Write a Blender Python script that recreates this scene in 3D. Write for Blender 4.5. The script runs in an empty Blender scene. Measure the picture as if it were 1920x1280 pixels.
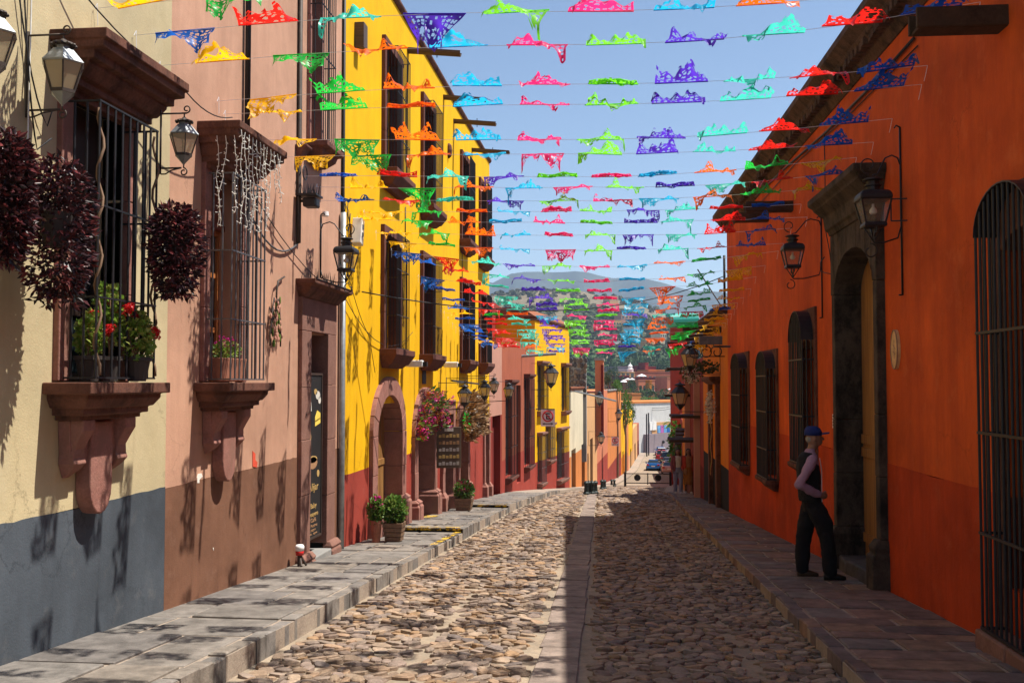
import bpy, bmesh, math, random
from mathutils import Vector, Matrix
import numpy as np
R = math.radians
random.seed(7)
sc = bpy.context.scene
col = sc.collection
# ------------------------------------------------------------------ camera
PXF, HX, HY, CAMZ = 1867.0, 1160.0, 718.0, 1.72
PITCH = math.atan((HY-640)/PXF); YAW = math.atan((HX-960)/PXF)
cd = bpy.data.cameras.new('camera'); cam = bpy.data.objects.new('camera', cd); col.objects.link(cam)
cd.sensor_width = 36; cd.lens = 36*PXF/1920; cd.clip_end = 12000; cd.clip_start = .05
cam.location = (0, 0, CAMZ); cam.rotation_euler = (math.pi/2+PITCH, 0, YAW)
sc.camera = cam
# ------------------------------------------------------------------ sky and sun
SUN_DIR = Vector((-.4439, -.0794, -.8926)).normalized()
EL = math.asin(-SUN_DIR.z)
w = bpy.data.worlds.new('World'); sc.world = w; w.use_nodes = True
nt = w.node_tree; bg = nt.nodes['Background']
sky = nt.nodes.new('ShaderNodeTexSky'); sky.sky_type = 'NISHITA'; sky.sun_disc = False
sky.sun_elevation = EL; sky.sun_rotation = math.atan2(-SUN_DIR.x, -SUN_DIR.y)
sky.altitude = 1500; sky.air_density = 1.15; sky.dust_density = 1.0; sky.ozone_density = 1.0
nt.links.new(sky.outputs[0], bg.inputs[0]); bg.inputs[1].default_value = .084
sl = bpy.data.lights.new('sun', 'SUN'); sun = bpy.data.objects.new('sun', sl); col.objects.link(sun)
sl.energy = 5.0; sl.angle = R(.53); sl.color = (1, .94, .85)
sun.rotation_euler = SUN_DIR.to_track_quat('-Z', 'Y').to_euler(); sun.location = (20, 5, 40)
vs = sc.view_settings; vs.view_transform = 'Standard'; vs.look = 'None'; vs.exposure = .84; vs.gamma = 1
vs.use_curve_mapping = False
sc.cycles.max_bounces = 5; sc.cycles.volume_bounces = 0; sc.cycles.diffuse_bounces = 3; sc.cycles.transparent_max_bounces = 12
# ------------------------------------------------------------------ geometry of the photograph
_cp, _sp, _cy, _sy = math.cos(PITCH), math.sin(PITCH), math.cos(YAW), math.sin(YAW)
FWD = Vector((-_sy*_cp, _cy*_cp, _sp)); RGT = Vector((_cy, _sy, 0)); UPV = RGT.cross(FWD); CAM = Vector((0, 0, CAMZ))
def ray(px, py): return FWD + RGT*((px-960)/PXF) + UPV*((640-py)/PXF)
def at_y(px, py, y):
    r = ray(px, py); return CAM + r*(y/r.y)
GP = [(-20, 1.26), (0, 0), (25, -1.58), (38, -2.55), (50, -3.65), (60, -4.6), (75, -6.0), (100, -7.8), (129, -9.5), (180, -10.6), (230, -10.8)]
def gz(y):
    for (a, za), (b, zb) in zip(GP, GP[1:]):
        if y <= b: return za+(zb-za)*(y-a)/(b-a)
    return GP[-1][1]
class Fr:
    'a wall plane: u runs along it, d stands out from it towards the street, z is up'
    def __init__(s, a, b, side):
        s.o = Vector((a[0], a[1], 0)); e = Vector((b[0]-a[0], b[1]-a[1], 0)); s.len = e.length; s.t = e.normalized()
        s.n = Vector((s.t.y, -s.t.x, 0)) if side > 0 else Vector((-s.t.y, s.t.x, 0))
    def P(s, u, d, z): return s.o+s.t*u+s.n*d+Vector((0, 0, z))
    def pick(s, px, py, d=0):
        r = ray(px, py); c = s.o+s.n*d
        k = (c-CAM).dot(s.n)/r.dot(s.n); p = CAM+r*k
        return (p-s.o).dot(s.t), p.z
    def u(s, px, d=0): return s.pick(px, HY, d)[0]
    def z(s, px, py, d=0): return s.pick(px, py, d)[1]
class LeftWall(Fr):
    'the left house line; its u is a distance as read off the photograph with a plain ratio, straightened here'
    def P(s, u, d, z): return Fr.P(s, Fr.pick(s, HX-4.2*PXF/u, HY)[0], d, z)
    def pick(s, px, py, d=0):
        u, z = Fr.pick(s, px, py, d); q = Fr.P(s, u, 0, CAMZ)-CAM; x = 960+PXF*q.dot(RGT)/q.dot(FWD)
        return 4.2*PXF/(HX-x), z
    def u(s, px, d=0): return s.pick(px, HY, d)[0]
    def z(s, px, py, d=0): return s.pick(px, py, d)[1]
LW = LeftWall((-4.2, 0), (-4.2, 32.3), 1)
RW = Fr((3.242, 0), (3.242-.022*25.1, 25.1), -1)
# ------------------------------------------------------------------ materials
def lin(c): return tuple(((v/12.92) if v <= .04045 else ((v+.055)/1.055)**2.4) for v in c)
MATS = {}
def _new(name):
    m = bpy.data.materials.new(name); m.use_nodes = True; MATS[name] = m
    n = m.node_tree.nodes; l = m.node_tree.links
    return m, n, l, n['Principled BSDF']
def _ramp(n, l, fac, stops):
    r = n.new('ShaderNodeValToRGB'); e = r.color_ramp.elements
    while len(e) > 1: e.remove(e[-1])
    for i, (p, c) in enumerate(stops):
        q = e[0] if i == 0 else e.new(p)
        q.position = p; q.color = tuple(c)+(1,)
    l.new(fac, r.inputs[0]); return r
def _noise(n, l, scale, detail=4, vec=None, rough=.6):
    t = n.new('ShaderNodeTexNoise'); t.inputs['Scale'].default_value = scale; t.inputs['Detail'].default_value = detail
    t.inputs['Roughness'].default_value = rough
    if vec is not None: l.new(vec, t.inputs['Vector'])
    return t
def _map(n, l, sx, sy, sz, obj=True):
    g = n.new('ShaderNodeTexCoord'); m = n.new('ShaderNodeMapping'); l.new(g.outputs['Object'], m.inputs[0])
    m.inputs['Scale'].default_value = (sx, sy, sz); return m.outputs[0]
def _mix(n, l, fac, a, b, mode='MIX'):
    m = n.new('ShaderNodeMix'); m.data_type = 'RGBA'; m.blend_type = mode
    if isinstance(fac, float): m.inputs[0].default_value = fac
    else: l.new(fac, m.inputs[0])
    for i, v in ((6, a), (7, b)):
        if isinstance(v, tuple): m.inputs[i].default_value = v+(1,) if len(v) == 3 else v
        else: l.new(v, m.inputs[i])
    return m.outputs[2]
def _bump(n, l, b, h, s, dist=.01):
    k = n.new('ShaderNodeBump'); k.inputs['Strength'].default_value = s; k.inputs['Distance'].default_value = dist
    l.new(h, k.inputs['Height']); l.new(k.outputs[0], b.inputs['Normal'])
def mul(c, k): return tuple(min(1, v*k) for v in c)
ALB = .80      # scales plaster and stone colours down, balanced by the higher exposure
def stucco(name, c, dirt=None, streak=.25, patch=.3, rough=.9, bump=.35, fade=None, chips=None):
    c = mul(c, ALB); dirt = dirt and mul(dirt, ALB); fade = fade and mul(fade, ALB)
    m, n, l, b = _new(name); b.inputs['Roughness'].default_value = rough; b.inputs['Specular IOR Level'].default_value = .15
    v = _map(n, l, 1, 1, 1)
    big = _noise(n, l, .7, 7, v, .68); mid = _noise(n, l, 3.2, 7, v, .68)
    vs_ = _noise(n, l, 1.0, 6, _map(n, l, 3.4, 3.4, .55), .7); fine = _noise(n, l, 60, 4, v)
    base = _ramp(n, l, big.outputs[0], [(.3, mul(c, 1-patch*.55)), (.55, c), (.75, mul(c, 1+patch*.35))]).outputs[0]
    s = _ramp(n, l, vs_.outputs[0], [(.28, (1, 1, 1)), (.66, (0, 0, 0))])
    st = n.new('ShaderNodeMath'); st.operation = 'MULTIPLY'; st.inputs[1].default_value = streak; l.new(s.outputs[0], st.inputs[0])
    base = _mix(n, l, st.outputs[0], base, dirt or mul(c, .62))
    p = _ramp(n, l, mid.outputs[0], [(.56, (0, 0, 0)), (.74, (1, 1, 1))])
    pm = n.new('ShaderNodeMath'); pm.operation = 'MULTIPLY'; pm.inputs[1].default_value = patch*.55; l.new(p.outputs[0], pm.inputs[0])
    base = _mix(n, l, pm.outputs[0], base, fade or mul(c, 1.22))
    if chips:
        ch = _noise(n, l, 7, 5, v, .7); q = _ramp(n, l, ch.outputs[0], [(.70, (0, 0, 0)), (.715, (1, 1, 1))])
        base = _mix(n, l, q.outputs[0], base, chips)
    # hairline cracks here and there
    vd = n.new('ShaderNodeTexVoronoi'); vd.feature = 'DISTANCE_TO_EDGE'; vd.inputs['Scale'].default_value = .8
    wob = n.new('ShaderNodeVectorMath'); wob.operation = 'MULTIPLY_ADD'; wob.inputs[1].default_value = (.5, .5, .5); l.new(mid.outputs['Color'], wob.inputs[0]); l.new(v, wob.inputs[2]); l.new(wob.outputs[0], vd.inputs['Vector'])
    cr = _ramp(n, l, vd.outputs[0], [(.0, (1, 1, 1)), (.009, (0, 0, 0))]); mk = _ramp(n, l, _noise(n, l, .45, 2, v).outputs[0], [(.52, (0, 0, 0)), (.60, (.55, .55, .55))])
    cm = n.new('ShaderNodeMath'); cm.operation = 'MULTIPLY'; l.new(cr.outputs[0], cm.inputs[0]); l.new(mk.outputs[0], cm.inputs[1])
    base = _mix(n, l, cm.outputs[0], base, mul(c, .4))
    l.new(base, b.inputs['Base Color'])
    ad = n.new('ShaderNodeMath'); ad.operation = 'MULTIPLY_ADD'; ad.inputs[1].default_value = .35
    l.new(fine.outputs[0], ad.inputs[0]); l.new(mid.outputs[0], ad.inputs[2])
    _bump(n, l, b, ad.outputs[0], bump, .02)
    return m
def rock(name, c, c2, scale=6, rough=.85, bump=.5, spot=None):
    c = mul(c, ALB); c2 = mul(c2, ALB); spot = spot and mul(spot, ALB)
    m, n, l, b = _new(name); b.inputs['Roughness'].default_value = rough; b.inputs['Specular IOR Level'].default_value = .2
    v = _map(n, l, 1, 1, 1); a = _noise(n, l, scale, 8, v, .65); f = _noise(n, l, scale*9, 5, v, .7)
    base = _ramp(n, l, a.outputs[0], [(.32, c2), (.6, c)]).outputs[0]
    base = _mix(n, l, .35, base, _ramp(n, l, f.outputs[0], [(.35, mul(c, .55)), (.65, mul(c, 1.35))]).outputs[0])
    if spot:
        q = _noise(n, l, 3.1, 7, _map(n, l, 1, 1, .6), .75)
        base = _mix(n, l, _ramp(n, l, q.outputs[0], [(.47, (0, 0, 0)), (.62, (1, 1, 1))]).outputs[0], base, spot)
    l.new(base, b.inputs['Base Color'])
    ad = n.new('ShaderNodeMath'); ad.operation = 'ADD'; l.new(a.outputs[0], ad.inputs[0]); l.new(f.outputs[0], ad.inputs[1])
    _bump(n, l, b, ad.outputs[0], bump, .012); return m
def attr_rock(name, rough=.8, bump=.5, scale=14, vary=.5):
    'stone whose own colour is stored with each stone'
    m, n, l, b = _new(name); b.inputs['Roughness'].default_value = rough; b.inputs['Specular IOR Level'].default_value = .25
    at = n.new('ShaderNodeAttribute'); at.attribute_name = 'tint'
    v = _map(n, l, 1, 1, 1); a = _noise(n, l, scale, 7, v, .7); f = _noise(n, l, scale*6, 4, v, .7)
    r = _ramp(n, l, a.outputs[0], [(.3, ((1-vary)*ALB,)*3), (.7, ((1+vary*.4)*ALB,)*3)])
    base = _mix(n, l, 1.0, at.outputs['Color'], r.outputs[0], 'MULTIPLY')
    l.new(base, b.inputs['Base Color'])
    ad = n.new('ShaderNodeMath'); ad.operation = 'ADD'; l.new(a.outputs[0], ad.inputs[0]); l.new(f.outputs[0], ad.inputs[1])
    _bump(n, l, b, ad.outputs[0], bump, .01); return m
def wood(name, c, c2, axis='z', rough=.6, scale=1.0):
    m, n, l, b = _new(name); b.inputs['Roughness'].default_value = rough
    k = {'z': (22, 22, 1.2), 'y': (22, 1.2, 22), 'x': (1.2, 22, 22)}[axis]
    a = _noise(n, l, scale, 6, _map(n, l, *k), .7)
    l.new(_ramp(n, l, a.outputs[0], [(.35, c2), (.65, c)]).outputs[0], b.inputs['Base Color'])
    _bump(n, l, b, a.outputs[0], .4, .006); return m
def plain(name, c, rough=.6, metal=0., var=.15, spec=.4, emit=None, scale=9):
    m, n, l, b = _new(name); b.inputs['Roughness'].default_value = rough; b.inputs['Metallic'].default_value = metal
    b.inputs['Specular IOR Level'].default_value = spec
    a = _noise(n, l, scale, 5, _map(n, l, 1, 1, 1))
    l.new(_ramp(n, l, a.outputs[0], [(.3, mul(c, 1-var)), (.7, mul(c, 1+var))]).outputs[0], b.inputs['Base Color'])
    if emit: b.inputs['Emission Color'].default_value = tuple(emit)+(1,); b.inputs['Emission Strength'].default_value = 1
    return m
def leafy(name, c1, c2, c3, trans=.35, rough=.45):
    'leaf colour differs from leaf to leaf'
    m, n, l, b = _new(name); b.inputs['Roughness'].default_value = rough; b.inputs['Specular IOR Level'].default_value = .35
    g = n.new('ShaderNodeNewGeometry')
    c = _ramp(n, l, g.outputs['Random Per Island'], [(0, c1), (.55, c2), (1, c3)]).outputs[0]
    l.new(c, b.inputs['Base Color'])
    t = n.new('ShaderNodeBsdfTranslucent'); l.new(c, t.inputs[0]); mx = n.new('ShaderNodeMixShader'); mx.inputs[0].default_value = trans
    l.new(b.outputs[0], mx.inputs[1]); l.new(t.outputs[0], mx.inputs[2]); l.new(mx.outputs[0], n['Material Output'].inputs[0]); return m
def paper(name, c):
    m, n, l, b = _new(name); b.inputs['Roughness'].default_value = .35; b.inputs['Specular IOR Level'].default_value = .5
    a = _noise(n, l, 14, 4, _map(n, l, 1, 1, 1))
    cc = _ramp(n, l, a.outputs[0], [(.3, mul(c, .82)), (.7, mul(c, 1.1))]).outputs[0]
    l.new(cc, b.inputs['Base Color']); _bump(n, l, b, a.outputs[0], .5, .01)
    t = n.new('ShaderNodeBsdfTranslucent'); l.new(cc, t.inputs[0]); mx = n.new('ShaderNodeMixShader'); mx.inputs[0].default_value = .58
    l.new(b.outputs[0], mx.inputs[1]); l.new(t.outputs[0], mx.inputs[2]); l.new(mx.outputs[0], n['Material Output'].inputs[0]); return m
def glass(name, c=(.02, .025, .03), rough=.06):
    m, n, l, b = _new(name); b.inputs['Base Color'].default_value = c+(1,); b.inputs['Roughness'].default_value = rough
    b.inputs['Specular IOR Level'].default_value = .8; return m
def pane(name, tint, alpha=.35):
    m, n, l, b = _new(name); b.inputs['Base Color'].default_value = tint+(1,); b.inputs['Roughness'].default_value = .25
    t = n.new('ShaderNodeBsdfTransparent'); mx = n.new('ShaderNodeMixShader'); mx.inputs[0].default_value = alpha
    l.new(t.outputs[0], mx.inputs[1]); l.new(b.outputs[0], mx.inputs[2]); l.new(mx.outputs[0], n['Material Output'].inputs[0]); return m
# ------------------------------------------------------------------ mesh helpers
STUFFY = {'foliage', 'flowers', 'bulbs', 'spikes', 'stems', 'bud', 'leaf', 'bars', 'bird_spikes_'}
class MB:
    def __init__(s): s.v = []; s.f = []; s.c = []
    def add(s, vs, fs, tint=None):
        k = len(s.v); s.v += [tuple(p) for p in vs]; s.f += [tuple(i+k for i in f) for f in fs]
        if tint is not None: s.c += [tint]*len(fs)
        return s
    BOXF = [(0, 3, 2, 1), (4, 5, 6, 7), (0, 1, 5, 4), (1, 2, 6, 5), (2, 3, 7, 6), (3, 0, 4, 7)]
    def box(s, x0, x1, y0, y1, z0, z1, tint=None):
        return s.add([(x0, y0, z0), (x1, y0, z0), (x1, y1, z0), (x0, y1, z0), (x0, y0, z1), (x1, y0, z1), (x1, y1, z1), (x0, y1, z1)], s.BOXF, tint)
    def fbox(s, fr, u0, u1, d0, d1, z0, z1, tint=None):
        return s.add([fr.P(u0, d0, z0), fr.P(u1, d0, z0), fr.P(u1, d1, z0), fr.P(u0, d1, z0), fr.P(u0, d0, z1), fr.P(u1, d0, z1), fr.P(u1, d1, z1), fr.P(u0, d1, z1)], s.BOXF, tint)
    def fquad(s, fr, pts): return s.add([fr.P(*p) for p in pts], [tuple(range(len(pts)))])
    def fstack(s, fr, u0, u1, rings, dback=0):
        'moulding that returns round both ends: rings of (stand-out, extra length at each end, z)'
        vs = []
        for d, e, z in rings: vs += [fr.P(u0-e, dback, z), fr.P(u1+e, dback, z), fr.P(u1+e, d, z), fr.P(u0-e, d, z)]
        fs = []
        for i in range(len(rings)-1):
            a, b = i*4, i*4+4
            for j in range(4): k = (j+1) % 4; fs.append((a+j, a+k, b+k, b+j))
        fs.append((0, 3, 2, 1)); n = len(rings)*4-4; fs.append((n, n+1, n+2, n+3)); return s.add(vs, fs)
    def fprism(s, fr, poly, d0, d1):
        'outline in (u,z) given thickness'
        n = len(poly); vs = [fr.P(u, d0, z) for u, z in poly]+[fr.P(u, d1, z) for u, z in poly]
        return s.add(vs, [tuple(range(n)), tuple(range(2*n-1, n-1, -1))]+[(i, (i+1) % n, n+(i+1) % n, n+i) for i in range(n)])
    def tube(s, pts, r, n=6, cap=True, tint=None):
        pts = [Vector(p) for p in pts]; m = len(pts); vs = []; fs = []
        if not hasattr(r, '__len__'): r = [r]*m
        ref = None
        for i, p in enumerate(pts):
            t = (pts[min(i+1, m-1)]-pts[max(i-1, 0)]).normalized()
            if ref is None: ref = t.orthogonal().normalized()
            ref = (ref-t*ref.dot(t)); ref = ref.normalized() if ref.length > 1e-6 else t.orthogonal().normalized()
            q = t.cross(ref)
            for j in range(n):
                a = 2*math.pi*j/n; vs.append(p+(ref*math.cos(a)+q*math.sin(a))*r[i])
        for i in range(m-1):
            for j in range(n): k = (j+1) % n; fs.append((i*n+j, i*n+k, i*n+n+k, i*n+n+j))
        if cap: fs += [tuple(range(n-1, -1, -1)), tuple(range((m-1)*n, m*n))]
        return s.add(vs, fs, tint)
    def lathe(s, c, prof, n=16, ax=None, sq=None, rot=0):
        'profile of (radius, height) turned about z at c'
        c = Vector(c); vs = []; fs = []; m = len(prof)
        for r, z in prof:
            for j in range(n):
                a = 2*math.pi*(j+rot)/n; vs.append(c+Vector((r*math.cos(a), r*math.sin(a), z)))
        for i in range(m-1):
            for j in range(n): k = (j+1) % n; fs.append((i*n+j, i*n+k, i*n+n+k, i*n+n+j))
        fs += [tuple(range(n-1, -1, -1)), tuple(range((m-1)*n, m*n))]
        return s.add(vs, fs)
    def loft(s, rings, cap=True):
        'rings: (centre, a-vector, b-vector) ellipses'
        n = 14; vs = []; fs = []; m = len(rings)
        for c, a, b in rings:
            for j in range(n):
                t = 2*math.pi*j/n; vs.append(Vector(c)+Vector(a)*math.cos(t)+Vector(b)*math.sin(t))
        for i in range(m-1):
            for j in range(n): k = (j+1) % n; fs.append((i*n+j, i*n+k, i*n+n+k, i*n+n+j))
        if cap: fs += [tuple(range(n-1, -1, -1)), tuple(range((m-1)*n, m*n))]
        return s.add(vs, fs)
    def ball(s, c, rx, ry, rz, nu=12, nv=8):
        c = Vector(c); vs = [c+Vector((0, 0, -rz))]; fs = []
        for i in range(1, nv):
            a = -math.pi/2+math.pi*i/nv
            for j in range(nu):
                t = 2*math.pi*j/nu; vs.append(c+Vector((rx*math.cos(a)*math.cos(t), ry*math.cos(a)*math.sin(t), rz*math.sin(a))))
        vs.append(c+Vector((0, 0, rz))); e = len(vs)-1
        for j in range(nu): fs.append((0, 1+(j+1) % nu, 1+j)); fs.append((e, e-nu+j, e-nu+(j+1) % nu))
        for i in range(nv-2):
            for j in range(nu): k = (j+1) % nu; fs.append((1+i*nu+j, 1+i*nu+k, 1+i*nu+nu+k, 1+i*nu+nu+j))
        return s.add(vs, fs)
    def mesh(s, name, off=None, smooth=False):
        me = bpy.data.meshes.new(name)
        v = s.v if off is None else [(p[0]-off[0], p[1]-off[1], p[2]-off[2]) for p in s.v]
        me.from_pydata(v, [], s.f)
        if smooth: me.polygons.foreach_set('use_smooth', [True]*len(me.polygons))
        if s.c and len(s.c) == len(s.f):
            a = me.color_attributes.new('tint', 'FLOAT_COLOR', 'CORNER'); d = np.empty(len(me.loops)*4, 'f')
            k = 0
            for p, c in zip(s.f, s.c):
                for _ in p: d[k:k+4] = (c[0], c[1], c[2], 1); k += 4
            a.data.foreach_set('color', d)
        me.update(); return me
    def build(s, name, mat, parent=None, smooth=False, bevel=0, fix=True):
        off = rootloc(parent); me = s.mesh(name, off, smooth)
        if fix and len(s.f) < 20000:
            bm = bmesh.new(); bm.from_mesh(me); bmesh.ops.recalc_face_normals(bm, faces=bm.faces); bm.to_mesh(me); bm.free()
        me.materials.append(MATS[mat]); o = bpy.data.objects.new(name, me); col.objects.link(o)
        if parent: o.parent = parent
        if name in STUFFY: o['kind'] = 'stuff'
        if bevel:
            b = o.modifiers.new('bevel', 'BEVEL'); b.width = bevel; b.segments = 2; b.limit_method = 'ANGLE'
        return o
def rootloc(p):
    if p is None: return None
    l = Vector(p.location)
    while p.parent: p = p.parent; l = l+p.location
    return l
def tag(o, label=None, cat=None, group=None, kind=None):
    if label: o['label'] = label
    if cat: o['category'] = cat
    if group: o['group'] = group
    if kind: o['kind'] = kind
    return o
def thing(name, label, cat, loc, group=None):
    o = bpy.data.objects.new(name, None); col.objects.link(o); o.empty_display_size = .1; o.location = loc
    return tag(o, label, cat, group)
def copy_tree(o, parent=None):
    c = o.copy(); col.objects.link(c)
    if parent: c.parent = parent
    for ch in list(o.children): copy_tree(ch, c)
    return c
def inst(name, me, parent, loc=(0, 0, 0), rot=(0, 0, 0), scale=(1, 1, 1)):
    o = bpy.data.objects.new(name, me); col.objects.link(o); o.parent = parent; o.location = loc; o.rotation_euler = rot; o.scale = scale; return o
def text_mesh(body, size, depth=.002, align='CENTER'):
    c = bpy.data.curves.new('lettering', 'FONT'); c.body = body; c.size = size; c.extrude = depth; c.align_x = align; c.resolution_u = 3
    o = bpy.data.objects.new('lettering', c); col.objects.link(o)
    dg = bpy.context.evaluated_depsgraph_get(); me = bpy.data.meshes.new_from_object(o.evaluated_get(dg))
    bpy.data.objects.remove(o); return me
def put_text(body, size, fr, u, d, z, mat, parent, flip, width=None):
    'lettering laid on a wall plane, upright'
    me = text_mesh(body, size)
    xs = [v.co.x for v in me.vertices]; k = 1
    if width and xs: k = width/max(1e-6, max(xs)-min(xs))
    me.materials.clear(); me.materials.append(MATS[mat]); off = rootloc(parent)
    xd = fr.t*flip
    for v in me.vertices:
        x, y, zz = v.co; p = fr.P(u, d, z)+xd*(x*k)+Vector((0, 0, y))+fr.n*zz; v.co = p-off
    o = bpy.data.objects.new('lettering', me); col.objects.link(o); o.parent = parent; return o
# a facade: front plane with real openings, their reveals, and the closed block behind
def facade(fr, u0, u1, z0, z1, ops, deep=7.0, rev=.28, roof=True, mb=None, sides=True, zcut=None, d=0):
    mb = mb or MB()
    us = sorted(set([u0, u1]+[o[0] for o in ops]+[o[1] for o in ops])); zs = sorted(set([z0, z1]+[o[2] for o in ops]+[o[3] for o in ops]))
    us = [u for u in us if u0 <= u <= u1]; zs = [z for z in zs if z0 <= z <= z1]
    for a, b in zip(us, us[1:]):
        for c, e in zip(zs, zs[1:]):
            um, zm = (a+b)/2, (c+e)/2
            if any(o[0] < um < o[1] and o[2] < zm < o[3] for o in ops): continue
            mb.fquad(fr, [(a, d, c), (b, d, c), (b, d, e), (a, d, e)])
    for o in ops:
        a, b, c, e = o[:4]; c = max(c, z0); e = min(e, z1)
        if e <= c or b <= u0 or a >= u1: continue
        mb.fquad(fr, [(a, d, c), (a, -rev, c), (a, -rev, e), (a, d, e)]); mb.fquad(fr, [(b, d, c), (b, -rev, c), (b, -rev, e), (b, d, e)])
        if e < z1: mb.fquad(fr, [(a, d, e), (b, d, e), (b, -rev, e), (a, -rev, e)])
        if c > z0: mb.fquad(fr, [(a, d, c), (b, d, c), (b, -rev, c), (a, -rev, c)])
    if sides:
        mb.fquad(fr, [(u0, d, z0), (u0, -deep, z0), (u0, -deep, z1), (u0, d, z1)]); mb.fquad(fr, [(u1, d, z0), (u1, -deep, z0), (u1, -deep, z1), (u1, d, z1)])
        mb.fquad(fr, [(u0, -deep, z0), (u1, -deep, z0), (u1, -deep, z1), (u0, -deep, z1)])
    if roof: mb.fquad(fr, [(u0, d, z1), (u1, d, z1), (u1, -deep, z1), (u0, -deep, z1)])
    return mb
def arc(u0, u1, z, rise, n=10):
    c, h = (u0+u1)/2, (u1-u0)/2
    return [(c-h*math.cos(math.pi*i/n), z+rise*math.sin(math.pi*i/n)) for i in range(n+1)]

def ragged(m, fr, a, b, d0, d1, z0, z1, amp=.007):
    'hand painted band: its top edge wavers'
    n = max(2, int((b-a)/.11)); top = []; w0 = random.uniform(0, 6)
    for i in range(n+1):
        u = a+(b-a)*i/n; top.append((u, z1+amp*math.sin(u*2.3+w0)+random.uniform(-amp, amp)*.8))
    m.fprism(fr, [(b, z0), (a, z0)]+top, d0, d1)
def dado_band(fr, u0, u1, z0, z1, doors, mat, bld, d=.003):
    'the painted base, one piece between each pair of doorways'
    cuts = sorted((max(u0, a), min(u1, b)) for a, b in doors); e = u0
    for a, b in cuts+[(u1, u1)]:
        if a-e > .02:
            m = MB(); ragged(m, fr, e, a, -.05, d, z0, z1); m.build('dado', mat, bld)
        e = max(e, b)
def wear(name, c):
    'worn paint: bare where a noise says so'
    m, n, l, b = _new(name); b.inputs['Roughness'].default_value = .7; b.inputs['Base Color'].default_value = c+(1,)
    a = _noise(n, l, 9, 6, _map(n, l, 1, 1, 1), .75); r = _ramp(n, l, a.outputs[0], [(.45, (1, 1, 1)), (.52, (0, 0, 0))])
    t = n.new('ShaderNodeBsdfTransparent'); mx = n.new('ShaderNodeMixShader'); l.new(r.outputs[0], mx.inputs[0]); l.new(t.outputs[0], mx.inputs[1]); l.new(b.outputs[0], mx.inputs[2]); l.new(mx.outputs[0], n['Material Output'].inputs[0])
# ------------------------------------------------------------------ material list
stucco('cream_plaster', (.66, .55, .33), dirt=(.45, .34, .17), streak=.3, patch=.42, fade=(.72, .63, .45))
stucco('slate_plaster', (.095, .113, .135), dirt=(.055, .06, .068), streak=.4, patch=.8, fade=(.19, .185, .18))
stucco('tan_plaster', (.66, .375, .25), dirt=(.38, .20, .13), streak=.5, patch=.5, fade=(.70, .43, .31))
stucco('umber_plaster', (.25, .12, .072), dirt=(.13, .06, .035), streak=.35, patch=.8, fade=(.32, .18, .125), chips=(.33, .1, .06))
stucco('yellow_plaster', (1.0, .56, .002), dirt=(.72, .33, .002), streak=.4, patch=.3, fade=(1, .64, .05), bump=.3)
stucco('red_plaster', (.40, .062, .040), dirt=(.25, .04, .03), streak=.35, patch=.5, fade=(.48, .14, .10))
stucco('terracotta_plaster', (.47, .135, .068), dirt=(.27, .06, .035), streak=.4, patch=.35, fade=(.53, .2, .12))
stucco('rose_plaster', (.62, .32, .23), dirt=(.42, .18, .12), streak=.3, patch=.3)
stucco('orange_plaster', (.82, .135, .02), dirt=(.42, .05, .014), streak=.6, patch=.75, fade=(.84, .22, .07), bump=.8)
stucco('rust_plaster', (.64, .075, .013), dirt=(.30, .035, .01), streak=.6, patch=.8, fade=(.64, .14, .05), bump=1)
stucco('amber_plaster', (.80, .25, .01), dirt=(.5, .12, .008), streak=.4, patch=.3)
stucco('black_plaster', (.02, .02, .022), patch=.5)
stucco('ivory_plaster', (.82, .72, .50), streak=.25, patch=.3)
stucco('peach_plaster', (.78, .43, .19), streak=.3, patch=.3)
stucco('salmon_plaster', (.72, .25, .13), streak=.35, patch=.35)
stucco('tangerine_plaster', (.74, .26, .07), streak=.3, patch=.3)
stucco('brick_red_plaster', (.33, .05, .033), streak=.3, patch=.4)
stucco('maroon_plaster', (.20, .022, .016), streak=.3, patch=.4)
stucco('white_plaster', (.80, .79, .76), dirt=(.5, .48, .44), streak=.3, patch=.25)
stucco('lilac_plaster', (.36, .29, .31), streak=.2, patch=.2)
stucco('grey_plaster', (.33, .32, .30), streak=.4, patch=.4)
rock('pink_stone', (.40, .185, .145), (.24, .095, .07), 5, spot=(.30, .15, .11))
rock('dark_pink_stone', (.235, .10, .07), (.12, .05, .035), 5, spot=(.09, .04, .03))
rock('brown_stone', (.20, .085, .055), (.10, .04, .028), 5, spot=(.07, .03, .02))
rock('maroon_stone', (.17, .062, .043), (.085, .032, .024), 4)
rock('black_stone', (.10, .075, .055), (.03, .023, .018), 4, spot=(.02, .016, .013))
rock('step_stone', (.10, .095, .10), (.045, .04, .042), 5)
rock('door_stone', (.30, .155, .115), (.19, .09, .065), 4, spot=(.24, .12, .09))
rock('dirt', (.42, .33, .235), (.22, .165, .115), 3, bump=.7, spot=(.30, .25, .19))
rock('mortar', (.42, .34, .265), (.27, .21, .165), 4, bump=.6)
rock('roof_tile', (.36, .13, .06), (.2, .07, .04), 3)
rock('eave_brick', (.15, .085, .055), (.05, .03, .022), 6, bump=.9, spot=(.03, .02, .016))
rock('plank_wood', (.085, .05, .032), (.03, .018, .012), 5)
rock('hill_soil', (.26, .19, .12), (.15, .13, .075), .02, spot=(.10, .11, .05))
rock('mountain_soil', (.06, .075, .055), (.035, .05, .035), .004)
attr_rock('cobble', bump=.6); attr_rock('paving', bump=.6, scale=5, vary=.55)
wood('amber_wood', (.50, .17, .035), (.22, .06, .012)); wood('dark_wood', (.055, .03, .02), (.02, .012, .008))
wood('red_wood', (.26, .06, .02), (.10, .02, .008)); wood('ochre_wood', (.34, .17, .045), (.15, .065, .02)); wood('crate_wood', (.22, .13, .07), (.1, .055, .03), 'y')
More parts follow.
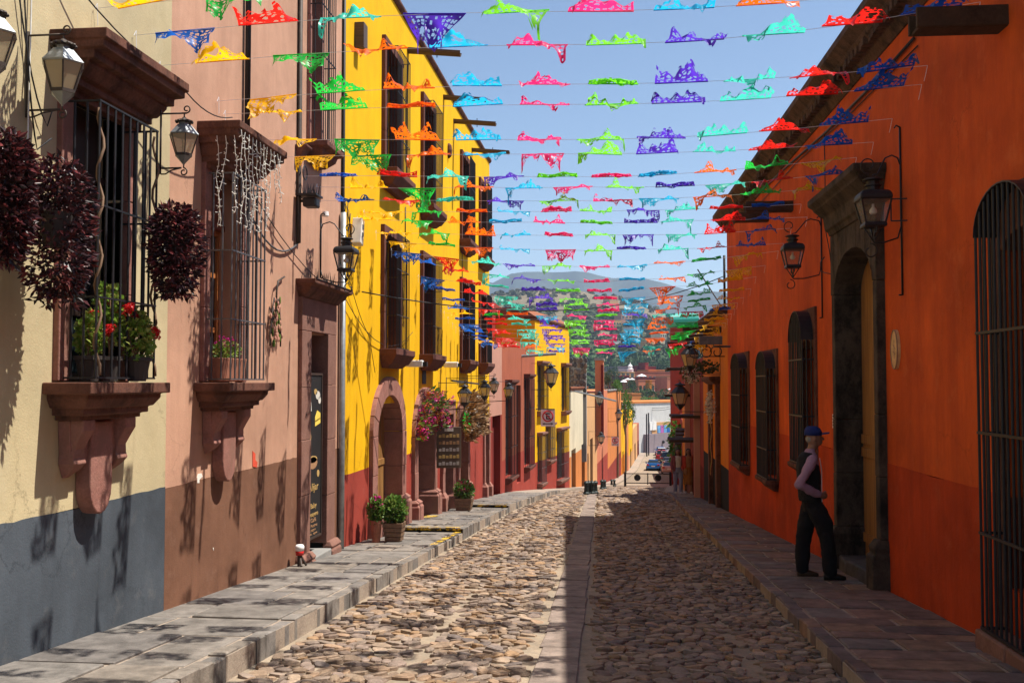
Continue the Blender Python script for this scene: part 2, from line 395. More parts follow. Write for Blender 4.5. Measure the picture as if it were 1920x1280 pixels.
wood('grey_wood', (.22, .19, .16), (.1, .085, .07)); wood('spout_wood', (.11, .062, .04), (.045, .025, .017), 'x')
plain('iron', (.025, .025, .028), .5, .4); plain('rusty_iron', (.06, .045, .036), .65, .3, .35); plain('grey_iron', (.13, .13, .135), .45, .5, .3)
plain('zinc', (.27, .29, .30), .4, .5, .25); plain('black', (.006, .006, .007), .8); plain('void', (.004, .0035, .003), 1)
plain('cable_black', (.012, .012, .013), .6); plain('cable_white', (.72, .70, .64), .5); plain('string', (.82, .84, .86), .5)
plain('white_paint', (.78, .77, .74), .5); plain('red_paint', (.55, .02, .02), .4); wear('yellow_paint', (.68, .42, .02))
plain('patch_red', (.62, .07, .03), .8); plain('patch_white', (.75, .7, .62), .8); plain('chalkboard', (.012, .012, .012), .6)
plain('chalk_gold', (.42, .27, .09), .9); plain('chalk_yellow', (.75, .55, .08), .9); plain('chalk_white', (.6, .57, .5), .9); plain('chalk_brown', (.32, .17, .08), .9)
plain('board_brown', (.10, .065, .04), .6); plain('plaque', (.62, .38, .17), .6, var=.3); plain('terracotta_pot', (.30, .12, .07), .8, var=.3)
plain('clay_dark', (.05, .04, .035), .8); plain('bulb', (.8, .78, .7), .3); plain('camera_white', (.8, .79, .76), .35)
plain('vine', (.20, .12, .07), .8); plain('cork', (.28, .17, .10), .8); plain('tank_teal', (.02, .33, .27), .5); plain('mural_blue', (.12, .3, .6), .6, var=.9, scale=1.2)
plain('metal_tray', (.4, .36, .33), .4, .5); plain('skin', (.26, .135, .085), .55, var=.1); plain('hair_grey', (.25, .23, .2), .8); plain('hair_black', (.012, .01, .009), .6)
plain('cap_blue', (.008, .02, .13), .8, var=.2); plain('shirt_lavender', (.33, .2, .27), .9, var=.12); plain('vest_black', (.008, .008, .009), .95); plain('trousers_black', (.006, .006, .008), .95)
plain('shoe_brown', (.06, .035, .02), .5); plain('denim', (.23, .25, .38), .9); plain('shirt_white', (.6, .55, .52), .9); plain('coat_red', (.42, .05, .03), .9)
plain('dress_mustard', (.30, .12, .025), .9); plain('bag_tan', (.33, .17, .07), .7); plain('jacket_plum', (.19, .05, .06), .9); plain('shoe_white', (.6, .58, .55), .6); plain('shoe_black', (.01, .01, .01), .5)
plain('car_blue', (.01, .13, .42), .2, .2, .05, .6); plain('car_red', (.45, .015, .012), .2, .1, .05, .6); plain('car_white', (.7, .72, .72), .2, 0., .05, .6)
plain('car_grey', (.11, .13, .15), .2, .3, .05, .6); plain('car_silver', (.42, .44, .46), .2, .5, .05, .6); plain('car_pink', (.55, .32, .28), .3, .1, .05, .6)
plain('tyre', (.012, .012, .012), .9); plain('rim', (.4, .4, .42), .3, .8); plain('tail_light', (.5, .01, .01), .25); plain('plate', (.75, .74, .7), .5)
plain('bollard_green', (.012, .022, .02), .5, .2); plain('cloth_purple', (.42, .12, .38), .9); plain('banner_white', (.8, .78, .74), .8)
leafy('leaf_green', (.05, .13, .02), (.11, .22, .035), (.24, .30, .07)); leafy('leaf_lime', (.12, .24, .03), (.22, .36, .05), (.45, .44, .12))
leafy('leaf_purple', (.018, .009, .011), (.045, .014, .018), (.22, .045, .045), .2, .38); leafy('leaf_far', (.02, .045, .012), (.035, .075, .018), (.06, .11, .03), .15, .8)
leafy('leaf_olive', (.03, .045, .015), (.055, .075, .025), (.09, .11, .04), .15, .8); leafy('leaf_bright', (.04, .11, .012), (.08, .19, .02), (.13, .26, .03), .3)
leafy('leaf_dry', (.13, .07, .03), (.32, .18, .08), (.55, .38, .22), .2, .8); leafy('petal_red', (.5, .008, .01), (.62, .012, .015), (.7, .03, .03), .3); leafy('petal_magenta', (.55, .012, .2), (.62, .02, .28), (.7, .06, .36), .3)
leafy('petal_coral', (.65, .05, .02), (.75, .1, .05), (.8, .18, .1), .3); leafy('petal_white', (.45, .42, .38), (.6, .56, .5), (.75, .7, .66), .2, .8); leafy('petal_mixed', (.55, .01, .16), (.75, .28, .02), (.30, .02, .16), .2, .8)
leafy('petal_dark', (.03, .06, .09), (.12, .03, .06), (.2, .1, .03), .2, .8)
leafy('scrub', (.05, .06, .025), (.09, .09, .04), (.14, .13, .06), .1, .9)
glass('window_glass', (.02, .03, .035)); glass('car_glass', (.015, .02, .025)); glass('lamp_glass_dark', (.03, .025, .02), .15)
pane('lamp_pane', (.55, .44, .27), .62); pane('lamp_pane_clear', (.25, .2, .15), .25)
FLAGC = [('blue', (.006, .11, .52)), ('red', (.80, .018, .012)), ('turquoise', (.06, .66, .52)), ('purple', (.10, .035, .55)), ('lime green', (.22, .78, .03)), ('pink', (.88, .03, .20)),
         ('sky blue', (.015, .48, .80)), ('orange', (.92, .16, .006)), ('emerald green', (.02, .56, .06)), ('yellow', (.92, .52, .006))]
for nm, c in FLAGC: paper('paper_'+nm.replace(' ', '_'), c)
# ------------------------------------------------------------------ ground, road, pavements
def lw_x(y):      # left house line
    pts = [(-20, -4.2), (32.3, -4.2), (44.2, -3.71), (51.9, -2.56), (62.8, -2.0), (84, -.95), (107.6, .23), (173, 3.5), (240, 7)]
    for (a, x), (b, q) in zip(pts, pts[1:]):
        if y <= b: return x+(q-x)*(y-a)/(b-a)
    return 7
def rw_x(y):      # right house line
    if y < 25.1: return 3.242-.022*y
    if y < 41.8: return 2.69+.003*(y-25.1)
    return 2.74+.052*(y-41.8)
def lc_x(y): return -2.83 if y < 29 else (-2.83+.45*min(1, (y-29)/15) if y < 44 else max(-2.38, lw_x(y)+1.0))
def rc_x(y): return 1.65 if y < 25 else (1.65+.25*min(1, (y-25)/12) if y < 42 else rw_x(y)-.9)
def hl(y):
    if y < 18: return .24-.09*max(0, y)/18
    if y < 25.5: return .23-.08*(y-18)/7.5
    return .22-.07*min(1, (y-25.5)/18)
def hr(y): return .15
def hill(x, y):
    if y < 230: return gz(y)-.05
    cr = 88 if x < -40 else max(44, 88-.38*(x+40))
    cr += 5*math.sin(x*.021+1)+3*math.sin(x*.06)
    t = min(1, (y-230)/670); z = -10.85+(cr+10.8)*t**1.25
    if y > 900: z -= (y-900)*.12
    return max(z, -10)+(1.5*math.sin(x*.05+y*.03)*t)
mb = MB(); ys = [-20, 0, 12.5, 25, 38, 50, 60, 75, 100, 129, 180, 230]+[260+i*32 for i in range(21)]+[960, 1050, 1200, 1600, 2400, 4200]
xs = [-1600, -900, -520, -330]+[-260+i*20 for i in range(30)]+[420, 600, 1000, 1700]
for y in ys:
    for x in xs: mb.v.append((x, y, hill(x, y)))
n = len(xs)
for i in range(len(ys)-1):
    for j in range(n-1): mb.f.append((i*n+j, i*n+j+1, i*n+n+j+1, i*n+n+j))
tag(mb.build('ground', 'hill_soil', smooth=True, fix=False), 'dry brown hillside and ground behind the town', kind='structure')
ridge = [(-1500, 460), (-1100, 400), (-700, 330), (-363, 293), (-302, 313), (-227, 322), (-120, 316), (-15, 303), (120, 284), (210, 262), (300, 248), (480, 235), (800, 225), (1500, 200)]
mb = MB(); prof = [(2500, 0), (2600, .35), (2700, .7), (2820, 1.0), (3000, .8), (3600, 0)]
rr = []
for (a, za), (b, zb) in zip(ridge, ridge[1:]):
    k = max(2, int((b-a)/35))
    for i in range(k): rr.append((a+(b-a)*i/k, za+(zb-za)*i/k+random.uniform(-3, 3)))
for y, f in prof:
    for i, (x, z) in enumerate(rr): mb.v.append((x, y+40*math.sin(i*1.3+y), -60+(z+60)*f+(random.uniform(-14, 14) if 0 < f < 1 else 0)))
n = len(rr)
for i in range(len(prof)-1):
    for j in range(n-1): mb.f.append((i*n+j, i*n+j+1, i*n+n+j+1, i*n+n+j))
tag(mb.build('mountain', 'mountain_soil', smooth=True, fix=False), 'blue hazy mountain ridge on the skyline', kind='structure')
road = MB(); ry = [-6, 0, 4]+[5+i for i in range(45)]+[55, 60, 65, 70, 75, 85, 100, 115, 129, 150, 182]
for y in ry:
    for k in range(5):
        x = lc_x(y)-.04+(rc_x(y)-lc_x(y)+.08)*k/4; road.v.append((x, y, gz(y)+.012))
for i in range(len(ry)-1):
    for k in range(4): road.f.append((i*5+k, i*5+k+1, i*5+k+6, i*5+k+5))
road = road.build('road', 'dirt', fix=False); tag(road, 'cobbled street running downhill between the houses', kind='structure')
PAL = [(.32, .24, .175), (.27, .205, .155), (.37, .285, .21), (.26, .21, .18), (.30, .245, .205), (.22, .17, .14), (.40, .315, .24), (.27, .215, .185), (.35, .25, .175), (.37, .25, .15), (.20, .17, .16), (.33, .27, .225)]
def pal():
    c = random.choice(PAL); k = random.uniform(.9, 1.36)*(1 if c[0] < .45 else .75); return (c[0]*k*1.02, c[1]*k*.95, c[2]*k*.88)
def stone(mb, cx, cy, cz, a, b, h, rot, tint, slope=0):
    n = 7; ca, sa = math.cos(rot), math.sin(rot); rs = [random.uniform(.74, 1.14) for _ in range(n)]
    tx, ty = random.uniform(-.22, .22), random.uniform(-.22, .22)
    vs = []
    for k, zz in ((1.0, -.02), (.93, h*.72), (.70, h)):
        for j in range(n):
            t = 2*math.pi*j/n; x, y = a*k*rs[j]*math.cos(t), b*k*rs[j]*math.sin(t)
            X, Y = x*ca-y*sa, x*sa+y*ca
            vs.append((cx+X, cy+Y, cz+zz+(tx*X+ty*Y if zz > 0 else 0)+slope*Y))
    fs = [(i*n+j, i*n+(j+1) % n, i*n+n+(j+1) % n, i*n+n+j) for i in range(2) for j in range(n)]+[tuple(range(2*n, 3*n))]
    mb.add(vs, fs, tint)
var = []
for i in range(28):
    m = MB(); stone(m, 0, 0, 0, .076, random.uniform(.048, .065), random.uniform(.010, .034), 0, pal(), -.0632); me = m.mesh('cobblestone', None, False); me.materials.append(MATS['cobble']); var.append(me)
def stripe_x(y): return -.47-.018*(y-7)       # the flat band of slabs down the road
rest = MB(); near = []
y = 3.0
while y < 74:
    px_, py_ = (.118, .112) if y < 22 else ((.17, .17) if y < 38 else (.26, .3))
    x = lc_x(y)+.05+random.uniform(0, .07)
    while x < rc_x(y)-.05:
        sx = stripe_x(y)
        wv = px_*random.uniform(.6, 1.45); xx = x+wv/2; yy = y+random.uniform(-.3, .3)*py_
        ok = not (abs(xx-sx) < .27 and y < 45) and abs(xx-(sx+1.5)) > .05 and abs(xx-(sx-1.15)) > .04 and random.random() > .015
        if ok:
            if y > 6.75 and len(near) < 300 and not (y < 7.05 and xx > .6) and y < 8.6: near.append((xx, yy, wv))
            else: stone(rest, xx, yy, gz(yy)+.012, wv*.60, py_*random.uniform(.46, .66), random.uniform(.010, .034) if y < 38 else .02, random.uniform(-.35, .35), pal(), -.0632 if yy < 25 else -.075)
        x += wv
    y += py_
for xx, yy, wv in near:
    o = inst('cobblestone', random.choice(var), road, (xx, yy, gz(yy)+.012), (0, 0, random.uniform(-.35, .35)+(math.pi if random.random() < .5 else 0)), (wv*.60/.076, 1.1, 1))
    if abs(o.rotation_euler.z) > 1: o.rotation_euler.x = R(0)
tag(rest.build('cobblestones', 'cobble', road, smooth=False, fix=False), kind='stuff')
def slab(name, q, z, h, tint, parent, mat='paving', ch=.012):
    'one flat stone: four corners (x,y), top heights from z(x,y)'
    cx = sum(p[0] for p in q)/4; cy = sum(p[1] for p in q)/4; m = MB(); vs = []
    for ins, dz in ((0, -h), (0, -ch*.6), (ch, 0)):
        for x, y in q:
            L = math.hypot(cx-x, cy-y); X, Y = x+(cx-x)/L*ins*1.4, y+(cy-y)/L*ins*1.4; vs.append((X, Y, z(X, Y)+dz))
    fs = [(i*4+j, i*4+(j+1) % 4, i*4+4+(j+1) % 4, i*4+4+j) for i in range(2) for j in range(4)]+[(8, 9, 10, 11)]
    m.add(vs, fs, tint); return m.build(name, mat, parent)
j_ = lambda k: random.uniform(-k, k)
y = 5.0
while y < 44:
    L = random.uniform(.45, .85); x = stripe_x(y+L/2); c = random.uniform(.75, 1.1); lift = random.uniform(.012, .026)
    q = [(x-.17+j_(.015), y+.008), (x+.17+j_(.015), y+.008), (x+.17+j_(.015), y+L-.008), (x-.17+j_(.015), y+L-.008)]
    slab('paving_slab', q, lambda X, Y, s=lift: gz(Y)+.012+s, .05, (.36*c, .28*c, .23*c), road); y += L
# left pavement
def walk(name, label, xin, xout, h, y0, y1, mat_t, side, widths, breaks, curb, yfar):
    sh = MB(); yy = [y0]+[b for b in breaks]+[y1]; allm = MB()
    for a, b in zip(yy, yy[1:]):
        st = [a+(b-a)*i/max(1, int((b-a)/1.5)) for i in range(int((b-a)/1.5)+1)]
        if st[-1] != b: st[-1] = b
        vs = []
        for s in st:
            e = 1e-3 if s == a else (-1e-3 if s == b else 0)
            z = gz(s)+h(s+e)-.014; vs += [(xin(s), s, z), (xout(s), s, z), (xout(s), s, gz(s)-.1)]
        fs = []
        for i in range(len(st)-1): fs += [(i*3, i*3+1, i*3+4, i*3+3), (i*3+1, i*3+2, i*3+5, i*3+4)]
        fs.append((0, 1, 2)); allm.add(vs, fs)
        s = a; allm.add([(xin(s), s, gz(s)-.1), (xout(s), s, gz(s)-.1), (xout(s), s, gz(s)+h(s+1e-3)-.014), (xin(s), s, gz(s)+h(s+1e-3)-.014)], [(0, 1, 2, 3)])
    o = allm.build(name, 'mortar', fix=False); tag(o, label, kind='structure')
    for a, b in zip(yy, yy[1:]):
        y = a
        while y < min(b, yfar)-.05:
            L = min(random.uniform(*widths), b-y); L = b-y if b-y-L < .25 else L
            xi, xo = xin(y+L/2), xout(y+L/2)-side*(-.13)
            xo = xout(y+L/2)+(.13 if side < 0 else -.13)*(-1)
            xo = xout(y+L/2)-.13 if side > 0 else xout(y+L/2)+.13
            nseg = random.choice((2, 2, 3)); cuts = [0]+sorted(random.uniform(.25, .75) if nseg == 2 else v for v in ([.5] if nseg == 2 else [random.uniform(.25, .4), random.uniform(.6, .75)]))+[1]
            for c0, c1 in zip(cuts, cuts[1:]):
                t = random.choice(mat_t); k = random.uniform(.82, 1.06); g = .02
                A, B = xi+(xo-xi)*c0, xi+(xo-xi)*c1; sg = 1 if B > A else -1
                sp = random.uniform(-.1, .1); dl = random.uniform(-.006, .008)
                q = [(A+sg*g, y+g+j_(.02)), (B-sg*g, y+g+j_(.02)), (B-sg*g+j_(.015), y+L-g), (A+sg*g+j_(.015), y+L-g)]
                q = [(p[0], max(a+.004, min(b-.004, p[1]))) for p in q]
                slab('paving_slab', q, lambda X, Y, s=dl: gz(Y)+h(max(a+1e-3, min(b-1e-3, Y)))+s, .05, (t[0]*k, t[1]*k, t[2]*k), o)
            y += L
        y = a
        while y < min(b, yfar+6)-.02:
            L = min(random.uniform(*curb), b-y); L = b-y if b-y-L < .1 else L
            f = xout(y+L/2)+random.uniform(-.012, .012); bk = f-.125 if side > 0 else f+.125
            t = random.choice(mat_t); k = random.uniform(.85, 1.08); dl = random.uniform(-.012, .012)
            q = [(bk, y+.006), (f, y+.006), (f+j_(.006), y+L-.006), (bk, y+L-.006)]
            slab('kerb_stone', q, lambda X, Y, s=dl: gz(Y)+h(max(a+1e-3, min(b-1e-3, Y)))+s, h((a+b)/2)+.12, (t[0]*k, t[1]*k, t[2]*k), o, ch=.018); y += L
    return o
GREYS = [(.265, .235, .205), (.285, .25, .215), (.25, .225, .20), (.30, .255, .21), (.24, .215, .195)]
PINKS = [(.25, .17, .145), (.22, .165, .15), (.29, .19, .15), (.20, .155, .145), (.24, .2, .18), (.31, .2, .14)]
pl = walk('pavement_left', 'grey flagstone pavement along the sunlit left houses', lw_x, lc_x, hl, 2.5, 50, GREYS, 1, (.6, 1.15), [18, 25.5], (.2, .42), 36)
pr = walk('pavement_right', 'shaded pinkish flagstone pavement along the orange house', rw_x, rc_x, hr, 2.5, 44, PINKS, -1, (.28, .6), [], (.3, .6), 34)
for nm, lab, xi, xo, h, y0 in (('pavement_far_left', 'far left pavement beyond the raised kerb', lw_x, lc_x, lambda y: .15, 50), ('pavement_far_right', 'far right pavement beside the parked cars', rw_x, rc_x, lambda y: .13, 44)):
    m = MB(); st = [y0]+[y for y in (55, 60, 65, 70, 75, 85, 100, 115, 129, 150, 175) if y > y0]
    for s in st: m.v += [(xi(s), s, gz(s)+h(s)), (xo(s), s, gz(s)+h(s)), (xo(s), s, gz(s)-.05)]
    for i in range(len(st)-1): m.f += [(i*3, i*3+1, i*3+4, i*3+3), (i*3+1, i*3+2, i*3+5, i*3+4)]
    tag(m.build(nm, 'mortar', fix=False), lab, kind='structure')
# worn yellow paint on the step edges of the left pavement
def paint(q):
    m = MB(); m.add(q, [(0, 1, 2, 3)]); return m.build('painted_edge', 'yellow_paint', pl)
for ys_ in (18, 25.5):
    z0, z1 = gz(ys_)+hl(ys_-.01), gz(ys_)+hl(ys_+.001)
    paint([(-4.0, ys_-.006, z1-.045), (-2.86, ys_-.006, z1-.045), (-2.86, ys_-.006, z1+.004), (-4.0, ys_-.006, z1+.004)])
    paint([(-4.0, ys_-.006, z1+.014), (-2.86, ys_-.006, z1+.014), (-2.86, ys_+.09, z1+.009), (-4.0, ys_+.09, z1+.009)])
paint([(-2.95, 15.4, gz(15.4)+hl(15.4)+.018), (-2.845, 15.4, gz(15.4)+hl(15.4)+.018), (-2.845, 17.95, gz(17.95)+hl(17.95)+.018), (-2.95, 17.95, gz(17.95)+hl(17.95)+.018)])
paint([(-4.15, 20.6, gz(20.6)+hl(20.6)+.016), (-3.9, 20.6, gz(20.6)+hl(20.6)+.016), (-3.9, 21.5, gz(21.5)+hl(21.5)+.016), (-4.15, 21.5, gz(21.5)+hl(21.5)+.016)])
# ------------------------------------------------------------------ left houses near the camera
def grille(fr, u0, u1, d, z0, z1, nb, hs, bld, mat='iron', r=.008, name='window_grille', side=2, wall_d=0.0):
    m = MB()
    for i in range(nb):
        u = u0+(u1-u0)*i/(nb-1); m.tube([fr.P(u, d, z0), fr.P(u, d, z1)], r, 6)
    for u in (u0, u1):
        for k in range(1, side): m.tube([fr.P(u, d*k/side, z0), fr.P(u, d*k/side, z1)], r, 6)
    for z in [z0, z1]+list(hs):
        b = r*.9
        m.fbox(fr, u0-.012, u1+.012, d-b, d+b, z-b*.8, z+b*.8)
        for u in (u0, u1): m.fbox(fr, u-b, u+b, wall_d, d-b, z-b*.8, z+b*.8)
    return m.build(name, mat, bld)
def casement(fr, u0, u1, z0, z1, d, bld, mat, leaves=2, cross=(), gl='window_glass', name='window', label=None):
    m = MB(); f = .06
    m.fbox(fr, u0, u1, d-.05, d, z0, z0+f); m.fbox(fr, u0, u1, d-.05, d, z1-f, z1); m.fbox(fr, u0, u0+f, d-.05, d, z0+f, z1-f); m.fbox(fr, u1-f, u1, d-.05, d, z0+f, z1-f)
    for i in range(1, leaves): c = u0+(u1-u0)*i/leaves; m.fbox(fr, c-f*.7, c+f*.7, d-.045, d+.008, z0+f, z1-f)
    for z in cross: m.fbox(fr, u0+f, u1-f, d-.045, d-.006, z-f*.5, z+f*.5)
    o = m.build(name, mat, bld, bevel=.006)
    p = MB(); p.fquad(fr, [(u0, d-.03, z0), (u1, d-.03, z0), (u1, d-.03, z1), (u0, d-.03, z1)]); p.build('pane', gl, o)
    if label: o['label'] = label
    return o
def plank_door(fr, u0, u1, z0, z1, d, bld, mat, n=5, rails=(), name='door'):
    m = MB(); m.fbox(fr, u0, u1, d-.06, d-.03, z0, z1); o = m.build(name, mat, bld)
    wdt = (u1-u0)/n
    for i in range(n):
        b = MB(); b.fbox(fr, u0+wdt*i+.006, u0+wdt*(i+1)-.006, d-.032, d-.008+.006*(i % 2), z0+.01, z1-.01); b.build('plank', mat, o, bevel=.004)
    for z in rails:
        b = MB(); b.fbox(fr, u0+.02, u1-.02, d-.02, d+.018, z-.06, z+.06); b.build('rail', mat, o, bevel=.005)
    return o
def jambs(fr, u0, u1, wd, z0, z1, d0, d1, bld, mat, nblk=4, name='jamb_stone', lintel=True, seedj=0):
    'two jambs of cut blocks and a lintel'
    for a in (u0, u1-wd):
        cuts = [z0+(z1-z0)*i/nblk+(random.uniform(-.08, .08) if 0 < i < nblk else 0) for i in range(nblk+1)]
        for c, e in zip(cuts, cuts[1:]):
            q = random.uniform(-.004, .004); m = MB(); m.fbox(fr, a, a+wd, d0, d1+q, c+.002, e-.002); m.build(name, mat, bld, bevel=.008)
    if lintel: m = MB(); m.fbox(fr, u0-.002, u1+.002, d0, d1+.004, z1, z1+wd*1.15); m.build('lintel', mat, bld, bevel=.008)
def corbel(fr, c, z, bld, mat, hw=.42):
    'carved apron under a window: back slab, two brackets, long central tongue'
    m = MB()
    m.fprism(fr, [(c-hw, z), (c+hw, z), (c+hw-.02, z-.28), (c+hw-.09, z-.36), (c+.12, z-.34), (c-.12, z-.34), (c-hw+.09, z-.36), (c-hw+.02, z-.28)], 0, .10)
    o = m.build('window_apron', mat, bld, bevel=.01)
    for s in (-1, 1):
        a = c+s*(hw-.10); m = MB()
        rings = []
        for dd, hh, zz in ((.20, .085, 0), (.20, .085, -.08), (.16, .08, -.15), (.125, .07, -.22), (.12, .085, -.29), (.135, .085, -.33), (.10, .06, -.38), (.02, .03, -.44)):
            rings.append((dd, hh, z+zz))
        vs = []
        for dd, hh, zz in rings: vs += [fr.P(a-hh, 0, zz), fr.P(a+hh, 0, zz), fr.P(a+hh, dd, zz), fr.P(a-hh, dd, zz)]
        fs = [(i*4+j, i*4+(j+1) % 4, i*4+4+(j+1) % 4, i*4+4+j) for i in range(len(rings)-1) for j in range(4)]+[(0, 1, 2, 3), tuple(range(len(vs)-4, len(vs)))]
        m.add(vs, fs); m.build('bracket', mat, o, bevel=.008)
    m = MB(); p = [(c-.16, z-.02), (c-.165, z-.3), (c-.165, z-.5)]
    for i in range(9): t = math.pi*i/8; p.append((c-.165*math.cos(t), z-.53-.22*math.sin(t)))
    p += [(c+.165, z-.5), (c+.165, z-.3), (c+.16, z-.02)]
    m.fprism(fr, p, 0, .13); m.build('tongue', mat, o, bevel=.012)
    return o
def bay_window(bld, off, mats, wmat, glow=False):
    u0, u1 = 7.38+off, 8.54+off; c = 7.88+off; stone, hoodm = mats
    jambs(LW, u0, u1, .15, 1.735, 3.98, -.2, .05, bld, stone, 3, lintel=True)
    m = MB(); m.fstack(LW, 7.38+off, 8.54+off, [(.09, -.02, 3.90), (.09, -.02, 3.96), (.17, .01, 3.965), (.17, .01, 4.02), (.21, .03, 4.025), (.28, .06, 4.11), (.28, .06, 4.135), (.335, .085, 4.14), (.335, .085, 4.20), (.42, .11, 4.215), (.42, .11, 4.27), (.45, .125, 4.275), (.45, .125, 4.35)])
    m.build('window_hood', hoodm, bld, bevel=.008)
    m = MB(); m.fstack(LW, 7.36+off, 8.42+off, [(.20, -.06, 1.44), (.20, -.06, 1.475), (.25, -.02, 1.48), (.25, -.02, 1.53), (.28, .01, 1.535), (.325, .05, 1.60), (.325, .05, 1.635), (.38, .11, 1.64), (.38, .11, 1.725)])
    m.build('window_sill', hoodm, bld, bevel=.008)
    corbel(LW, c, 1.44, bld, stone)
    casement(LW, u0+.15, u1-.15, 1.74, 3.4, -.22, bld, wmat, 2, (2.3, 2.9))
    m = MB(); m.fbox(LW, u0+.15, u1-.15, -.25, -.16, 3.40, 3.46); m.fbox(LW, u0+.15, u1-.15, -.25, -.2, 3.46, 3.98); m.build('transom', wmat if wmat != 'amber_wood' else 'red_wood', bld)
    g = grille(LW, 7.45+off, 8.38+off, .30, 1.76, 3.86, 9, (2.37, 3.07), bld, 'iron' if off == 0 else 'grey_iron', .010, side=3)
    return g
B1 = thing('house', 'cream plaster house with slate grey base and big caged window at left edge', 'house', (-4.2, 5, gz(5)))
op = [(7.53, 8.39, 1.735, 3.98)]
facade(LW, 1.0, 9.25, .75, 9.2, op).build('wall', 'cream_plaster', B1)
dado_band(LW, 1.0, 9.25, -1.2, .752, [], 'slate_plaster', B1)
bay_window(B1, 0, ('pink_stone', 'brown_stone'), 'dark_wood')
B2 = thing('house', 'tan plaster house with dark brown base, caged window and narrow cafe door', 'house', (-4.2, 12, gz(12)))
uw0, uw1 = 13.30, 13.95
op = [(10.12, 10.96, 1.735, 3.98), (13.42, 14.20, -1.5, 2.40), (uw0+.1, uw1-.05, 5.0, 7.6)]
facade(LW, 9.25, 15.0, .742, 9.2, op, rev=.3).build('wall', 'tan_plaster', B2)
dado_band(LW, 9.252, 15.0, -1.6, .745, [(13.2, 14.4)], 'umber_plaster', B2)
bay_window(B2, 2.58, ('pink_stone', 'brown_stone'), 'amber_wood')
# upper window of the tan house
jambs(LW, uw0, uw1, .09, 5.0, 7.7, -.15, .04, B2, 'pink_stone', 3, lintel=False)
m = MB(); m.fstack(LW, uw0, uw1, [(.10, -.1, 4.72), (.14, -.05, 4.76), (.22, 0, 4.82), (.24, .04, 4.9), (.32, .08, 4.92), (.32, .08, 4.99)]); m.build('window_sill', 'dark_pink_stone', B2, bevel=.008)
casement(LW, uw0+.09, uw1-.09, 5.0, 7.6, -.2, B2, 'dark_wood')
grille(LW, uw0+.03, uw1+.02, .20, 5.02, 7.5, 8, (5.6, 6.2, 6.9), B2)
# cafe door
jambs(LW, 13.03, 14.59, .40, -.55, 2.42, -.28, .06, B2, 'door_stone', 4, lintel=False)
m = MB(); m.fbox(LW, 13.02, 14.60, -.28, .062, 2.42, 2.86); m.build('lintel', 'door_stone', B2, bevel=.008)
m = MB(); m.fstack(LW, 13.02, 14.6, [(.08, .0, 2.86), (.12, .02, 2.9), (.18, .06, 2.95), (.20, .07, 3.0), (.27, .12, 3.03), (.27, .12, 3.09)]); m.build('door_hood', 'brown_stone', B2, bevel=.008)
for a in (13.0, 14.2):
    m = MB(); m.fstack(LW, a, a+.42, [(.15, .02, -.98), (.15, .02, -.66), (.13, .0, -.63), (.15, .02, -.6), (.1, -.01, -.53)]); m.build('jamb_base', 'door_stone', B2, bevel=.012)
m = MB(); m.fbox(LW, 13.42, 14.2, -.3, .13, -1.3, -.62); m.build('doorstep', 'grey_plaster', B2, bevel=.015)
m = MB(); m.fbox(LW, 13.43, 14.19, -1.5, -1.45, -.62, 2.4); m.fbox(LW, 13.40, 13.44, -1.5, -.28, -.62, 2.4); m.fbox(LW, 14.18, 14.22, -1.5, -.28, -.62, 2.4); m.build('hallway', 'red_wood', B2)
m = MB()
for i in range(46):
    u = 12.93+1.72*random.random(); d = random.uniform(.04, .26); a, b = j_(.03), j_(.03)
    m.tube([LW.P(u, d, 3.085), LW.P(u+a, d+b, 3.085+random.uniform(.10, .2))], [.007, .001], 4)
m.fbox(LW, 12.93, 14.66, .02, .28, 3.084, 3.092); tag(m.build('bird_spikes', 'iron'), 'row of dark iron bird spikes on the hood of the cafe door', 'bird spikes')
# chalkboard menu
cb = thing('chalkboard_menu', 'tall black chalkboard menu with cake drawings standing in the cafe doorway', 'menu board', LW.P(13.75, .02, -.6))
m = MB(); m.fbox(LW, 13.44, 14.10, -.03, .0, -.42, 1.86); m.build('board', 'chalkboard', cb)
m = MB()
for a, b, c, e in ((13.44, 13.47, -.42, 1.86), (14.07, 14.10, -.42, 1.86), (13.47, 14.07, -.42, -.39), (13.47, 14.07, 1.83, 1.86)): m.fbox(LW, a, b, -.035, .012, c, e)
m.build('frame', 'dark_wood', cb)
def drawing(poly, mat):
    m = MB(); m.fprism(LW, poly, .001, .004); return m.build('chalk_drawing', mat, cb)
def blob(u, z, a, b, n=12): return [(u+a*math.cos(2*math.pi*i/n), z+b*math.sin(2*math.pi*i/n)) for i in range(n)]
drawing(blob(13.90, 1.55, .10, .06), 'chalk_white'); drawing(blob(13.80, 1.60, .07, .04), 'chalk_gold'); drawing(blob(13.98, 1.48, .06, .05), 'chalk_white')
drawing([(13.50, 1.30), (13.62, 1.34), (13.60, 1.46), (13.52, 1.40)], 'chalk_white'); drawing([(13.78, 1.12), (14.02, 1.16), (14.02, 1.30), (13.88, 1.34), (13.78, 1.24)], 'chalk_yellow')
drawing([(13.785, 1.18), (14.015, 1.22), (14.015, 1.235), (13.785, 1.195)], 'chalk_brown')
drawing(blob(13.55, .98, .06, .07), 'chalk_gold'); drawing(blob(13.70, .62, .20, .085), 'chalk_brown'); drawing(blob(13.70, .67, .19, .05), 'chalk_gold'); drawing(blob(13.94, .46, .055, .05), 'chalk_gold')
for tx, z, sz, wd in (('Alijar', .24, .15, .44), ('Baby', -.0, .10, .26), ('Desayuno', -.11, .09, .42)): put_text(tx, sz, LW, 13.74, .002, z, 'chalk_gold', cb, 1, wd)
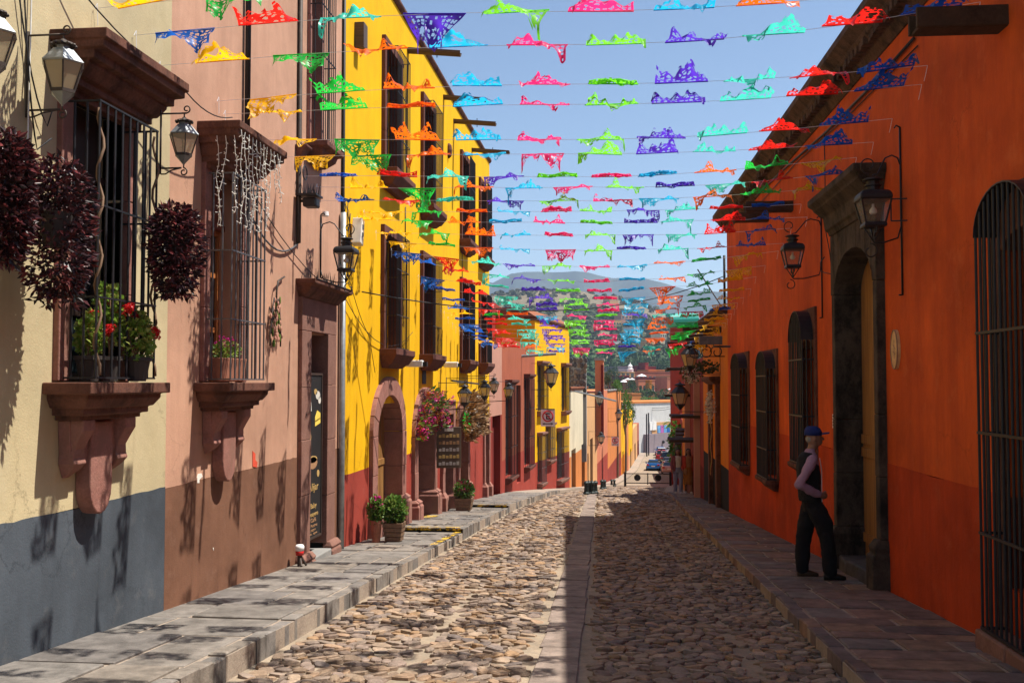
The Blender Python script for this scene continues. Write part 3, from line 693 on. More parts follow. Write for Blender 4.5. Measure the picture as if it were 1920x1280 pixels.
# the lower half of the board: list lines
for tx, z, sz, wd in (('Café', -.19, .08, .24), ('y Postres', -.26, .06, .36), ('jugos', -.31, .045, .22), ('tés  agua', -.36, .04, .36)): put_text(tx, sz, LW, 13.74, .002, z, 'chalk_brown', cb, 1, wd)
# paint loss on the tan house
def scrap(poly, mat, nm='paint_chip'): m = MB(); m.fprism(LW, poly, .0, .006); return m.build(nm, mat, B2)
def lpoly(pts): return [LW.pick(*p) for p in pts]
scrap(lpoly([(473, 845), (478, 850), (478, 862), (482, 866), (481, 876), (473, 874)]), 'patch_red'); scrap(lpoly([(371, 888), (377, 887), (379, 893), (373, 899), (373, 905), (369, 905), (369, 895)]), 'patch_white')
for pts in ([(398, 1026), (400, 1026), (399.5, 1032)],): scrap(lpoly(pts), 'patch_red' if pts[0][0] > 450 else 'patch_white')
# pipes and cables on the tan house
def cable(name, pts, label, cat='cable', mat='cable_black', r=.008): 
    m = MB(); m.tube(pts, r, 6); return tag(m.build(name, mat, smooth=True), label, cat)
cable('wall_tube', [LW.P(LW.u(450), .05, 9.2), LW.P(LW.u(450), .05, 4.4)], 'thin black tube running down to the tan house window hood', 'pipe', 'iron', .035)  # dark vertical line above the hood, built as a tube
cable('conduit', [LW.P(LW.u(553), .03, 9.2), LW.P(LW.u(553), .03, 3.9), LW.P(LW.u(550), .05, 3.55)], 'dark brown conduit down the tan wall above the floodlight', 'pipe', 'rusty_iron', .035)
cable('corner_cable', [LW.P(15.0, .03, 9.2), LW.P(15.0, .03, 4.2), LW.P(15.05, .06, 3.7)], 'black cable down the joint between tan and yellow houses', 'cable', 'cable_black', .028)
cable('downpipe', [LW.P(14.92, .06, 4.30), LW.P(14.92, .06, .6), LW.P(14.92, .06, -.95)], 'grey downpipe at the corner of the tan and yellow houses', 'pipe', 'zinc', .05)
def sag(p, q, s, n=8):
    p, q = Vector(p), Vector(q); return [p.lerp(q, i/n)-Vector((0, 0, s*4*(i/n)*(1-i/n))) for i in range(n+1)]
cable('light_cable', sag(LW.P(7.0, .02, 5.0), LW.P(8.8, .3, 4.4), .12)+sag(LW.P(8.8, .3, 4.4), LW.P(10.0, .3, 4.42), .1), 'thin dark cable looped from the cream house over the window hoods', 'cable', 'cable_black', .006)
cable('light_cable', sag(LW.P(11.3, .03, 3.6), LW.P(12.9, .03, 3.55), .22), 'grey cable sagging to the spiked floodlight', 'cable', 'grey_iron', .012)
cable('light_cable', sag(LW.P(11.3, .03, 3.9), LW.P(15.0, .05, 3.05), .2)+sag(LW.P(15.0, .05, 3.05), LW.P(20.0, .06, 2.75), .5), 'thin cable from the tan window across to the yellow house', 'cable', 'cable_black', .006)
cable('light_cable', sag(LW.P(15.2, .06, 3.4), LW.P(16.6, .04, 2.5), .1)+[LW.P(17.0, .04, 1.9)], 'thin cable hanging down the yellow wall from the meter box', 'cable', 'cable_black', .006)
for i in range(3):
    cable('light_cable', sag(LW.P(7.0-.16*i, .02, 5.2), LW.P(6.95+.12*i, .04, 3.2+.2*i), .3)+[LW.P(7.15, .1, 3.3+.2*i)], ('white', 'thin dark', 'looped black')[i]+' wire hanging behind the cream house lantern', 'cable', ('cable_white', 'cable_black', 'cable_black')[i], .006)
# ---- lanterns
def scroll(c, r, a0, turns, ax, up, n=18):
    return [Vector(c)+(ax*math.cos(a0+turns*2*math.pi*i/n)+up*math.sin(a0+turns*2*math.pi*i/n))*(r*(1-.62*i/n)) for i in range(n+1)]
UPZ = Vector((0, 0, 1))
def lantern_hex(fr, u, d, ztop, h, label, rootd=0, mat='rusty_iron', roof='zinc', glassm='lamp_pane', armtop=.05, armbot=.02, group='iron lanterns on the left houses'):
    k = h/.48; base = fr.P(u, d, ztop-h); t = thing('wall_lantern', label, 'lantern', base, group)
    prof_r = [(.135*k, -.155*k), (.155*k, -.17*k), (.10*k, -.09*k), (.055*k, -.055*k), (.05*k, -.02*k)]
    c = base+Vector((0, 0, h)); m = MB(); m.lathe(c, [(.15*k, -.175*k), (.16*k, -.165*k), (.075*k, -.065*k), (.05*k, -.06*k), (.05*k, -.03*k)], 6); m.build('roof', roof, t)
    m = MB(); m.lathe(c, [(.05*k, -.035*k), (.085*k, -.03*k), (.07*k, -.012*k), (.03*k, .0), (.012*k, .02*k)], 10)
    for j in range(10):
        a = 2*math.pi*j/10; m.ball(c+Vector((.078*k*math.cos(a), .078*k*math.sin(a), -.03*k)), .018*k, .018*k, .014*k, 6, 4)
    m.build('crown', mat, t)
    m = MB(); m.lathe(c, [(.145*k, -.175*k), (.085*k, -.36*k)], 6); m.build('glass', glassm, t)
    m = MB()
    for j in range(6):
        a = 2*math.pi*j/6; e = Vector((math.cos(a), math.sin(a), 0)); m.tube([c+e*.147*k+Vector((0, 0, -.175*k)), c+e*.087*k+Vector((0, 0, -.36*k))], .006*k, 4)
    m.lathe(c, [(.09*k, -.385*k), (.092*k, -.36*k)], 6)
    m.build('frame', mat, t)
    m = MB(); m.lathe(c, [(.006*k, -.48*k), (.012*k, -.465*k), (.085*k, -.385*k)], 6); m.build('base', roof, t)
    m = MB(); w0 = fr.P(u, rootd, 0); r = .008
    z1, z0 = ztop+armtop, ztop-h-armbot; A = lambda dd, z: fr.P(u, dd, z)
    m.tube([A(rootd+.012, z1+.03), A(rootd+.012, z0-.05)], .009, 5); m.tube([A(rootd, z1), A(d+.02, z1)], r, 5); m.tube([A(d, z1), A(d, ztop)], r*.8, 5)
    m.tube(scroll(A(d+.02, z1+.035), .035, -math.pi/2, 1.1, fr.n, UPZ), r*.8, 5)
    m.tube([A(rootd+.01, z0), A(d-.02, z0)], r, 5); m.tube([A(rootd+.02, z0-.05), A(rootd+.06, z0-.05), A(d*.5+rootd*.5, z0-.02), A(d-.02, z0)], r*.8, 5)
    m.tube(scroll(A(d+.0, z0-.035), .035, math.pi/2, -1.1, fr.n, UPZ), r*.8, 5); m.tube([A(d, z0), A(d, ztop-h)], r*.8, 5)
    m.build('bracket', mat, t, smooth=True); return t
lantern_hex(LW, 6.98, .28, LW.z(110, 72, .28), .47, 'tarnished hexagonal lantern in front of the cream house window hood')
lantern_hex(LW, 6.28, .22, 4.12, .47, 'hexagonal lantern cut off by the left picture edge')
lantern_hex(LW, 8.42, .52, LW.z(340, 220, .52), .40, 'hexagonal lantern on the caged window beside the tan house', rootd=.3)
def lantern_box(fr, u, d, ztop, h, label, poletop, polebot, mat='iron', glassm='lamp_pane_clear', rootd=0, group=None, door=False, scrolls=True):
    'square tapered street lantern with round shoulder and chimney on a long iron pole'
    k = h/.62; base = fr.P(u, d, ztop-h); t = thing('wall_lantern', label, 'lantern', base, group); c = base+Vector((0, 0, h))
    rot = .5
    m = MB(); m.lathe(c, [(.07*k, 0), (.10*k, -.012*k), (.10*k, -.022*k), (.06*k, -.03*k), (.06*k, -.06*k), (.085*k, -.065*k), (.085*k, -.078*k), (.065*k, -.085*k), (.065*k, -.12*k)], 12); m.build('chimney', mat, t)
    m = MB(); q = math.sqrt(2); m.lathe(c, [(.07*k*q, -.12*k), (.13*k*q, -.14*k), (.15*k*q, -.17*k), (.152*k*q, -.22*k), (.135*k*q, -.222*k)], 4, rot=rot); m.build('hood', mat, t, bevel=.015*k)
    m = MB(); m.lathe(c, [(.136*k*q, -.225*k), (.09*k*q, -.44*k)], 4, rot=rot); m.build('glass', glassm, t)
    m = MB()
    for j in range(4):
        a = 2*math.pi*(j+rot)/4; e = Vector((math.cos(a), math.sin(a), 0))*q; m.tube([c+e*.14*k+Vector((0, 0, -.22*k)), c+e*.092*k+Vector((0, 0, -.44*k))], .011*k, 4)
    m.lathe(c, [(.10*k*q, -.48*k), (.105*k*q, -.465*k), (.098*k*q, -.435*k)], 4, rot=rot); m.build('frame', mat, t)
    m = MB(); m.lathe(c, [(.012*k, -.25*k), (.014*k, -.28*k), (.035*k, -.31*k), (.038*k, -.335*k), (.02*k, -.355*k)], 10); m.build('bulb', 'bulb', t, smooth=True)
    m = MB()
    for s in (-1, 1):
        for ax in ((fr.t*s),):
            m.tube([c+ax*.09*k+Vector((0, 0, -.48*k)), c+Vector((0, 0, -.61*k))], .009*k, 4)
            m.tube(scroll(c+ax*.10*k+Vector((0, 0, -.515*k)), .032*k, math.pi/2, -1.2*s, fr.t, UPZ), .008*k, 4); m.tube(scroll(c+ax*.03*k+Vector((0, 0, -.6*k)), .022*k, math.pi/2, -1.2*s, fr.t, UPZ), .007*k, 4)
    m.tube([c+fr.n*.09*k+Vector((0, 0, -.48*k)), c+Vector((0, 0, -.62*k))], .009*k, 4); m.tube([c-fr.n*.09*k+Vector((0, 0, -.48*k)), c+Vector((0, 0, -.62*k))], .009*k, 4)
    m.build('stand', mat, t, smooth=True)
    if door:
        m = MB(); a = c+(fr.t*-1-fr.n*.2)*.14*k
        o0 = c-fr.t*.13*k-fr.n*.13*k; o1 = o0-fr.n*.17*k-fr.t*.03
        for p, q2 in (((o0, -.23), (o1, -.23)), ((o0, -.44), (o1-Vector((0, 0, 0)), -.44)), ((o1, -.23), (o1, -.44)), ((o0, -.23), (o0, -.44))): m.tube([p[0]+Vector((0, 0, p[1]*k)), q2[0]+Vector((0, 0, q2[1]*k))], .008*k, 4)
        m.build('open_pane', mat, t)
    A = lambda dd, z: fr.P(u, dd, z); m = MB(); r = .009
    m.tube([A(rootd+.012, poletop), A(rootd+.012, polebot)], .011, 5); m.tube([A(rootd+.012, poletop), A(rootd+.05, poletop+.02), A(rootd+.07, poletop-.01)], .009, 5)
    za = ztop+.14*k; dm = (rootd+d)/2
    m.tube([A(rootd+.012, za-.02), A(rootd+.04, za+.06), A(dm-.05, za+.09), A(dm+.02, za+.06), A(d-.05, za-.11), A(d, za-.12), A(d, ztop)], r, 5)
    m.tube(scroll(A(d+.04, za-.01), .09*k, -math.pi/2, .95, fr.n, UPZ), r*.8, 5)
    zb = ztop-h-.01
    m.tube([A(d, zb+.02), A(d, zb), A(dm+.05, zb), A(rootd+.05, zb+.05), A(rootd+.012, zb+.18)], r, 5)
    if scrolls: m.tube(scroll(A(d+.04, zb-.09), .08*k, math.pi/2, .95, fr.n, UPZ), r*.8, 5)
    m.tube([A(rootd+.012, polebot), A(rootd+.05, polebot)], r, 5)
    m.build('bracket', mat, t, smooth=True); return t
lantern_box(LW, 13.95, .38, LW.z(625, 433, .38), .62, 'black square lantern on a tall bracket above the cafe door', LW.z(597, 400), LW.z(597, 520), glassm='lamp_pane_clear', scrolls=True)
m = MB(); m.lathe(LW.P(14.0, .06, LW.z(603, 402, .06)), [(.04, 0), (.05, .01), (.045, .07), (.02, .075)], 10); tag(m.build('photocell', 'camera_white'), 'small white light sensor on top of the cafe lantern bracket', 'sensor')
# spiked floodlight
fl = thing('floodlight', 'black floodlight with bird spikes on the tan wall', 'floodlight', LW.P(12.95, .12, LW.z(575, 370, .15)))
zf = LW.z(575, 372, .18); m = MB(); m.fbox(LW, 12.85, 13.05, .1, .28, zf-.09, zf+.03); m.build('body', 'iron', fl, bevel=.02)
m = MB(); m.fbox(LW, 12.80, 13.1, .02, .30, zf+.05, zf+.075); m.tube([LW.P(12.95, 0, zf), LW.P(12.95, .12, zf)], .02, 6); m.build('bracket', 'iron', fl)
m = MB()
for i in range(34): u, d = 12.8+.3*random.random(), .02+.28*random.random(); m.tube([LW.P(u, d, zf+.07), LW.P(u+j_(.03), d+j_(.03), zf+.07+random.uniform(.08, .16))], [.008, .001], 4)
m.build('spikes', 'iron', fl)
# corbel stub and ring above it
m = MB(); z = LW.z(560, 275); m.fstack(LW, 12.85, 13.05, [(.02, -.03, z-.22), (.12, 0, z-.06), (.16, .02, z-.03), (.16, .02, z)]); ob = m.build('wall_corbel', 'dark_pink_stone', None, bevel=.01); tag(ob, 'small stone corbel stub above the spiked floodlight', 'corbel')
m = MB(); m.tube([LW.P(12.95+.09*math.cos(t*.4), .1, z-.36+.09*math.sin(t*.4)) for t in range(17)], .009, 5); tag(m.build('iron_ring', 'iron'), 'iron ring hanging under the stone corbel', 'ring')
# meter box tangle on the yellow corner
mt = thing('meter_box', 'dirty white electric box tilted on the yellow wall corner', 'meter box', LW.P(15.4, .05, LW.z(660, 430)))
z = LW.z(660, 428, .12); vs = []
m = MB()
for dd in (.04, .2):
    for a, b in ((-.11, -.19), (.05, -.23), (.13, .19), (-.02, .22)): vs.append(LW.P(15.52+a, dd, z+b))
m.add(vs, [(0, 1, 2, 3), (4, 7, 6, 5)]+[(i, (i+1) % 4, 4+(i+1) % 4, 4+i) for i in range(4)]); m.build('case', 'patch_white', mt, bevel=.012)
m = MB(); m.fbox(LW, 15.5, 15.58, .2, .21, z+.04, z+.11); m.fbox(LW, 15.48, 15.56, .2, .21, z-.08, z-.02); m.build('dial', 'grey_iron', mt)
for i in range(7):
    p = [LW.P(15.04+.05*i, .03+.02*(i % 3), z+.5-.05*i)]
    for k in range(5): p.append(p[-1]+Vector((j_(.03), j_(.07), -.17)))
    cable('meter_cable', p, ('leftmost', 'second', 'third', 'middle', 'fifth', 'sixth', 'rightmost')[i]+' of the tangled wires beside the meter box', 'cable', 'cable_black', .007)
# iron wall ornament with flowers
orn = thing('wall_ornament', 'green and pink iron flower ornament hanging on the tan wall', 'ornament', LW.P(11.9, .05, LW.z(510, 600)))
uc = LW.u(508); zc = LW.z(508, 590); m = MB()
m.tube([LW.P(LW.u(527), .03, LW.z(527, 518)), LW.P(uc+.05, .06, zc+.42), LW.P(uc, .06, zc+.3), LW.P(uc, .05, zc-.1)], .012, 5)
for s in (-1, 1):
    for k in range(3): m.tube([LW.P(uc, .05, zc+.15-.1*k), LW.P(uc+s*(.08+.03*k), .06, zc+.2-.12*k), LW.P(uc+s*(.13+.03*k), .05, zc+.05-.14*k), LW.P(uc+s*(.1+.04*k), .05, zc-.1-.14*k)], .010, 5)
m.build('stem', 'rusty_iron', orn, smooth=True)
m = MB()
for i in range(26): u, z = uc+j_(.2), zc+random.uniform(-.36, .18); m.ball(LW.P(u, .06, z), .018, .022, .035, 6, 4)
m.build('bud', 'rose_plaster', orn)
m = MB()
for i in range(18): u, z = uc+j_(.2), zc+random.uniform(-.36, .2); m.ball(LW.P(u, .055, z), .014, .02, .05, 6, 4)
m.build('leaf', 'leaf_green', orn)
# standpipe at the foot of the cafe jamb
sp = thing('standpipe', 'small standpipe with white and red cap by the cafe step', 'standpipe', (-4.06, 12.45, gz(12.45)+hl(12.45)))
b0 = Vector((-4.06, 12.45, gz(12.45)+hl(12.45)))
m = MB(); m.tube([b0, b0+Vector((0, 0, .14))], .03, 8); m.tube([b0+Vector((.05, -.08, .01)), b0+Vector((0, 0, .13))], .018, 6); m.tube([b0+Vector((.07, .06, .0)), b0+Vector((0, 0, .15))], .015, 6); m.build('pipe', 'rusty_iron', sp)
m = MB(); m.lathe(b0+Vector((0, 0, .14)), [(.05, 0), (.055, .05), (.045, .055)], 12); m.build('collar', 'red_paint', sp, smooth=True)
m = MB(); m.lathe(b0+Vector((0, 0, .195)), [(.055, 0), (.06, .05), (.045, .075), (.01, .08)], 12); m.build('cap', 'white_paint', sp, smooth=True)
# ---- plants
def leaf_cloud(n, f, ln, wd, droop=.3, seed=1, curl=True):
    'n separate pointed leaves; f() gives (position, outward direction)'
    rnd = random.Random(seed); m = MB()
    for i in range(n):
        p, o = f(rnd); o = Vector(o)+Vector((rnd.uniform(-.6, .6), rnd.uniform(-.6, .6), rnd.uniform(-.4, .6)-droop)); o.normalize()
        s = o.orthogonal().normalized(); s = Matrix.Rotation(rnd.uniform(0, 6.3), 3, o) @ s; nn = o.cross(s); k = rnd.uniform(.6, 1.25); L, W = ln*k, wd*k; p = Vector(p)
        m.add([p, p+o*L*.45+s*W+nn*W*.3, p+o*L-nn*L*.12, p+o*L*.45-s*W+nn*W*.3], [(0, 1, 2), (0, 2, 3)])
    return m
def petals(n, f, r, seed=1):
    rnd = random.Random(seed); m = MB()
    for i in range(n):
        p, o = f(rnd); p = Vector(p)
        for k in range(5):
            d = Vector((rnd.gauss(0, 1), rnd.gauss(0, 1), rnd.gauss(0, 1))).normalized(); s = d.orthogonal().normalized(); c = p+d*r*.5
            m.add([c-s*r*.6, c+d*r*.6, c+s*r*.6, c-d.cross(s)*r*.6+d*r*.3], [(0, 1, 2, 3)])
    return m
def ell(c, a, b, cc, shell=.55):
    c = Vector(c)
    def f(r):
        while True:
            d = Vector((r.gauss(0, 1), r.gauss(0, 1), r.gauss(0, 1)))
            if d.length > .1: break
        d.normalize(); k = shell+(1-shell)*r.random()
        return c+Vector((d.x*a*k, d.y*b*k, d.z*cc*k)), d
    return f
def hanging(px, py, d, wpx, hpx, label, seed):
    u, z = LW.pick(px, py, d); y = u; k = y/PXF; a, h = wpx*k/2, hpx*k/2; c = LW.P(u, d, z)
    t = thing('hanging_plant', label, 'plant', c-UPZ*h, 'purple hanging plants')
    rnd = random.Random(seed); lobes = [(j_(.35)*a, j_(.35)*a, random.uniform(-.75, .75)*h) for _ in range(9)]
    def f(r):
        q = r.choice(lobes); p = Vector(q)+Vector((r.gauss(0, .45)*a, r.gauss(0, .45)*a, r.gauss(0, .3)*h))
        rr = math.hypot(p.x, p.y)
        if rr > a*.95: p.x *= a*.95/rr; p.y *= a*.95/rr
        e = math.sqrt((rr/a)**2+(p.z/h)**2)
        if e > 1: p = p/e
        if p.z < 0 and r.random() < .16: p.z = -h*r.uniform(.7, 1.12); p.x *= .8; p.y *= .8
        return c+p, Vector((p.x/a, p.y/a, .25*p.z/h))
    leaf_cloud(3000, f, .062, .014, .25, seed).build('foliage', 'leaf_purple', t, fix=False)
    m = MB(); m.lathe(c-UPZ*h*.3, [(a*.3, 0), (a*.45, h*.5)], 10); m.build('basket', 'clay_dark', t)
    m = MB(); m.tube([c+UPZ*h*.3, c+UPZ*(h*1.05)], .006, 4); m.build('hook', 'iron', t)
hanging(106, 425, .36, 140, 265, 'large dark purple hanging plant left of the cream window cage', 3)
hanging(16, 365, .34, 90, 235, 'purple hanging plant cut off by the left picture edge', 4)
hanging(330, 465, .58, 104, 165, 'compact purple hanging plant between the cream and tan windows', 5)
def geranium(px, py, d, a, h, label, seed, pet='petal_red', nl=420, lf='leaf_lime', stem=True):
    u, z = LW.pick(px, py, d); c = LW.P(u, d, z); t = thing('potted_geranium', label, 'plant', LW.P(u, d, 1.76))
    leaf_cloud(nl, ell(c, .10, a, h, .3), .045, .026, -.2, seed).build('foliage', lf, t, fix=False)
    heads = [ell(c+UPZ*h*.3, .1, a*.9, h*.75, .7)(random.Random(seed+q))[0]+Vector((.08, 0, .03)) for q in range(5)]
    petals(75, lambda r: (r.choice(heads)+Vector((r.gauss(0, .014), r.gauss(0, .018), r.gauss(0, .014))), UPZ), .02, seed).build('flowers', pet, t, fix=False)
    m = MB(); rnd = random.Random(seed)
    for i in range(6): m.tube([LW.P(u+rnd.uniform(-.05, .05), d, 1.85), LW.P(u+rnd.uniform(-a, a)*.6, d+.03, (1.85+z)/2), LW.P(u+rnd.uniform(-a, a), d+rnd.uniform(-.06, .06), z+rnd.uniform(-.5, .5)*h)], .006, 4)
    m.build('stems', 'vine', t)
    m = MB(); p = LW.P(u, d, 1.735); m.lathe(p, [(.07, 0), (.10, .16), (.115, .165), (.115, .195), (.09, .195)], 14); m.build('pot', 'clay_dark', t, smooth=False); return t
geranium(168, 625, .14, .11, .17, 'geranium with bright green leaves at the near end of the cream window', 11)
geranium(205, 588, .18, .13, .26, 'red flowering geranium in the middle of the cream window cage', 12)
geranium(258, 630, .30, .24, .22, 'straggling red geranium pushing through the far bars of the cream window', 13, nl=640)
def flowerbox():
    u = LW.u(432, .1); t = thing('flower_trough', 'clay trough of magenta flowers behind the tan window bars', 'plant', LW.P(u, .08, 1.74))
    m = MB(); m.fstack(LW, 10.1, 10.75, [(.16, 0, 1.74), (.19, .01, 1.98)], dback=.02); m.build('trough', 'terracotta_pot', t, bevel=.01)
    c = LW.P(10.43, .1, 2.06); leaf_cloud(420, ell(c, .08, .32, .10, .3), .04, .017, -.4, 21).build('foliage', 'leaf_lime', t, fix=False); petals(40, ell(c+UPZ*.08, .08, .3, .07, .5), .02, 22).build('flowers', 'petal_magenta', t, fix=False)
flowerbox()
# twisting vine up the cream window bars
for i, (u, lab) in enumerate(((7.47, 'brown vine twisting up the near corner bar of the cream window'), (8.36, 'brown vine twisting up the far corner bar of the cream window'))):
    m = MB(); m.tube([LW.P(u+.025*math.sin(k*1.1), .3+.025*math.cos(k*1.1), 1.78+k*.075) for k in range(28)], .011, 5); tag(m.build('vine', 'vine', smooth=True), lab, 'vine')
# icicle light strings on the tan window hood
for i in range(15):
    if i < 3: base = LW.P(9.86, .2+.09*i, 4.2)
    else: base = LW.P(9.88+(i-3)*.105, .445, 4.26)
    L = random.choice((.55, .8, 1.0, .7, .9, .45)) if i > 1 else .9
    t = thing('light_string', '%s drop of the white icicle lights on the tan window hood' % ['first', 'second', 'third', 'fourth', 'fifth', 'sixth', 'seventh', 'eighth', 'ninth', 'tenth', 'eleventh', 'twelfth', 'thirteenth', 'fourteenth', 'farthest'][i], 'fairy lights', base, 'icicle lights')
    m = MB(); p = [base]; n = int(L/.06)
    for k in range(n): p.append(p[-1]+Vector((j_(.012), j_(.018), -.06)))
    m.tube(p, .0035, 4); m.build('wire', 'cable_white', t)
    m = MB()
    for q in p[1:]:
        for _ in range(2): e = Vector((j_(.03), j_(.045), j_(.025))); m.tube([q, q+e], [.003, .0045], 4)
    m.build('bulbs', 'bulb', t)
# ------------------------------------------------------------------ yellow house
B3 = thing('house', 'tall bright yellow house with red base, caged balcony windows and arched stone doors', 'house', (-4.2, 23, gz(23)))
YW = [(17.52, 19.0), (21.0, 22.5), (26.25, 27.65), (29.8, 31.3)]
UPR, LOR = (5.56, 7.98), (2.33, 4.56)
A1, A2, D3, A4, D5 = (17.1, 19.05), (20.55, 22.35), (23.75, 24.9), (25.95, 27.35), (31.0, 31.9)
gb = lambda u: gz(u)-.3
ops = [(a+.12, b-.12, z0, z1-.12) for a, b in YW for z0, z1 in (UPR, LOR)]
dops = [(A1[0], A1[1], -3, 1.35), (A2[0], A2[1], -3, 1.28), (D3[0], D3[1], -3, .95), (A4[0], A4[1], -3, 1.05), (D5[0], D5[1], -3, .35)]
facade(LW, 15.0, 32.3, .30, 9.0, ops+dops, rev=.32).build('wall', 'yellow_plaster', B3)
dado_band(LW, 15.002, 32.3, -3, .302, [(o[0]-.1, o[1]+.1) for o in dops], 'red_plaster', B3)
m = MB(); m.fstack(LW, 15.0, 32.3, [(.02, 0, 8.93), (.05, .0, 8.96), (.07, .02, 9.0), (.07, .02, 9.05)], dback=-.4); m.build('cornice', 'brown_stone', B3)
for i, (a, b) in enumerate(YW):
    for z0, z1 in (UPR, LOR):
        jambs(LW, a, b, .13, z0, z1-.16, -.18, .07, B3, 'maroon_stone', 3, lintel=True)
        m = MB(); e = .06; m.fstack(LW, a, b, [(.10, -.12, z0-.34), (.16, -.06, z0-.28), (.20, -.04, z0-.27), (.30, e-.02, z0-.12), (.31, e, z0-.10), (.31, e, z0)]); m.build('window_sill', 'maroon_stone', B3, bevel=.008)
        plank_door(LW, a+.13, b-.13, z0, z1-.16, -.2, B3, 'dark_wood', 4, (z0+.2, z0+1.1), name='window_shutter')
        grille(LW, a+.25, b-.18, .24, z0+.02, z1-.14, 11, (z0+.62, z0+1.45), B3, 'iron', .008, side=4)
def arch_door(fr, o, spring, rise, wd, bld, zb, mat, bw=.42, d1=.08, nv=9, trim=0):
    'jamb blocks, voussoir ring, plinth blocks'
    u0, u1 = o[0]+.008, o[1]-.008; zb0 = zb; wd = wd+.008
    for a, s in ((u0-wd, -1), (u1, 1)):
        cuts = [zb0+.5, zb0+1.05, zb0+1.75, spring]; cuts = [c for c in cuts if c < spring-.2]+[spring]
        for c, e in zip(cuts, cuts[1:]): m = MB(); m.fbox(fr, a, a+wd, -.32, d1+random.uniform(-.004, .004), c+.002, e-.002); m.build('jamb_stone', mat, bld, bevel=.01)
        m = MB(); m.fstack(fr, a, a+wd, [(d1+.10, .07, zb0-.5), (d1+.10, .07, zb0+.36), (d1+.07, .04, zb0+.40), (d1+.085, .055, zb0+.44), (d1+.005, .0, zb0+.5)], dback=-.32); m.build('jamb_base', mat, bld, bevel=.012)
    c, h = (u0+u1)/2, (u1-u0)/2
    for i in range(nv):
        t0, t1 = math.pi*(i+.02)/nv, math.pi*(i+.98)/nv; poly = []
        for k in range(4): t = t0+(t1-t0)*k/3; poly.append((c-h*math.cos(t), spring+rise*math.sin(t)))
        for k in range(4): t = t1+(t0-t1)*k/3; poly.append((c-(h+wd)*math.cos(t), spring+(rise+wd)*math.sin(t)))
        m = MB(); m.fprism(fr, poly, -.32, d1+random.uniform(-.004, .004)); m.build('voussoir', mat, bld, bevel=.008)
gl = lambda u: gz(u)+hl(u)
arch_door(LW, A1, .80, .70, .33, B3, gl(18), 'pink_stone')
arch_door(LW, A2, .62, .66, .34, B3, gl(21.4), 'pink_stone')
arch_door(LW, A4, .45, .60, .30, B3, gl(26.6), 'pink_stone')
jambs(LW, D3[0]-.3, D3[1]+.3, .306, gl(24.3)-.3, .95, -.32, .08, B3, 'pink_stone', 4); jambs(LW, D5[0]-.22, D5[1]+.22, .226, gl(31.4)-.3, .35, -.32, .07, B3, 'pink_stone', 3)
for a in (D3[0]-.3, D3[1], D5[0]-.22, D5[1]):
    wd = .3 if a < 28 else .22; z = gl(a); m = MB(); m.fstack(LW, a, a+wd, [(.16, .05, z-.4), (.16, .05, z+.32), (.13, .02, z+.36), (.08, 0, z+.44)], dback=-.1); m.build('jamb_base', 'pink_stone', B3, bevel=.012)
# spandrels above arches are wall; the doors
for o, zt, mt in ((A1, 1.5, 'ochre_wood'), (A2, 1.3, 'dark_wood'), (A4, 1.05, 'ochre_wood')):
    zb = gl((o[0]+o[1])/2)-.05; plank_door(LW, o[0], o[1], zb, zt, -.28, B3, mt, 6, (zb+.3, zb+1.2))
plank_door(LW, D3[0], D3[1], gl(24.3)-.1, .95, -.26, B3, 'dark_wood', 4); plank_door(LW, D5[0], D5[1], gl(31.4)-.1, .35, -.2, B3, 'red_wood', 3)
# rain spouts
for i, (px, py, L) in enumerate(((765, 92, 1.08), (832, 180, 1.05), (851, 225, 1.1), (885, 279, 1.1))):
    u, z = LW.pick(px, py); m = MB(); p0, p1 = LW.P(u, -.15, z+.02), LW.P(u, L, z-.10); ax = (p1-p0).normalized(); sd = fr_t = LW.t; up = sd.cross(ax)*-1
    if up.z < 0: up = -up
    vs = []; n = 8
    for p in (p0, p1):
        for rr in (.10, .075):
            for k in range(n+1): t = math.pi*(k/n)+math.pi; vs.append(p+sd*rr*math.cos(t)+up*rr*math.sin(t))
    N = n+1; fs = []
    for k in range(n): fs += [(k, k+1, 2*N+k+1, 2*N+k), (N+k, N+k+1, 3*N+k+1, 3*N+k), (2*N+k, 2*N+k+1, 3*N+k+1, 3*N+k)]
    fs += [(0, N, 3*N, 2*N), (n, N+n, 3*N+n, 2*N+n)]
    m.add(vs, fs); t = thing('rain_spout', '%s clay rain spout sticking out under the yellow roof edge' % ('nearest', 'second', 'third', 'farthest')[i], 'rain spout', p0, 'rain spouts of the yellow house'); m.build('channel', 'spout_wood', t); m = MB(); m.tube([LW.P(u, L*.55, z-.2), LW.P(u, L*.55, z+.02)], .012, 4); m.build('clip', 'iron', t)
# small wooden ends and fittings on the yellow wall
m = MB(); u, z = LW.pick(668, 60); m.fbox(LW, u-.12, u+.12, 0, .16, z-.3, z+.12); tag(m.build('timber_stub', 'spout_wood', bevel=.01), 'short dark timber stub on the yellow wall near the tan house', 'timber')
m = MB(); u, z = LW.pick(840, 282); m.lathe(LW.P(u, .02, z), [(.02, -.2), (.07, -.15), (.09, 0), (.07, .12), (.03, .17)], 10); tag(m.build('wall_vent', 'brown_stone'), 'dark oval vent on the yellow wall between balcony windows', 'vent')
cable('wall_wire', [LW.P(LW.u(865), .02, 7.9), LW.P(LW.u(865), .02, 3.4)], 'thin vertical wire on the yellow wall beside the third window column', 'cable', 'cable_black', .01)
cable('wall_wire', [LW.P(LW.u(757), .02, 5.2), LW.P(LW.u(757), .02, 4.4)], 'short vertical wire under the first balcony sill', 'cable', 'cable_black', .012)
m = MB(); u, z = LW.pick(794, 697); m.fbox(LW, u-.16, u+.16, 0, .03, z-.26, z+.22); tag(m.build('wall_plaque', 'slate_plaster', bevel=.01), 'dark blue grey plaque on the yellow wall above the flower arch', 'plaque')
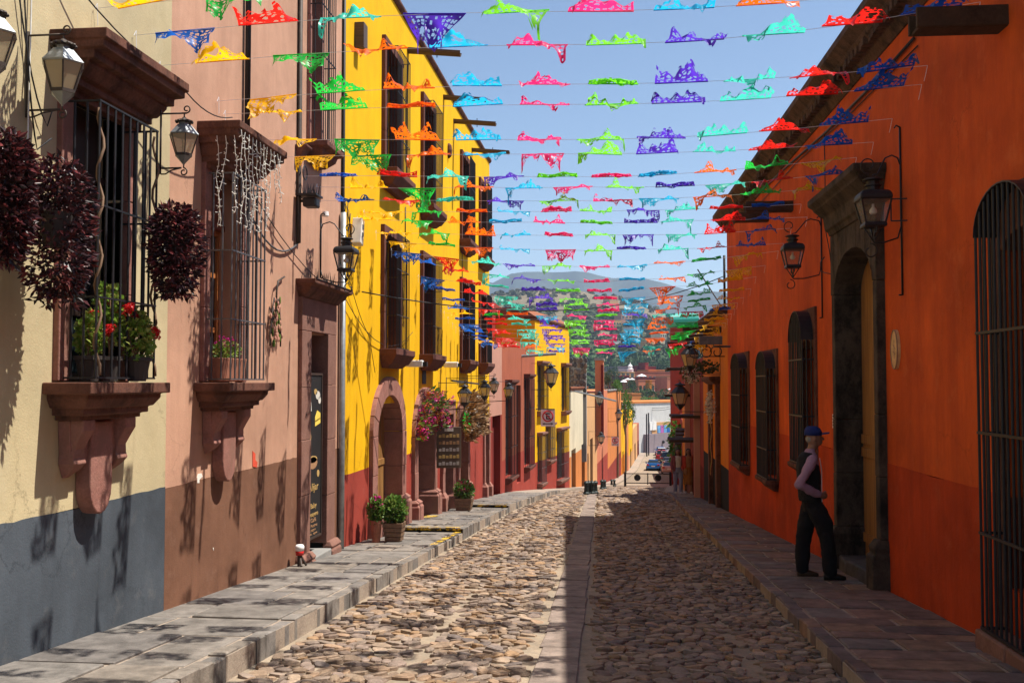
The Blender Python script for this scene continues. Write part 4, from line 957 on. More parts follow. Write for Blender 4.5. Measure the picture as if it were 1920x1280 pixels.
for i, (px, py, lab) in enumerate(((768, 682, 'white box security camera left of the blue grey plaque'), (838, 684, 'white security camera right of the blue grey plaque'))):
    u, z = LW.pick(px, py, .15); t = thing('security_camera', lab, 'camera', LW.P(u, 0, z), 'security cameras on the yellow wall')
    m = MB(); m.fbox(LW, u-.07, u+.07, .08, .42, z-.06, z+.07); m.build('housing', 'camera_white', t, bevel=.02)
    m = MB(); m.fbox(LW, u-.02, u+.02, 0, .1, z-.03, z+.03); m.build('mount', 'iron', t); m = MB(); m.fbox(LW, u-.05, u+.05, .42, .50, z-.05, z+.04); m.build('lens', 'iron', t)
# lanterns of the yellow house and the salmon corner
lantern_hex(LW, LW.u(690+0, .9) if 0 else 23.2, .62, LW.z(693+140, 722, .62), .54, 'large dark lantern nearest of the row above the flower arches', mat='iron', roof='iron', glassm='lamp_pane')
lantern_hex(LW, 24.2, .95, LW.z(862, 712, .95), .50, 'dark lantern hanging between the two flower wreaths', mat='iron', roof='iron', glassm='lamp_pane')
lantern_hex(LW, 27.6, .75, LW.z(886, 706, .75), .48, 'dark lantern with scrolled bracket right of the dried wreath', mat='iron', roof='iron', glassm='lamp_pane')
lantern_hex(LW, 31.6, .72, LW.z(919, 718, .72), .54, 'dark lantern at the far corner of the yellow house', mat='iron', roof='iron', glassm='lamp_pane')
m = MB(); m.tube([LW.P(23.0, .35, 1.78), LW.P(27.4, .35, 1.70)], .025, 5); tag(m.build('lantern_bar', 'iron'), 'horizontal black iron bar carrying lanterns on the yellow house', 'iron bar')
# garlands over the arches
def garland(o, spring, rise, wd, label, mats, seed, n=900, size=.06, a0=0., a1=math.pi, fr=LW, d=.2, bmat=None):
    c, h = (o[0]+o[1])/2, (o[1]-o[0])/2; t = thing('flower_garland', label, 'garland', fr.P(c, .1, spring), 'flower garlands over the arches')
    per = n//len(mats)
    for q, mt in enumerate(mats):
        def f(r):
            th = r.uniform(a0, a1); k = r.gauss(0, .10); dd = abs(r.gauss(0, .13))
            p = fr.P(c-(h+wd*.5+k)*math.cos(th), d*.5+dd, spring+(rise+wd*.5+k)*math.sin(th)); return p, fr.n+Vector((0, -math.cos(th)*.4, math.sin(th)*.5))
        (leaf_cloud(per, f, size*1.4, size*.28, 0, seed+q) if 'leaf' in mt else petals(per//3, f, size*.6, seed+q)).build('flowers' if 'petal' in mt else 'foliage', mt, t, fix=False)
    return t
garland(A2, .62, .62, .34, 'thick garland of magenta, yellow and dark flowers over the second yellow house arch', ['petal_mixed', 'petal_mixed', 'petal_dark', 'leaf_green', 'petal_magenta'], 31, 1700, .085, -.05, 3.1)
garland(A4, .45, .55, .42, 'dried straw coloured wreath over the third yellow house arch', ['leaf_dry', 'leaf_dry', 'petal_white', 'leaf_dry'], 37, 3200, .12, -.25, 3.3, d=.45)
m = leaf_cloud(22, ell(LW.P(25.6, .3, .72), .05, .08, .2), .12, .04, .5, 5); tag(m.build('green_streamer', 'paper_emerald_green', fix=False), 'green paper streamer on the left side of the dried wreath', 'streamer')
# menu board between the arches
mbd = thing('menu_board', 'brown hanging menu board with rows of small pictures beside the flower arch', 'menu board', LW.P(22.6, .4, -.2))
fy = LW.P(22.35, 0, 0).y; fr2 = Fr((-4.08, fy), (-3.54, fy+.17), 1)
zt, zb = 1.72-(800-718)/PXF*22.4, 1.72-(877-718)/PXF*22.4
m = MB(); m.fbox(fr2, 0, .56, -.03, 0, zb, zt); m.build('board', 'board_brown', mbd, bevel=.01)
m = MB(); m.fbox(fr2, .18, .38, 0, .006, zt-.10, zt-.03); m.build('header', 'chalk_white', mbd)
for r_ in range(5):
    m = MB()
    for c_ in range(6): m.fbox(fr2, .05+c_*.08, .11+c_*.08, 0, .012, zt-.24-.155*r_, zt-.18-.155*r_+.02*(c_ % 2))
    m.build('menu_picture', ('chalk_gold', 'chalk_brown', 'metal_tray', 'chalk_gold', 'metal_tray')[r_], mbd)
# planters in front
def planter(px, py, label, a, h, potw, mats, seed, crate=True, d=.45):
    x = -4.2+d; y = LW.P((4.2-d)*PXF/(HX-px), 0, 0).y; b = Vector((x, y, gl(y))); t = thing('planter', label, 'planter', b, 'planters by the yellow house doors')
    m = MB()
    if crate:
        for i in range(4):
            z0 = b.z+.02+i*.075; e = potw*(.8+.07*i)
            for s in (-1, 1): m.box(b.x-e, b.x+e, b.y+s*e-.012, b.y+s*e+.012, z0, z0+.068); m.box(b.x+s*e-.012, b.x+s*e+.012, b.y-e, b.y+e, z0, z0+.068)
        m.build('crate', 'crate_wood', t, bevel=.004); m = MB(); m.box(b.x-potw*.8, b.x+potw*.8, b.y-potw*.8, b.y+potw*.8, b.z+.02, b.z+.27); m.build('soil', 'clay_dark', t)
    else: m.lathe(b, [(potw*.7, 0), (potw, .3), (potw*1.08, .31), (potw*1.08, .35)], 14); m.build('pot', 'terracotta_pot', t)
    c = b+Vector((0, 0, .35+h*.75)); leaf_cloud(700, ell(c, a, a, h, .35), .075, .032, 0, seed).build('foliage', mats[0], t, fix=False)
    m = MB()
    for i in range(7): m.tube([b+Vector((0, 0, .2)), c+Vector((j_(a)*.6, j_(a)*.6, j_(h)*.5))], .008, 4)
    m.build('stems', 'vine', t)
    for mt in mats[1:]: petals(34, ell(c+UPZ*h*.35, a*.9, a*.9, h*.75, .8), .04, seed+3).build('flowers', mt, t, fix=False)
planter(742, 960, 'wooden crate planter with leafy green plant outside the first arch', .18, .22, .15, ['leaf_green'], 41, d=.55)
planter(708, 950, 'pot of magenta flowers against the near jamb of the first arch', .10, .21, .09, ['leaf_green', 'petal_magenta'], 42, crate=False, d=.3)
planter(871, 915, 'wooden planter with red and coral flowers under the dried wreath', .24, .20, .2, ['leaf_green', 'petal_coral', 'petal_magenta'], 43, d=.5)
# ------------------------------------------------------------------ far left houses
def chain(a, b): return Fr(a, b, 1)
F1 = chain((-4.2, 32.3), (-3.71, 44.2)); F2 = chain((-3.71, 44.2), (-2.56, 51.9)); F3 = chain((-2.56, 51.9), (-2.0, 62.8)); F4 = chain((-2.0, 62.8), (-.95, 84)); F5 = chain((-.95, 84), (.23, 107.6)); F6 = chain((.23, 107.6), (3.5, 173))
def far_house(fr, u0, u1, ztop, cut, label, wall, dado, ops, win, deep=8, cornice=None, zlow=None):
    'ops: (px0,px1,py_top,py_bot,kind,label) in the photograph, lying in this wall plane'
    mid = (u0+u1)/2; p = fr.P(mid, 0, 0); b = thing('house', label, 'house', (p.x, p.y, gz(p.y)))
    holes = []
    for o in ops:
        a, c = fr.u(o[0]), fr.u(o[1]); zt = fr.z((o[0]+o[1])/2, o[2]); zb = fr.z((o[0]+o[1])/2, o[3]) if o[3] else -20; holes.append((a, c, zb, zt))
    zl = (zlow if zlow is not None else gz(max(fr.P(u0, 0, 0).y, fr.P(u1, 0, 0).y))-.6)
    facade(fr, u0, u1, cut, ztop, holes, deep=deep, rev=.25).build('wall', wall, b)
    low = MB(); low.fbox(fr, u0+.002, u1-.002, -deep, -.26, zl, cut); low.build('core', dado, b)
    edges = sorted(set([u0, u1]+[h[0] for h in holes if h[2] < cut]+[h[1] for h in holes if h[2] < cut]))
    for e0, e1 in zip(edges, edges[1:]):
        h = [q for q in holes if q[0] < (e0+e1)/2 < q[1] and q[2] < cut]
        top = cut if not h else max(zl, h[0][2])
        if top-zl > .05: m = MB(); m.fbox(fr, e0, e1, -.258, .003, zl, top); m.build('dado', dado, b)
    if cornice: m = MB(); m.fstack(fr, u0, u1, [(.02, 0, ztop-.12), (.07, .01, ztop-.06), (.1, .02, ztop), (.1, .02, ztop+.07)], dback=-.5); m.build('cornice', cornice, b)
    for o, h in zip(ops, holes):
        zb = max(h[2], zl)
        if o[4] == 'door':
            plank_door(fr, h[0], h[1], zb, h[3], -.2, b, o[5] if len(o) > 5 else 'dark_wood', 3)
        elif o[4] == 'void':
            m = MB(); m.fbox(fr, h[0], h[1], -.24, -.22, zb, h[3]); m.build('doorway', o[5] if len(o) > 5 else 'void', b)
        else:
            casement(fr, h[0], h[1], zb, h[3], -.15, b, 'dark_wood', 2)
            grille(fr, h[0]-.08, h[1]+.08, .2, zb, h[3], 8, (zb+(h[3]-zb)*.33, zb+(h[3]-zb)*.66), b, 'iron' if o[4] != 'gwin' else 'grey_iron', .012, side=3)
            m = MB(); m.fstack(fr, h[0]-.1, h[1]+.1, [(.1, 0, zb-.22), (.26, .03, zb-.08), (.27, .04, zb)]); m.build('window_sill', win, b)
            if len(o) > 5: m = MB(); m.fstack(fr, h[0]-.1, h[1]+.1, [(.1, 0, h[3]), (.27, .04, h[3]+.12), (.27, .04, h[3]+.2)]); m.build('window_hood', win, b)
    return b
us = F1.u(941)
far_house(F1, 0, us, F1.z(930, 645), F1.z(930, 779), 'narrow rose pink house front next to the yellow house', 'rose_plaster', 'brick_red_plaster', [(923, 938, 800, None, 'void', 'maroon_plaster')], 'maroon_stone')
bT = far_house(F1, us, F1.len, F1.z(970, 640), F1.z(970, 850), 'terracotta house with two caged windows and stone hoods', 'terracotta_plaster', 'red_plaster',
          [(948, 960, 722, 893, 'win', 1), (969, 976, 722, 905, 'door', 'dark_wood'), (983, 993, 710, 873, 'win', 1)], 'maroon_stone')
m = MB(); m.box(-9, -5.5, 36, 47, 2, 5.3); tag(m.build('set_back_storey', 'brick_red_plaster', bevel=.02), 'dark red upper storey set back behind the terracotta house', 'house')
m = MB(); m.tube([F1.P(F1.u(978), -.1, F1.z(978, 668)), F1.P(F1.u(978), 1.4, F1.z(978, 668)+.1)], .06, 6); tag(m.build('rain_spout', 'zinc'), 'grey metal rain spout on the terracotta house front', 'rain spout')
bY = far_house(F2, 0, F2.len, 4.62, F2.z(1030, 858), 'second yellow house with red base and tall caged windows further down', 'yellow_plaster', 'red_plaster',
          [(1008, 1020, 685, 770, 'win', 1), (1053, 1062, 688, 770, 'win', 1), (1008, 1016, 818, 905, 'gwin', 1), (1024, 1033, 800, 862, 'gwin', 1), (1044, 1058, 808, 898, 'gwin', 1)], 'door_stone', cornice='brown_stone')
m = MB(); m.fstack(F2, -.02, F2.len, [(.0, 0, 4.62), (.1, 0, 4.64), (-.6, 0, 5.1)], dback=-3); m.build('roof', 'roof_tile', bY)
bI = far_house(F3, 0, F3.len, F3.z(1085, 727), F3.z(1085, 845), 'small ivory house with an orange edged door', 'ivory_plaster', 'tangerine_plaster', [(1071, 1079, 842, None, 'door', 'grey_wood'), (1090, 1096, 832, None, 'door', 'dark_wood')], 'terracotta_plaster', cornice='roof_tile')
q = MB(); fq = Fr((-3.4, 60), (-1.0, 60.5), 1)
zt, zb = 1.72+(718-672)/PXF*60, 0.0
stw = thing('rubble_wall', 'high rubble stone gable rising behind the ivory house', 'wall', (-2.6, 60.2, 0))
m = MB(); m.box(-3.2, -1.95, 60.1, 61.0, -3, zt); m.build('core', 'grey_plaster', stw)
rs = random.Random(5)
for i in range(6):
    for j in range(7):
        x = -3.05+.21*i+rs.uniform(-.05, .05); z = 1.0+.36*j+rs.uniform(-.06, .06); c = rs.choice([(.20, .13, .09), (.12, .10, .09), (.28, .2, .14), (.10, .09, .09), (.22, .17, .14)]); mm = MB(); n = 7; vs = [(x, 60.02, z)]
        for k in range(n): t = 2*math.pi*k/n; rr = rs.uniform(.8, 1.1); vs.append((x+.13*rr*math.cos(t), 60.11, z+.2*rr*math.sin(t)))
        for k in range(n): t = 2*math.pi*k/n; vs.append((x+.08*math.cos(t), 60.035, z+.13*math.sin(t)))
        mm.add(vs, [(1+k, 1+(k+1) % n, 1+n+(k+1) % n, 1+n+k) for k in range(n)]+[tuple(range(1+n, 1+2*n))], c); mm.build('stone', 'paving', stw)
ua = F4.u(1119)
far_house(F4, 0, ua, F4.z(1110, 738), F4.z(1110, 930), 'pale peach house with wrought iron lamp', 'peach_plaster', 'peach_plaster', [(1106, 1111, 822, None, 'door', 'dark_wood'), (1101, 1103, 850, None, 'door', 'grey_wood')], 'pink_stone')
far_house(F4, ua, F4.len, F4.z(1128, 733), F4.z(1128, 860), 'salmon house with red base and iron brackets', 'salmon_plaster', 'red_plaster', [], 'pink_stone')
m = MB(); k = 70/PXF; m.box((1116-HX)*k, (1131-HX)*k, 70, 74, -2, 1.72+(718-676)*k); tb = thing('stair_tower', 'salmon stair tower with dark red side above the peach house', 'tower', (-1.4, 70, -4)); m.build('wall', 'salmon_plaster', tb)
m = MB(); m.box((1127-HX)*k, (1132-HX)*k, 69.7, 70-.01, -2, 1.72+(718-684)*k); m.build('side_wall', 'maroon_plaster', tb); m = MB(); m.box((1115-HX)*k, (1132.5-HX)*k, 69.6, 74.1, 1.72+(718-676)*k, 1.72+(718-671)*k); m.build('coping', 'grey_plaster', tb)
m = MB(); m.fbox(F5, .1, 8, -.5, .0, -8, -2.0)
ub = F5.u(1148)
far_house(F5, 0, F5.len, F5.z(1152, 731), F5.z(1152, 862), 'orange house with dark red base and roof terrace', 'tangerine_plaster', 'brick_red_plaster', [(1157, 1160, 860, None, 'door', 'dark_wood')], 'pink_stone', cornice='grey_plaster')
seg = [(1164, 1171, 770, 855, 'yellow_plaster', 'amber_plaster', 'bright yellow house in the far row left of the parked cars'), (1171, 1178, 785, 858, 'tangerine_plaster', 'salmon_plaster', 'far orange house with dark doorways'), (1178, 1186, 770, 850, 'yellow_plaster', 'peach_plaster', 'farthest yellow house at the bottom of the left row'), (1186, 1194, 800, 840, 'peach_plaster', 'peach_plaster', 'far cream yellow shop front with a dark sign'), (1194, 1197.5, 795, 835, 'terracotta_plaster', 'brick_red_plaster', 'last red house at the foot of the street')]
for a, b, t, c, w1, w2, lab in seg:
    u0, u1 = F6.u(a), F6.u(b); mid = (a+b)/2
    far_house(F6, u0, u1, F6.z(mid, t), F6.z(mid, c), lab, w1, w2, [(mid-1, mid+1, c-8, None, 'door', 'dark_wood')] if u1-u0 > 4 else [], 'pink_stone', zlow=-11.5)
# no-parking signs
def sign(fr, px, py, d, s, label):
    u, z = fr.pick(px, py, d*.5); p = fr.P(u, 0, z); t = thing('no_parking_sign', label, 'sign', (p.x, p.y, gz(p.y)+.15), 'no parking signs')
    X = Vector((1, .05, 0)).normalized(); c0 = fr.P(u, d, z); Z = UPZ; nrm = Vector((.05, -1, 0)).normalized()
    def poly(pts, mat, nm, off, th=.008): 
        m = MB(); n = len(pts); vs = [c0+X*a*s+Z*b*s+nrm*off for a, b in pts]+[c0+X*a*s+Z*b*s+nrm*(off-th) for a, b in pts]
        m.add(vs, [tuple(range(n)), tuple(range(2*n-1, n-1, -1))]+[(i, (i+1) % n, n+(i+1) % n, n+i) for i in range(n)]); return m.build(nm, mat, t)
    poly([(-.5, -.6), (.5, -.6), (.5, .6), (-.5, .6)], 'white_paint', 'plate', 0)
    m = MB(); m.tube([c0+nrm*.012+(X*math.cos(i*math.pi/12)*.36+Z*math.sin(i*math.pi/12)*.36+Z*.12)*s for i in range(25)], .05*s, 6); m.build('red_ring', 'red_paint', t)
    m = MB(); m.tube([c0+nrm*.02+(X*-.25+Z*.37)*s, c0+nrm*.02+(X*.25-Z*.13)*s], .04*s, 6); m.build('red_bar', 'red_paint', t)
    for pts in ([(-.13, -.1), (-.04, -.1), (-.04, .34), (-.13, .34)], [(-.04, -.1), (.16, -.1), (.16, -.02), (-.04, -.02)], [(-.04, .08), (.13, .08), (.13, .16), (-.04, .16)], [(-.04, .26), (.16, .26), (.16, .34), (-.04, .34)]): poly(pts, 'black', 'letter_stroke', .009)
    poly([(-.4, -.42), (-.25, -.34), (-.25, -.39), (.25, -.39), (.25, -.34), (.4, -.42), (.25, -.5), (.25, -.45), (-.25, -.45), (-.25, -.5)], 'black', 'arrow', .009)
    m = MB(); m.tube([fr.P(u, 0, z+.62*s), fr.P(u, d+.5*s, z+.62*s)], .025, 5); m.build('arm', 'iron', t)
sign(F2, 1016, 783, .55, .62, 'white no parking sign with crossed letter E on the second yellow house')
sign(F4, 1145, 827, .75, .62, 'small no parking sign farther down by the salmon house')
# lamps further along
def far_lamp(fr, px, py, d, h, label, style='box'):
    u, z = fr.pick(px, py, d)
    return lantern_hex(fr, u, d, z+h/2, h, label, mat='iron', roof='iron', glassm='lamp_pane', group='lanterns farther down the street') 
far_lamp(F2, 1033, 706, 1.0, 1.05, 'big standing lantern on a bracket before the second yellow house')
far_lamp(F4, 1124, 748, .9, .9, 'grey lantern above the salmon wall'); far_lamp(F4, 1127, 822, .8, .8, 'black lantern hanging low on the salmon house'); far_lamp(F5, 1160, 778, .9, 1.0, 'far lantern against the orange house')
m = MB(); m.tube([F3.P(2.5, 0, 1.3), F3.P(2.5, 2.3, .75)], .05, 5); tag(m.build('street_bracket', 'zinc'), 'grey metal arm sticking out of the ivory house', 'bracket')
# green cast bollards
for i, (px, py) in enumerate(((1099, 922), (1104, 921), (1110, 921), (1116, 920), (1128, 913), (1133, 912), (1146, 904), (1151, 902))):
    y = 1.0; lo, hi = 30., 110.
    for _ in range(40):
        y = (lo+hi)/2
        if CAMZ-(py-HY)/PXF*y < gz(y)+.1: hi = y
        else: lo = y
    y = min(y, 66 if i < 4 else 74); x = (px-HX)/PXF*y; b = Vector((x, y, gz(y)+.05)); t = thing('bollard', '%s green cast iron bollard on the left kerb' % ('nearest', 'second', 'third', 'fourth', 'fifth', 'sixth', 'seventh', 'farthest')[i], 'bollard', b, 'bollards on the left kerb')
    m = MB(); m.lathe(b, [(.13, 0), (.13, .05), (.09, .1), (.075, .36), (.11, .40), (.11, .45), (.06, .5), (.01, .53)], 12); m.build('post', 'bollard_green', t, smooth=False)
# ------------------------------------------------------------------ orange house on the right
B4 = thing('house', 'long orange house in shade with arched portal and arched caged windows', 'house', (3.0, 12, gz(12)))
NWu = (RW.u(1905, 0)-.75, RW.u(1834, .2)-.04); NW = (NWu[0], NWu[1], RW.z(1870, 1090), RW.z(1880, 440))
DOu0, DOu1 = RW.u(1655), RW.u(1580); DZ = RW.z(1610, 505)
zsp = RW.z(1600, 545)
W3 = (RW.u(1505, .2)+.05, RW.u(1480, .2)-.05, RW.z(1500, 862), RW.z(1500, 640)); W2 = (RW.u(1437, .2)+.05, RW.u(1418, .2)-.05, RW.z(1440, 890), RW.z(1440, 690)); W1 = (RW.u(1387, .2)+.05, RW.u(1371, .2)-.05, RW.z(1385, 862), RW.z(1385, 690))
gr = lambda u: gz(u)+.15
ops = [NW, (DOu0-.05, DOu1+.05, -3, zsp+.62), W3, W2, W1]
facade(RW, -6, 25.1, .82, 5.6, ops, rev=.3, roof=False).build('wall', 'orange_plaster', B4)
edges = sorted([-6, 25.098]+[v for o in ops if o[2] < .8 for v in o[:2]])
for e0, e1 in zip(edges, edges[1:]):
    h = [o for o in ops if o[0] < (e0+e1)/2 < o[1] and o[2] < .8]
    if h and h[0][2] < -2: continue
    m = MB(); (ragged(m, RW, e0, e1, -.2, .004, -2.5, .822) if not h else m.fbox(RW, e0, e1, -.2, .004, -2.5, h[0][2])); m.build('dado', 'rust_plaster', B4)
m = MB(); m.fstack(RW, -6, 25.1, [(.02, 0, 5.45), (.06, .01, 5.5), (.08, .01, 5.55), (.20, .04, 5.66), (.22, .04, 5.7), (.32, .05, 5.78), (.34, .05, 5.8), (.34, .05, 5.88)], dback=-7); m.build('eave', 'eave_brick', B4)
sb = MB(); rs = random.Random(3)
y = 7.5
while y < 25:   # brick ends under the eave
    sb.fbox(RW, y, y+.1, .08, .19+rs.uniform(-.02, .03), 5.56, 5.65); y += .155
o = sb.build('eave_bricks', 'eave_brick', B4); o['kind'] = 'stuff'
# portal
for a, s in ((DOu0-.15, 1), (DOu1-.01, -1)):
    zb = gr(a)
    cuts = [zb+.55, zb+1.25, zb+1.95, zsp]
    for c, e in zip(cuts, cuts[1:]): m = MB(); m.fbox(RW, a, a+.16, -.3, .10+random.uniform(-.006, .006), c+.0015, e-.0015); m.build('jamb_stone', 'black_stone', B4, bevel=.012)
    m = MB(); m.fstack(RW, a, a+.16, [(.2, .05, zb-.4), (.2, .05, zb+.36), (.16, .03, zb+.40), (.18, .04, zb+.46), (.12, .01, zb+.55)], dback=-.3); m.build('jamb_base', 'black_stone', B4, bevel=.015)
c, h = (DOu0+DOu1)/2, (DOu1-DOu0)/2
ap = arc(DOu0+.01, DOu1-.01, zsp, .5, 12); ztop = RW.z(1660, 380, .1)
for i in range(12):
    (a, za), (b, zb) = ap[i], ap[i+1]; m = MB(); m.fprism(RW, [(a+.0015, za), (b-.0015, zb), (b-.0015, ztop), (a+.0015, ztop)], -.3, .10+.004*(i % 2)); m.build('voussoir', 'black_stone', B4, bevel=.006)
for a in (DOu0-.16, DOu1): m = MB(); m.fbox(RW, a, a+.16, -.3, .103, zsp, ztop); m.build('spandrel', 'black_stone', B4, bevel=.01)
zc0 = ztop; zct = RW.z(1672, 283, .1)
m = MB(); m.fstack(RW, DOu0-.14, DOu1+.14, [(.12, .0, zc0), (.14, .01, zc0+.06), (.17, .03, zc0+.08), (.19, .04, zct-.26), (.30, .10, zct-.16), (.31, .11, zct-.13), (.37, .15, zct-.08), (.37, .15, zct)]); m.build('portal_cornice', 'black_stone', B4, bevel=.012)
zb = gr(12.3)
dr = plank_door(RW, DOu0, DOu1, zb-.05, zsp+.55, -.24, B4, 'ochre_wood', 5, (zb+.35, zb+1.45, zb+1.62))
m = MB(); m.fbox(RW, c-.03, c+.03, -.25, -.2, zb, zsp+.5); m.build('door_post', 'dark_wood', dr)
m = MB(); uu = DOu0+.16; m.fbox(RW, uu-.02, uu+.02, -.22, -.16, RW.z(1640, 790), RW.z(1640, 640)); m.fbox(RW, uu-.05, uu+.05, -.22, -.17, RW.z(1640, 700), RW.z(1640, 690)); m.build('bolt', 'iron', dr)
for i in range(3):
    m = MB(); a = DOu0-.02+i*(DOu1-DOu0+.04)/3; b = a+(DOu1-DOu0+.04)/3
    vs = []; P = [(a+.01, -.25), (b-.01, -.25), (b-.01+j_(.03), .13+j_(.04)), (a+.01+j_(.03), .13+j_(.04))]
    zt = gr(a)+.15
    for zz in (gr(a)-.3, zt-.02): vs += [RW.P(p, q, zz) for p, q in P]
    vs += [RW.P(p+(.02 if k in (0, 3) else -.02), q-.02, zt+j_(.008)) for k, (p, q) in enumerate(P)]
    m.add(vs, [(i*4+j, i*4+(j+1) % 4, i*4+4+(j+1) % 4, i*4+4+j) for i in range(2) for j in range(4)]+[(8, 9, 10, 11)]); m.build('threshold_stone', 'step_stone', B4, bevel=.015)
# arched caged windows
def arch_grille(fr, u0, u1, d, z0, zs, rise, nb, hs, bld, r=.011):
    m = MB(); c, h = (u0+u1)/2, (u1-u0)/2
    zt = lambda u: zs+rise*math.sqrt(max(0, 1-((u-c)/h)**2))
    for i in range(nb): u = u0+(u1-u0)*i/(nb-1); m.tube([fr.P(u, d, z0), fr.P(u, d, max(zs+.01, zt(u)))], r, 6)
    for u in (u0, u1): 
        for k in (.35, .7): m.tube([fr.P(u, d*k, z0), fr.P(u, d*k, zs)], r, 6)
    ar = arc(u0, u1, zs, rise, 14)
    for (a, za), (b, zb) in zip(ar, ar[1:]): m.add([fr.P(a, 0, za), fr.P(a, d+.02, za), fr.P(b, d+.02, zb), fr.P(b, 0, zb), fr.P(a, 0, za+.012), fr.P(a, d+.02, za+.012), fr.P(b, d+.02, zb+.012), fr.P(b, 0, zb+.012)], MB.BOXF)
    for z in [z0]+list(hs):
        m.fbox(fr, u0-.015, u1+.015, d-r, d+r*1.3, z-r, z+r)
        for u in (u0, u1): m.fbox(fr, u-r, u+r, 0, d-r, z-r, z+r)
    return m.build('window_grille', 'iron', bld)
def arch_window(u0, u1, z0, z1, rise, nb, hs, near=False):
    fw = .14; st = 'brown_stone'
    for a in (u0-fw, u1): m = MB(); m.fbox(RW, a, a+fw, -.2, .035, z0-.0, z1); m.build('jamb_stone', st, B4, bevel=.01)
    m = MB(); m.fprism(RW, [(u0-fw, z1)]+[(u0, z1)]+[(a, z) for a, z in arc(u0, u1, z1-.22, .22, 8)][1:-1]+[(u1, z1), (u1+fw, z1), (u1+fw, z1+rise+.12), (u0-fw, z1+rise+.12)], -.2, .038); m.build('lintel', st, B4, bevel=.008)
    casement(RW, u0, u1, z0, z1, -.2, B4, 'dark_wood', 2, ((z0+z1)/2,))
    arch_grille(RW, u0-.04, u1+.04, .2, z0+.02, z1-.02, rise+.1, nb, hs, B4)
    if not near: m = MB(); m.fstack(RW, u0-.05, u1+.05, [(.08, -.03, z0-.2), (.12, 0, z0-.14), (.22, .03, z0-.08), (.24, .04, z0-.06), (.24, .04, z0)]); m.build('window_sill', st, B4, bevel=.01)
    else:
        zt = z0
        for a, b in ((u0-.1, (u0+u1)/2), ((u0+u1)/2, u1+.12)): m = MB(); m.fbox(RW, a, b-.006, 0, .24, gr(a)-.4, zt); m.build('plinth_stone', 'door_stone', B4, bevel=.02)
arch_window(*W3, .35, 9, (RW.z(1490, 675, .2), RW.z(1490, 778, .2)))
arch_window(*W2, .22, 9, (RW.z(1425, 705, .2), RW.z(1425, 770, .2), RW.z(1425, 838, .2))); arch_window(*W1, .22, 9, (RW.z(1378, 740, .2), RW.z(1378, 798, .2)))
zp = gr(8.6)+.16
arch_window(NW[0], NW[1], zp, NW[3], .24, 12, (RW.z(1870, 620, .2), RW.z(1870, 815, .2), RW.z(1870, 1010, .2)), near=True)
# things on the orange wall
u, z = RW.pick(1682, 655); t = thing('oval_plaque', 'pale oval wooden plaque on the orange wall right of the portal', 'plaque', RW.P(u, 0, z-.2))
m = MB(); m.fprism(RW, [(u+.125*math.cos(k*math.pi/14), z+.215*math.sin(k*math.pi/14)) for k in range(28)], 0, .03); m.build('disc', 'plaque', t)
m = MB(); m.tube([RW.P(u+.12*math.cos(k*math.pi/14), .032, z+.21*math.sin(k*math.pi/14)) for k in range(29)], .008, 5); m.build('rim', 'cork', t)
for p in ([(u, z+.1), (u, z-.1)], [(u-.05, z), (u+.04, z+.05)], [(u-.04, z-.05), (u+.05, z-.02)]): m = MB(); m.tube([RW.P(a, .031, b) for a, b in p], .004, 4); m.build('carving', 'cork', t)
m = MB(); u, z = RW.pick(1565, 790); m.fbox(RW, u-.05, u+.05, 0, .02, z-.09, z+.1); t = m.build('house_number', 'white_paint', bevel=.004); tag(t, 'small white number plate left of the portal', 'number plate')
for k in range(4): m = MB(); m.fbox(RW, u-.02, u+.02, .02, .023, z-.06+.04*k, z-.035+.04*k); m.build('mark', 'black', t)
for i, (px, py, L, w_, lab) in enumerate(((1880, 38, .68, .10, 'dark wooden rain spout at the top right corner of the orange wall'), (1485, 388, .75, .10, 'longer dark wooden rain spout left of the portal'), (1440, 408, .62, .10, 'lower dark wooden rain spout left of the portal'))):
    u, z = RW.pick(px, py); t = thing('rain_spout', lab, 'rain spout', RW.P(u, 0, z), 'wooden rain spouts of the orange house')
    m = MB(); m.fbox(RW, u-w_, u+w_, -.1, L, z-.08, z-.05); m.build('base_board', 'plank_wood', t, bevel=.006)
    for s in (-1, 1): m = MB(); m.fbox(RW, u+s*w_-.02, u+s*w_+.02, -.1, L+.02, z-.075, z+.085); m.build('side_board', 'plank_wood', t, bevel=.006)
lantern_box(RW, RW.u(1545), .42, RW.z(1497, 432, .42), .62, 'black lantern left of the portal on the orange wall', RW.z(1545, 405), RW.z(1545, 595))
lantern_box(RW, RW.u(1697), .30, RW.z(1645, 328, .3), .68, 'large black lantern with an open pane right of the portal', RW.z(1697, 232), RW.z(1697, 552), door=True)
m = MB(); u, z = RW.pick(1540, 390, .05); m.ball(RW.P(u, .08, z), .035, .035, .05, 8, 6); tag(m.build('bell', 'iron'), 'small dark bell sensor on the lantern pole left of the portal', 'sensor')
def rp(pts, d=.03): return [RW.P(RW.u(p[0]), d, RW.z(*p)) for p in pts]
cable('wall_cable', rp([(1730, 60), (1640, 160), (1560, 240), (1480, 310), (1400, 385)]), 'thick dark cable running down the orange wall below the eave', 'cable', 'iron', .018)
cable('wall_cable', rp([(1735, 75), (1600, 210), (1500, 300), (1410, 400)], .02), 'thin dark cable under the thick one on the orange wall', 'cable', 'cable_black', .008)
cable('wall_cable', rp([(1556, 240), (1556, 430), (1563, 470), (1566, 500)]), 'thin vertical wire left of the portal', 'cable', 'cable_black', .007)
m = MB(); u, z = RW.pick(1556, 196); m.fbox(RW, u-.12, u+.1, 0, .05, z-.05, z+.07); tag(m.build('junction_box', 'orange_plaster', bevel=.01), 'small orange junction box under the eave', 'box')
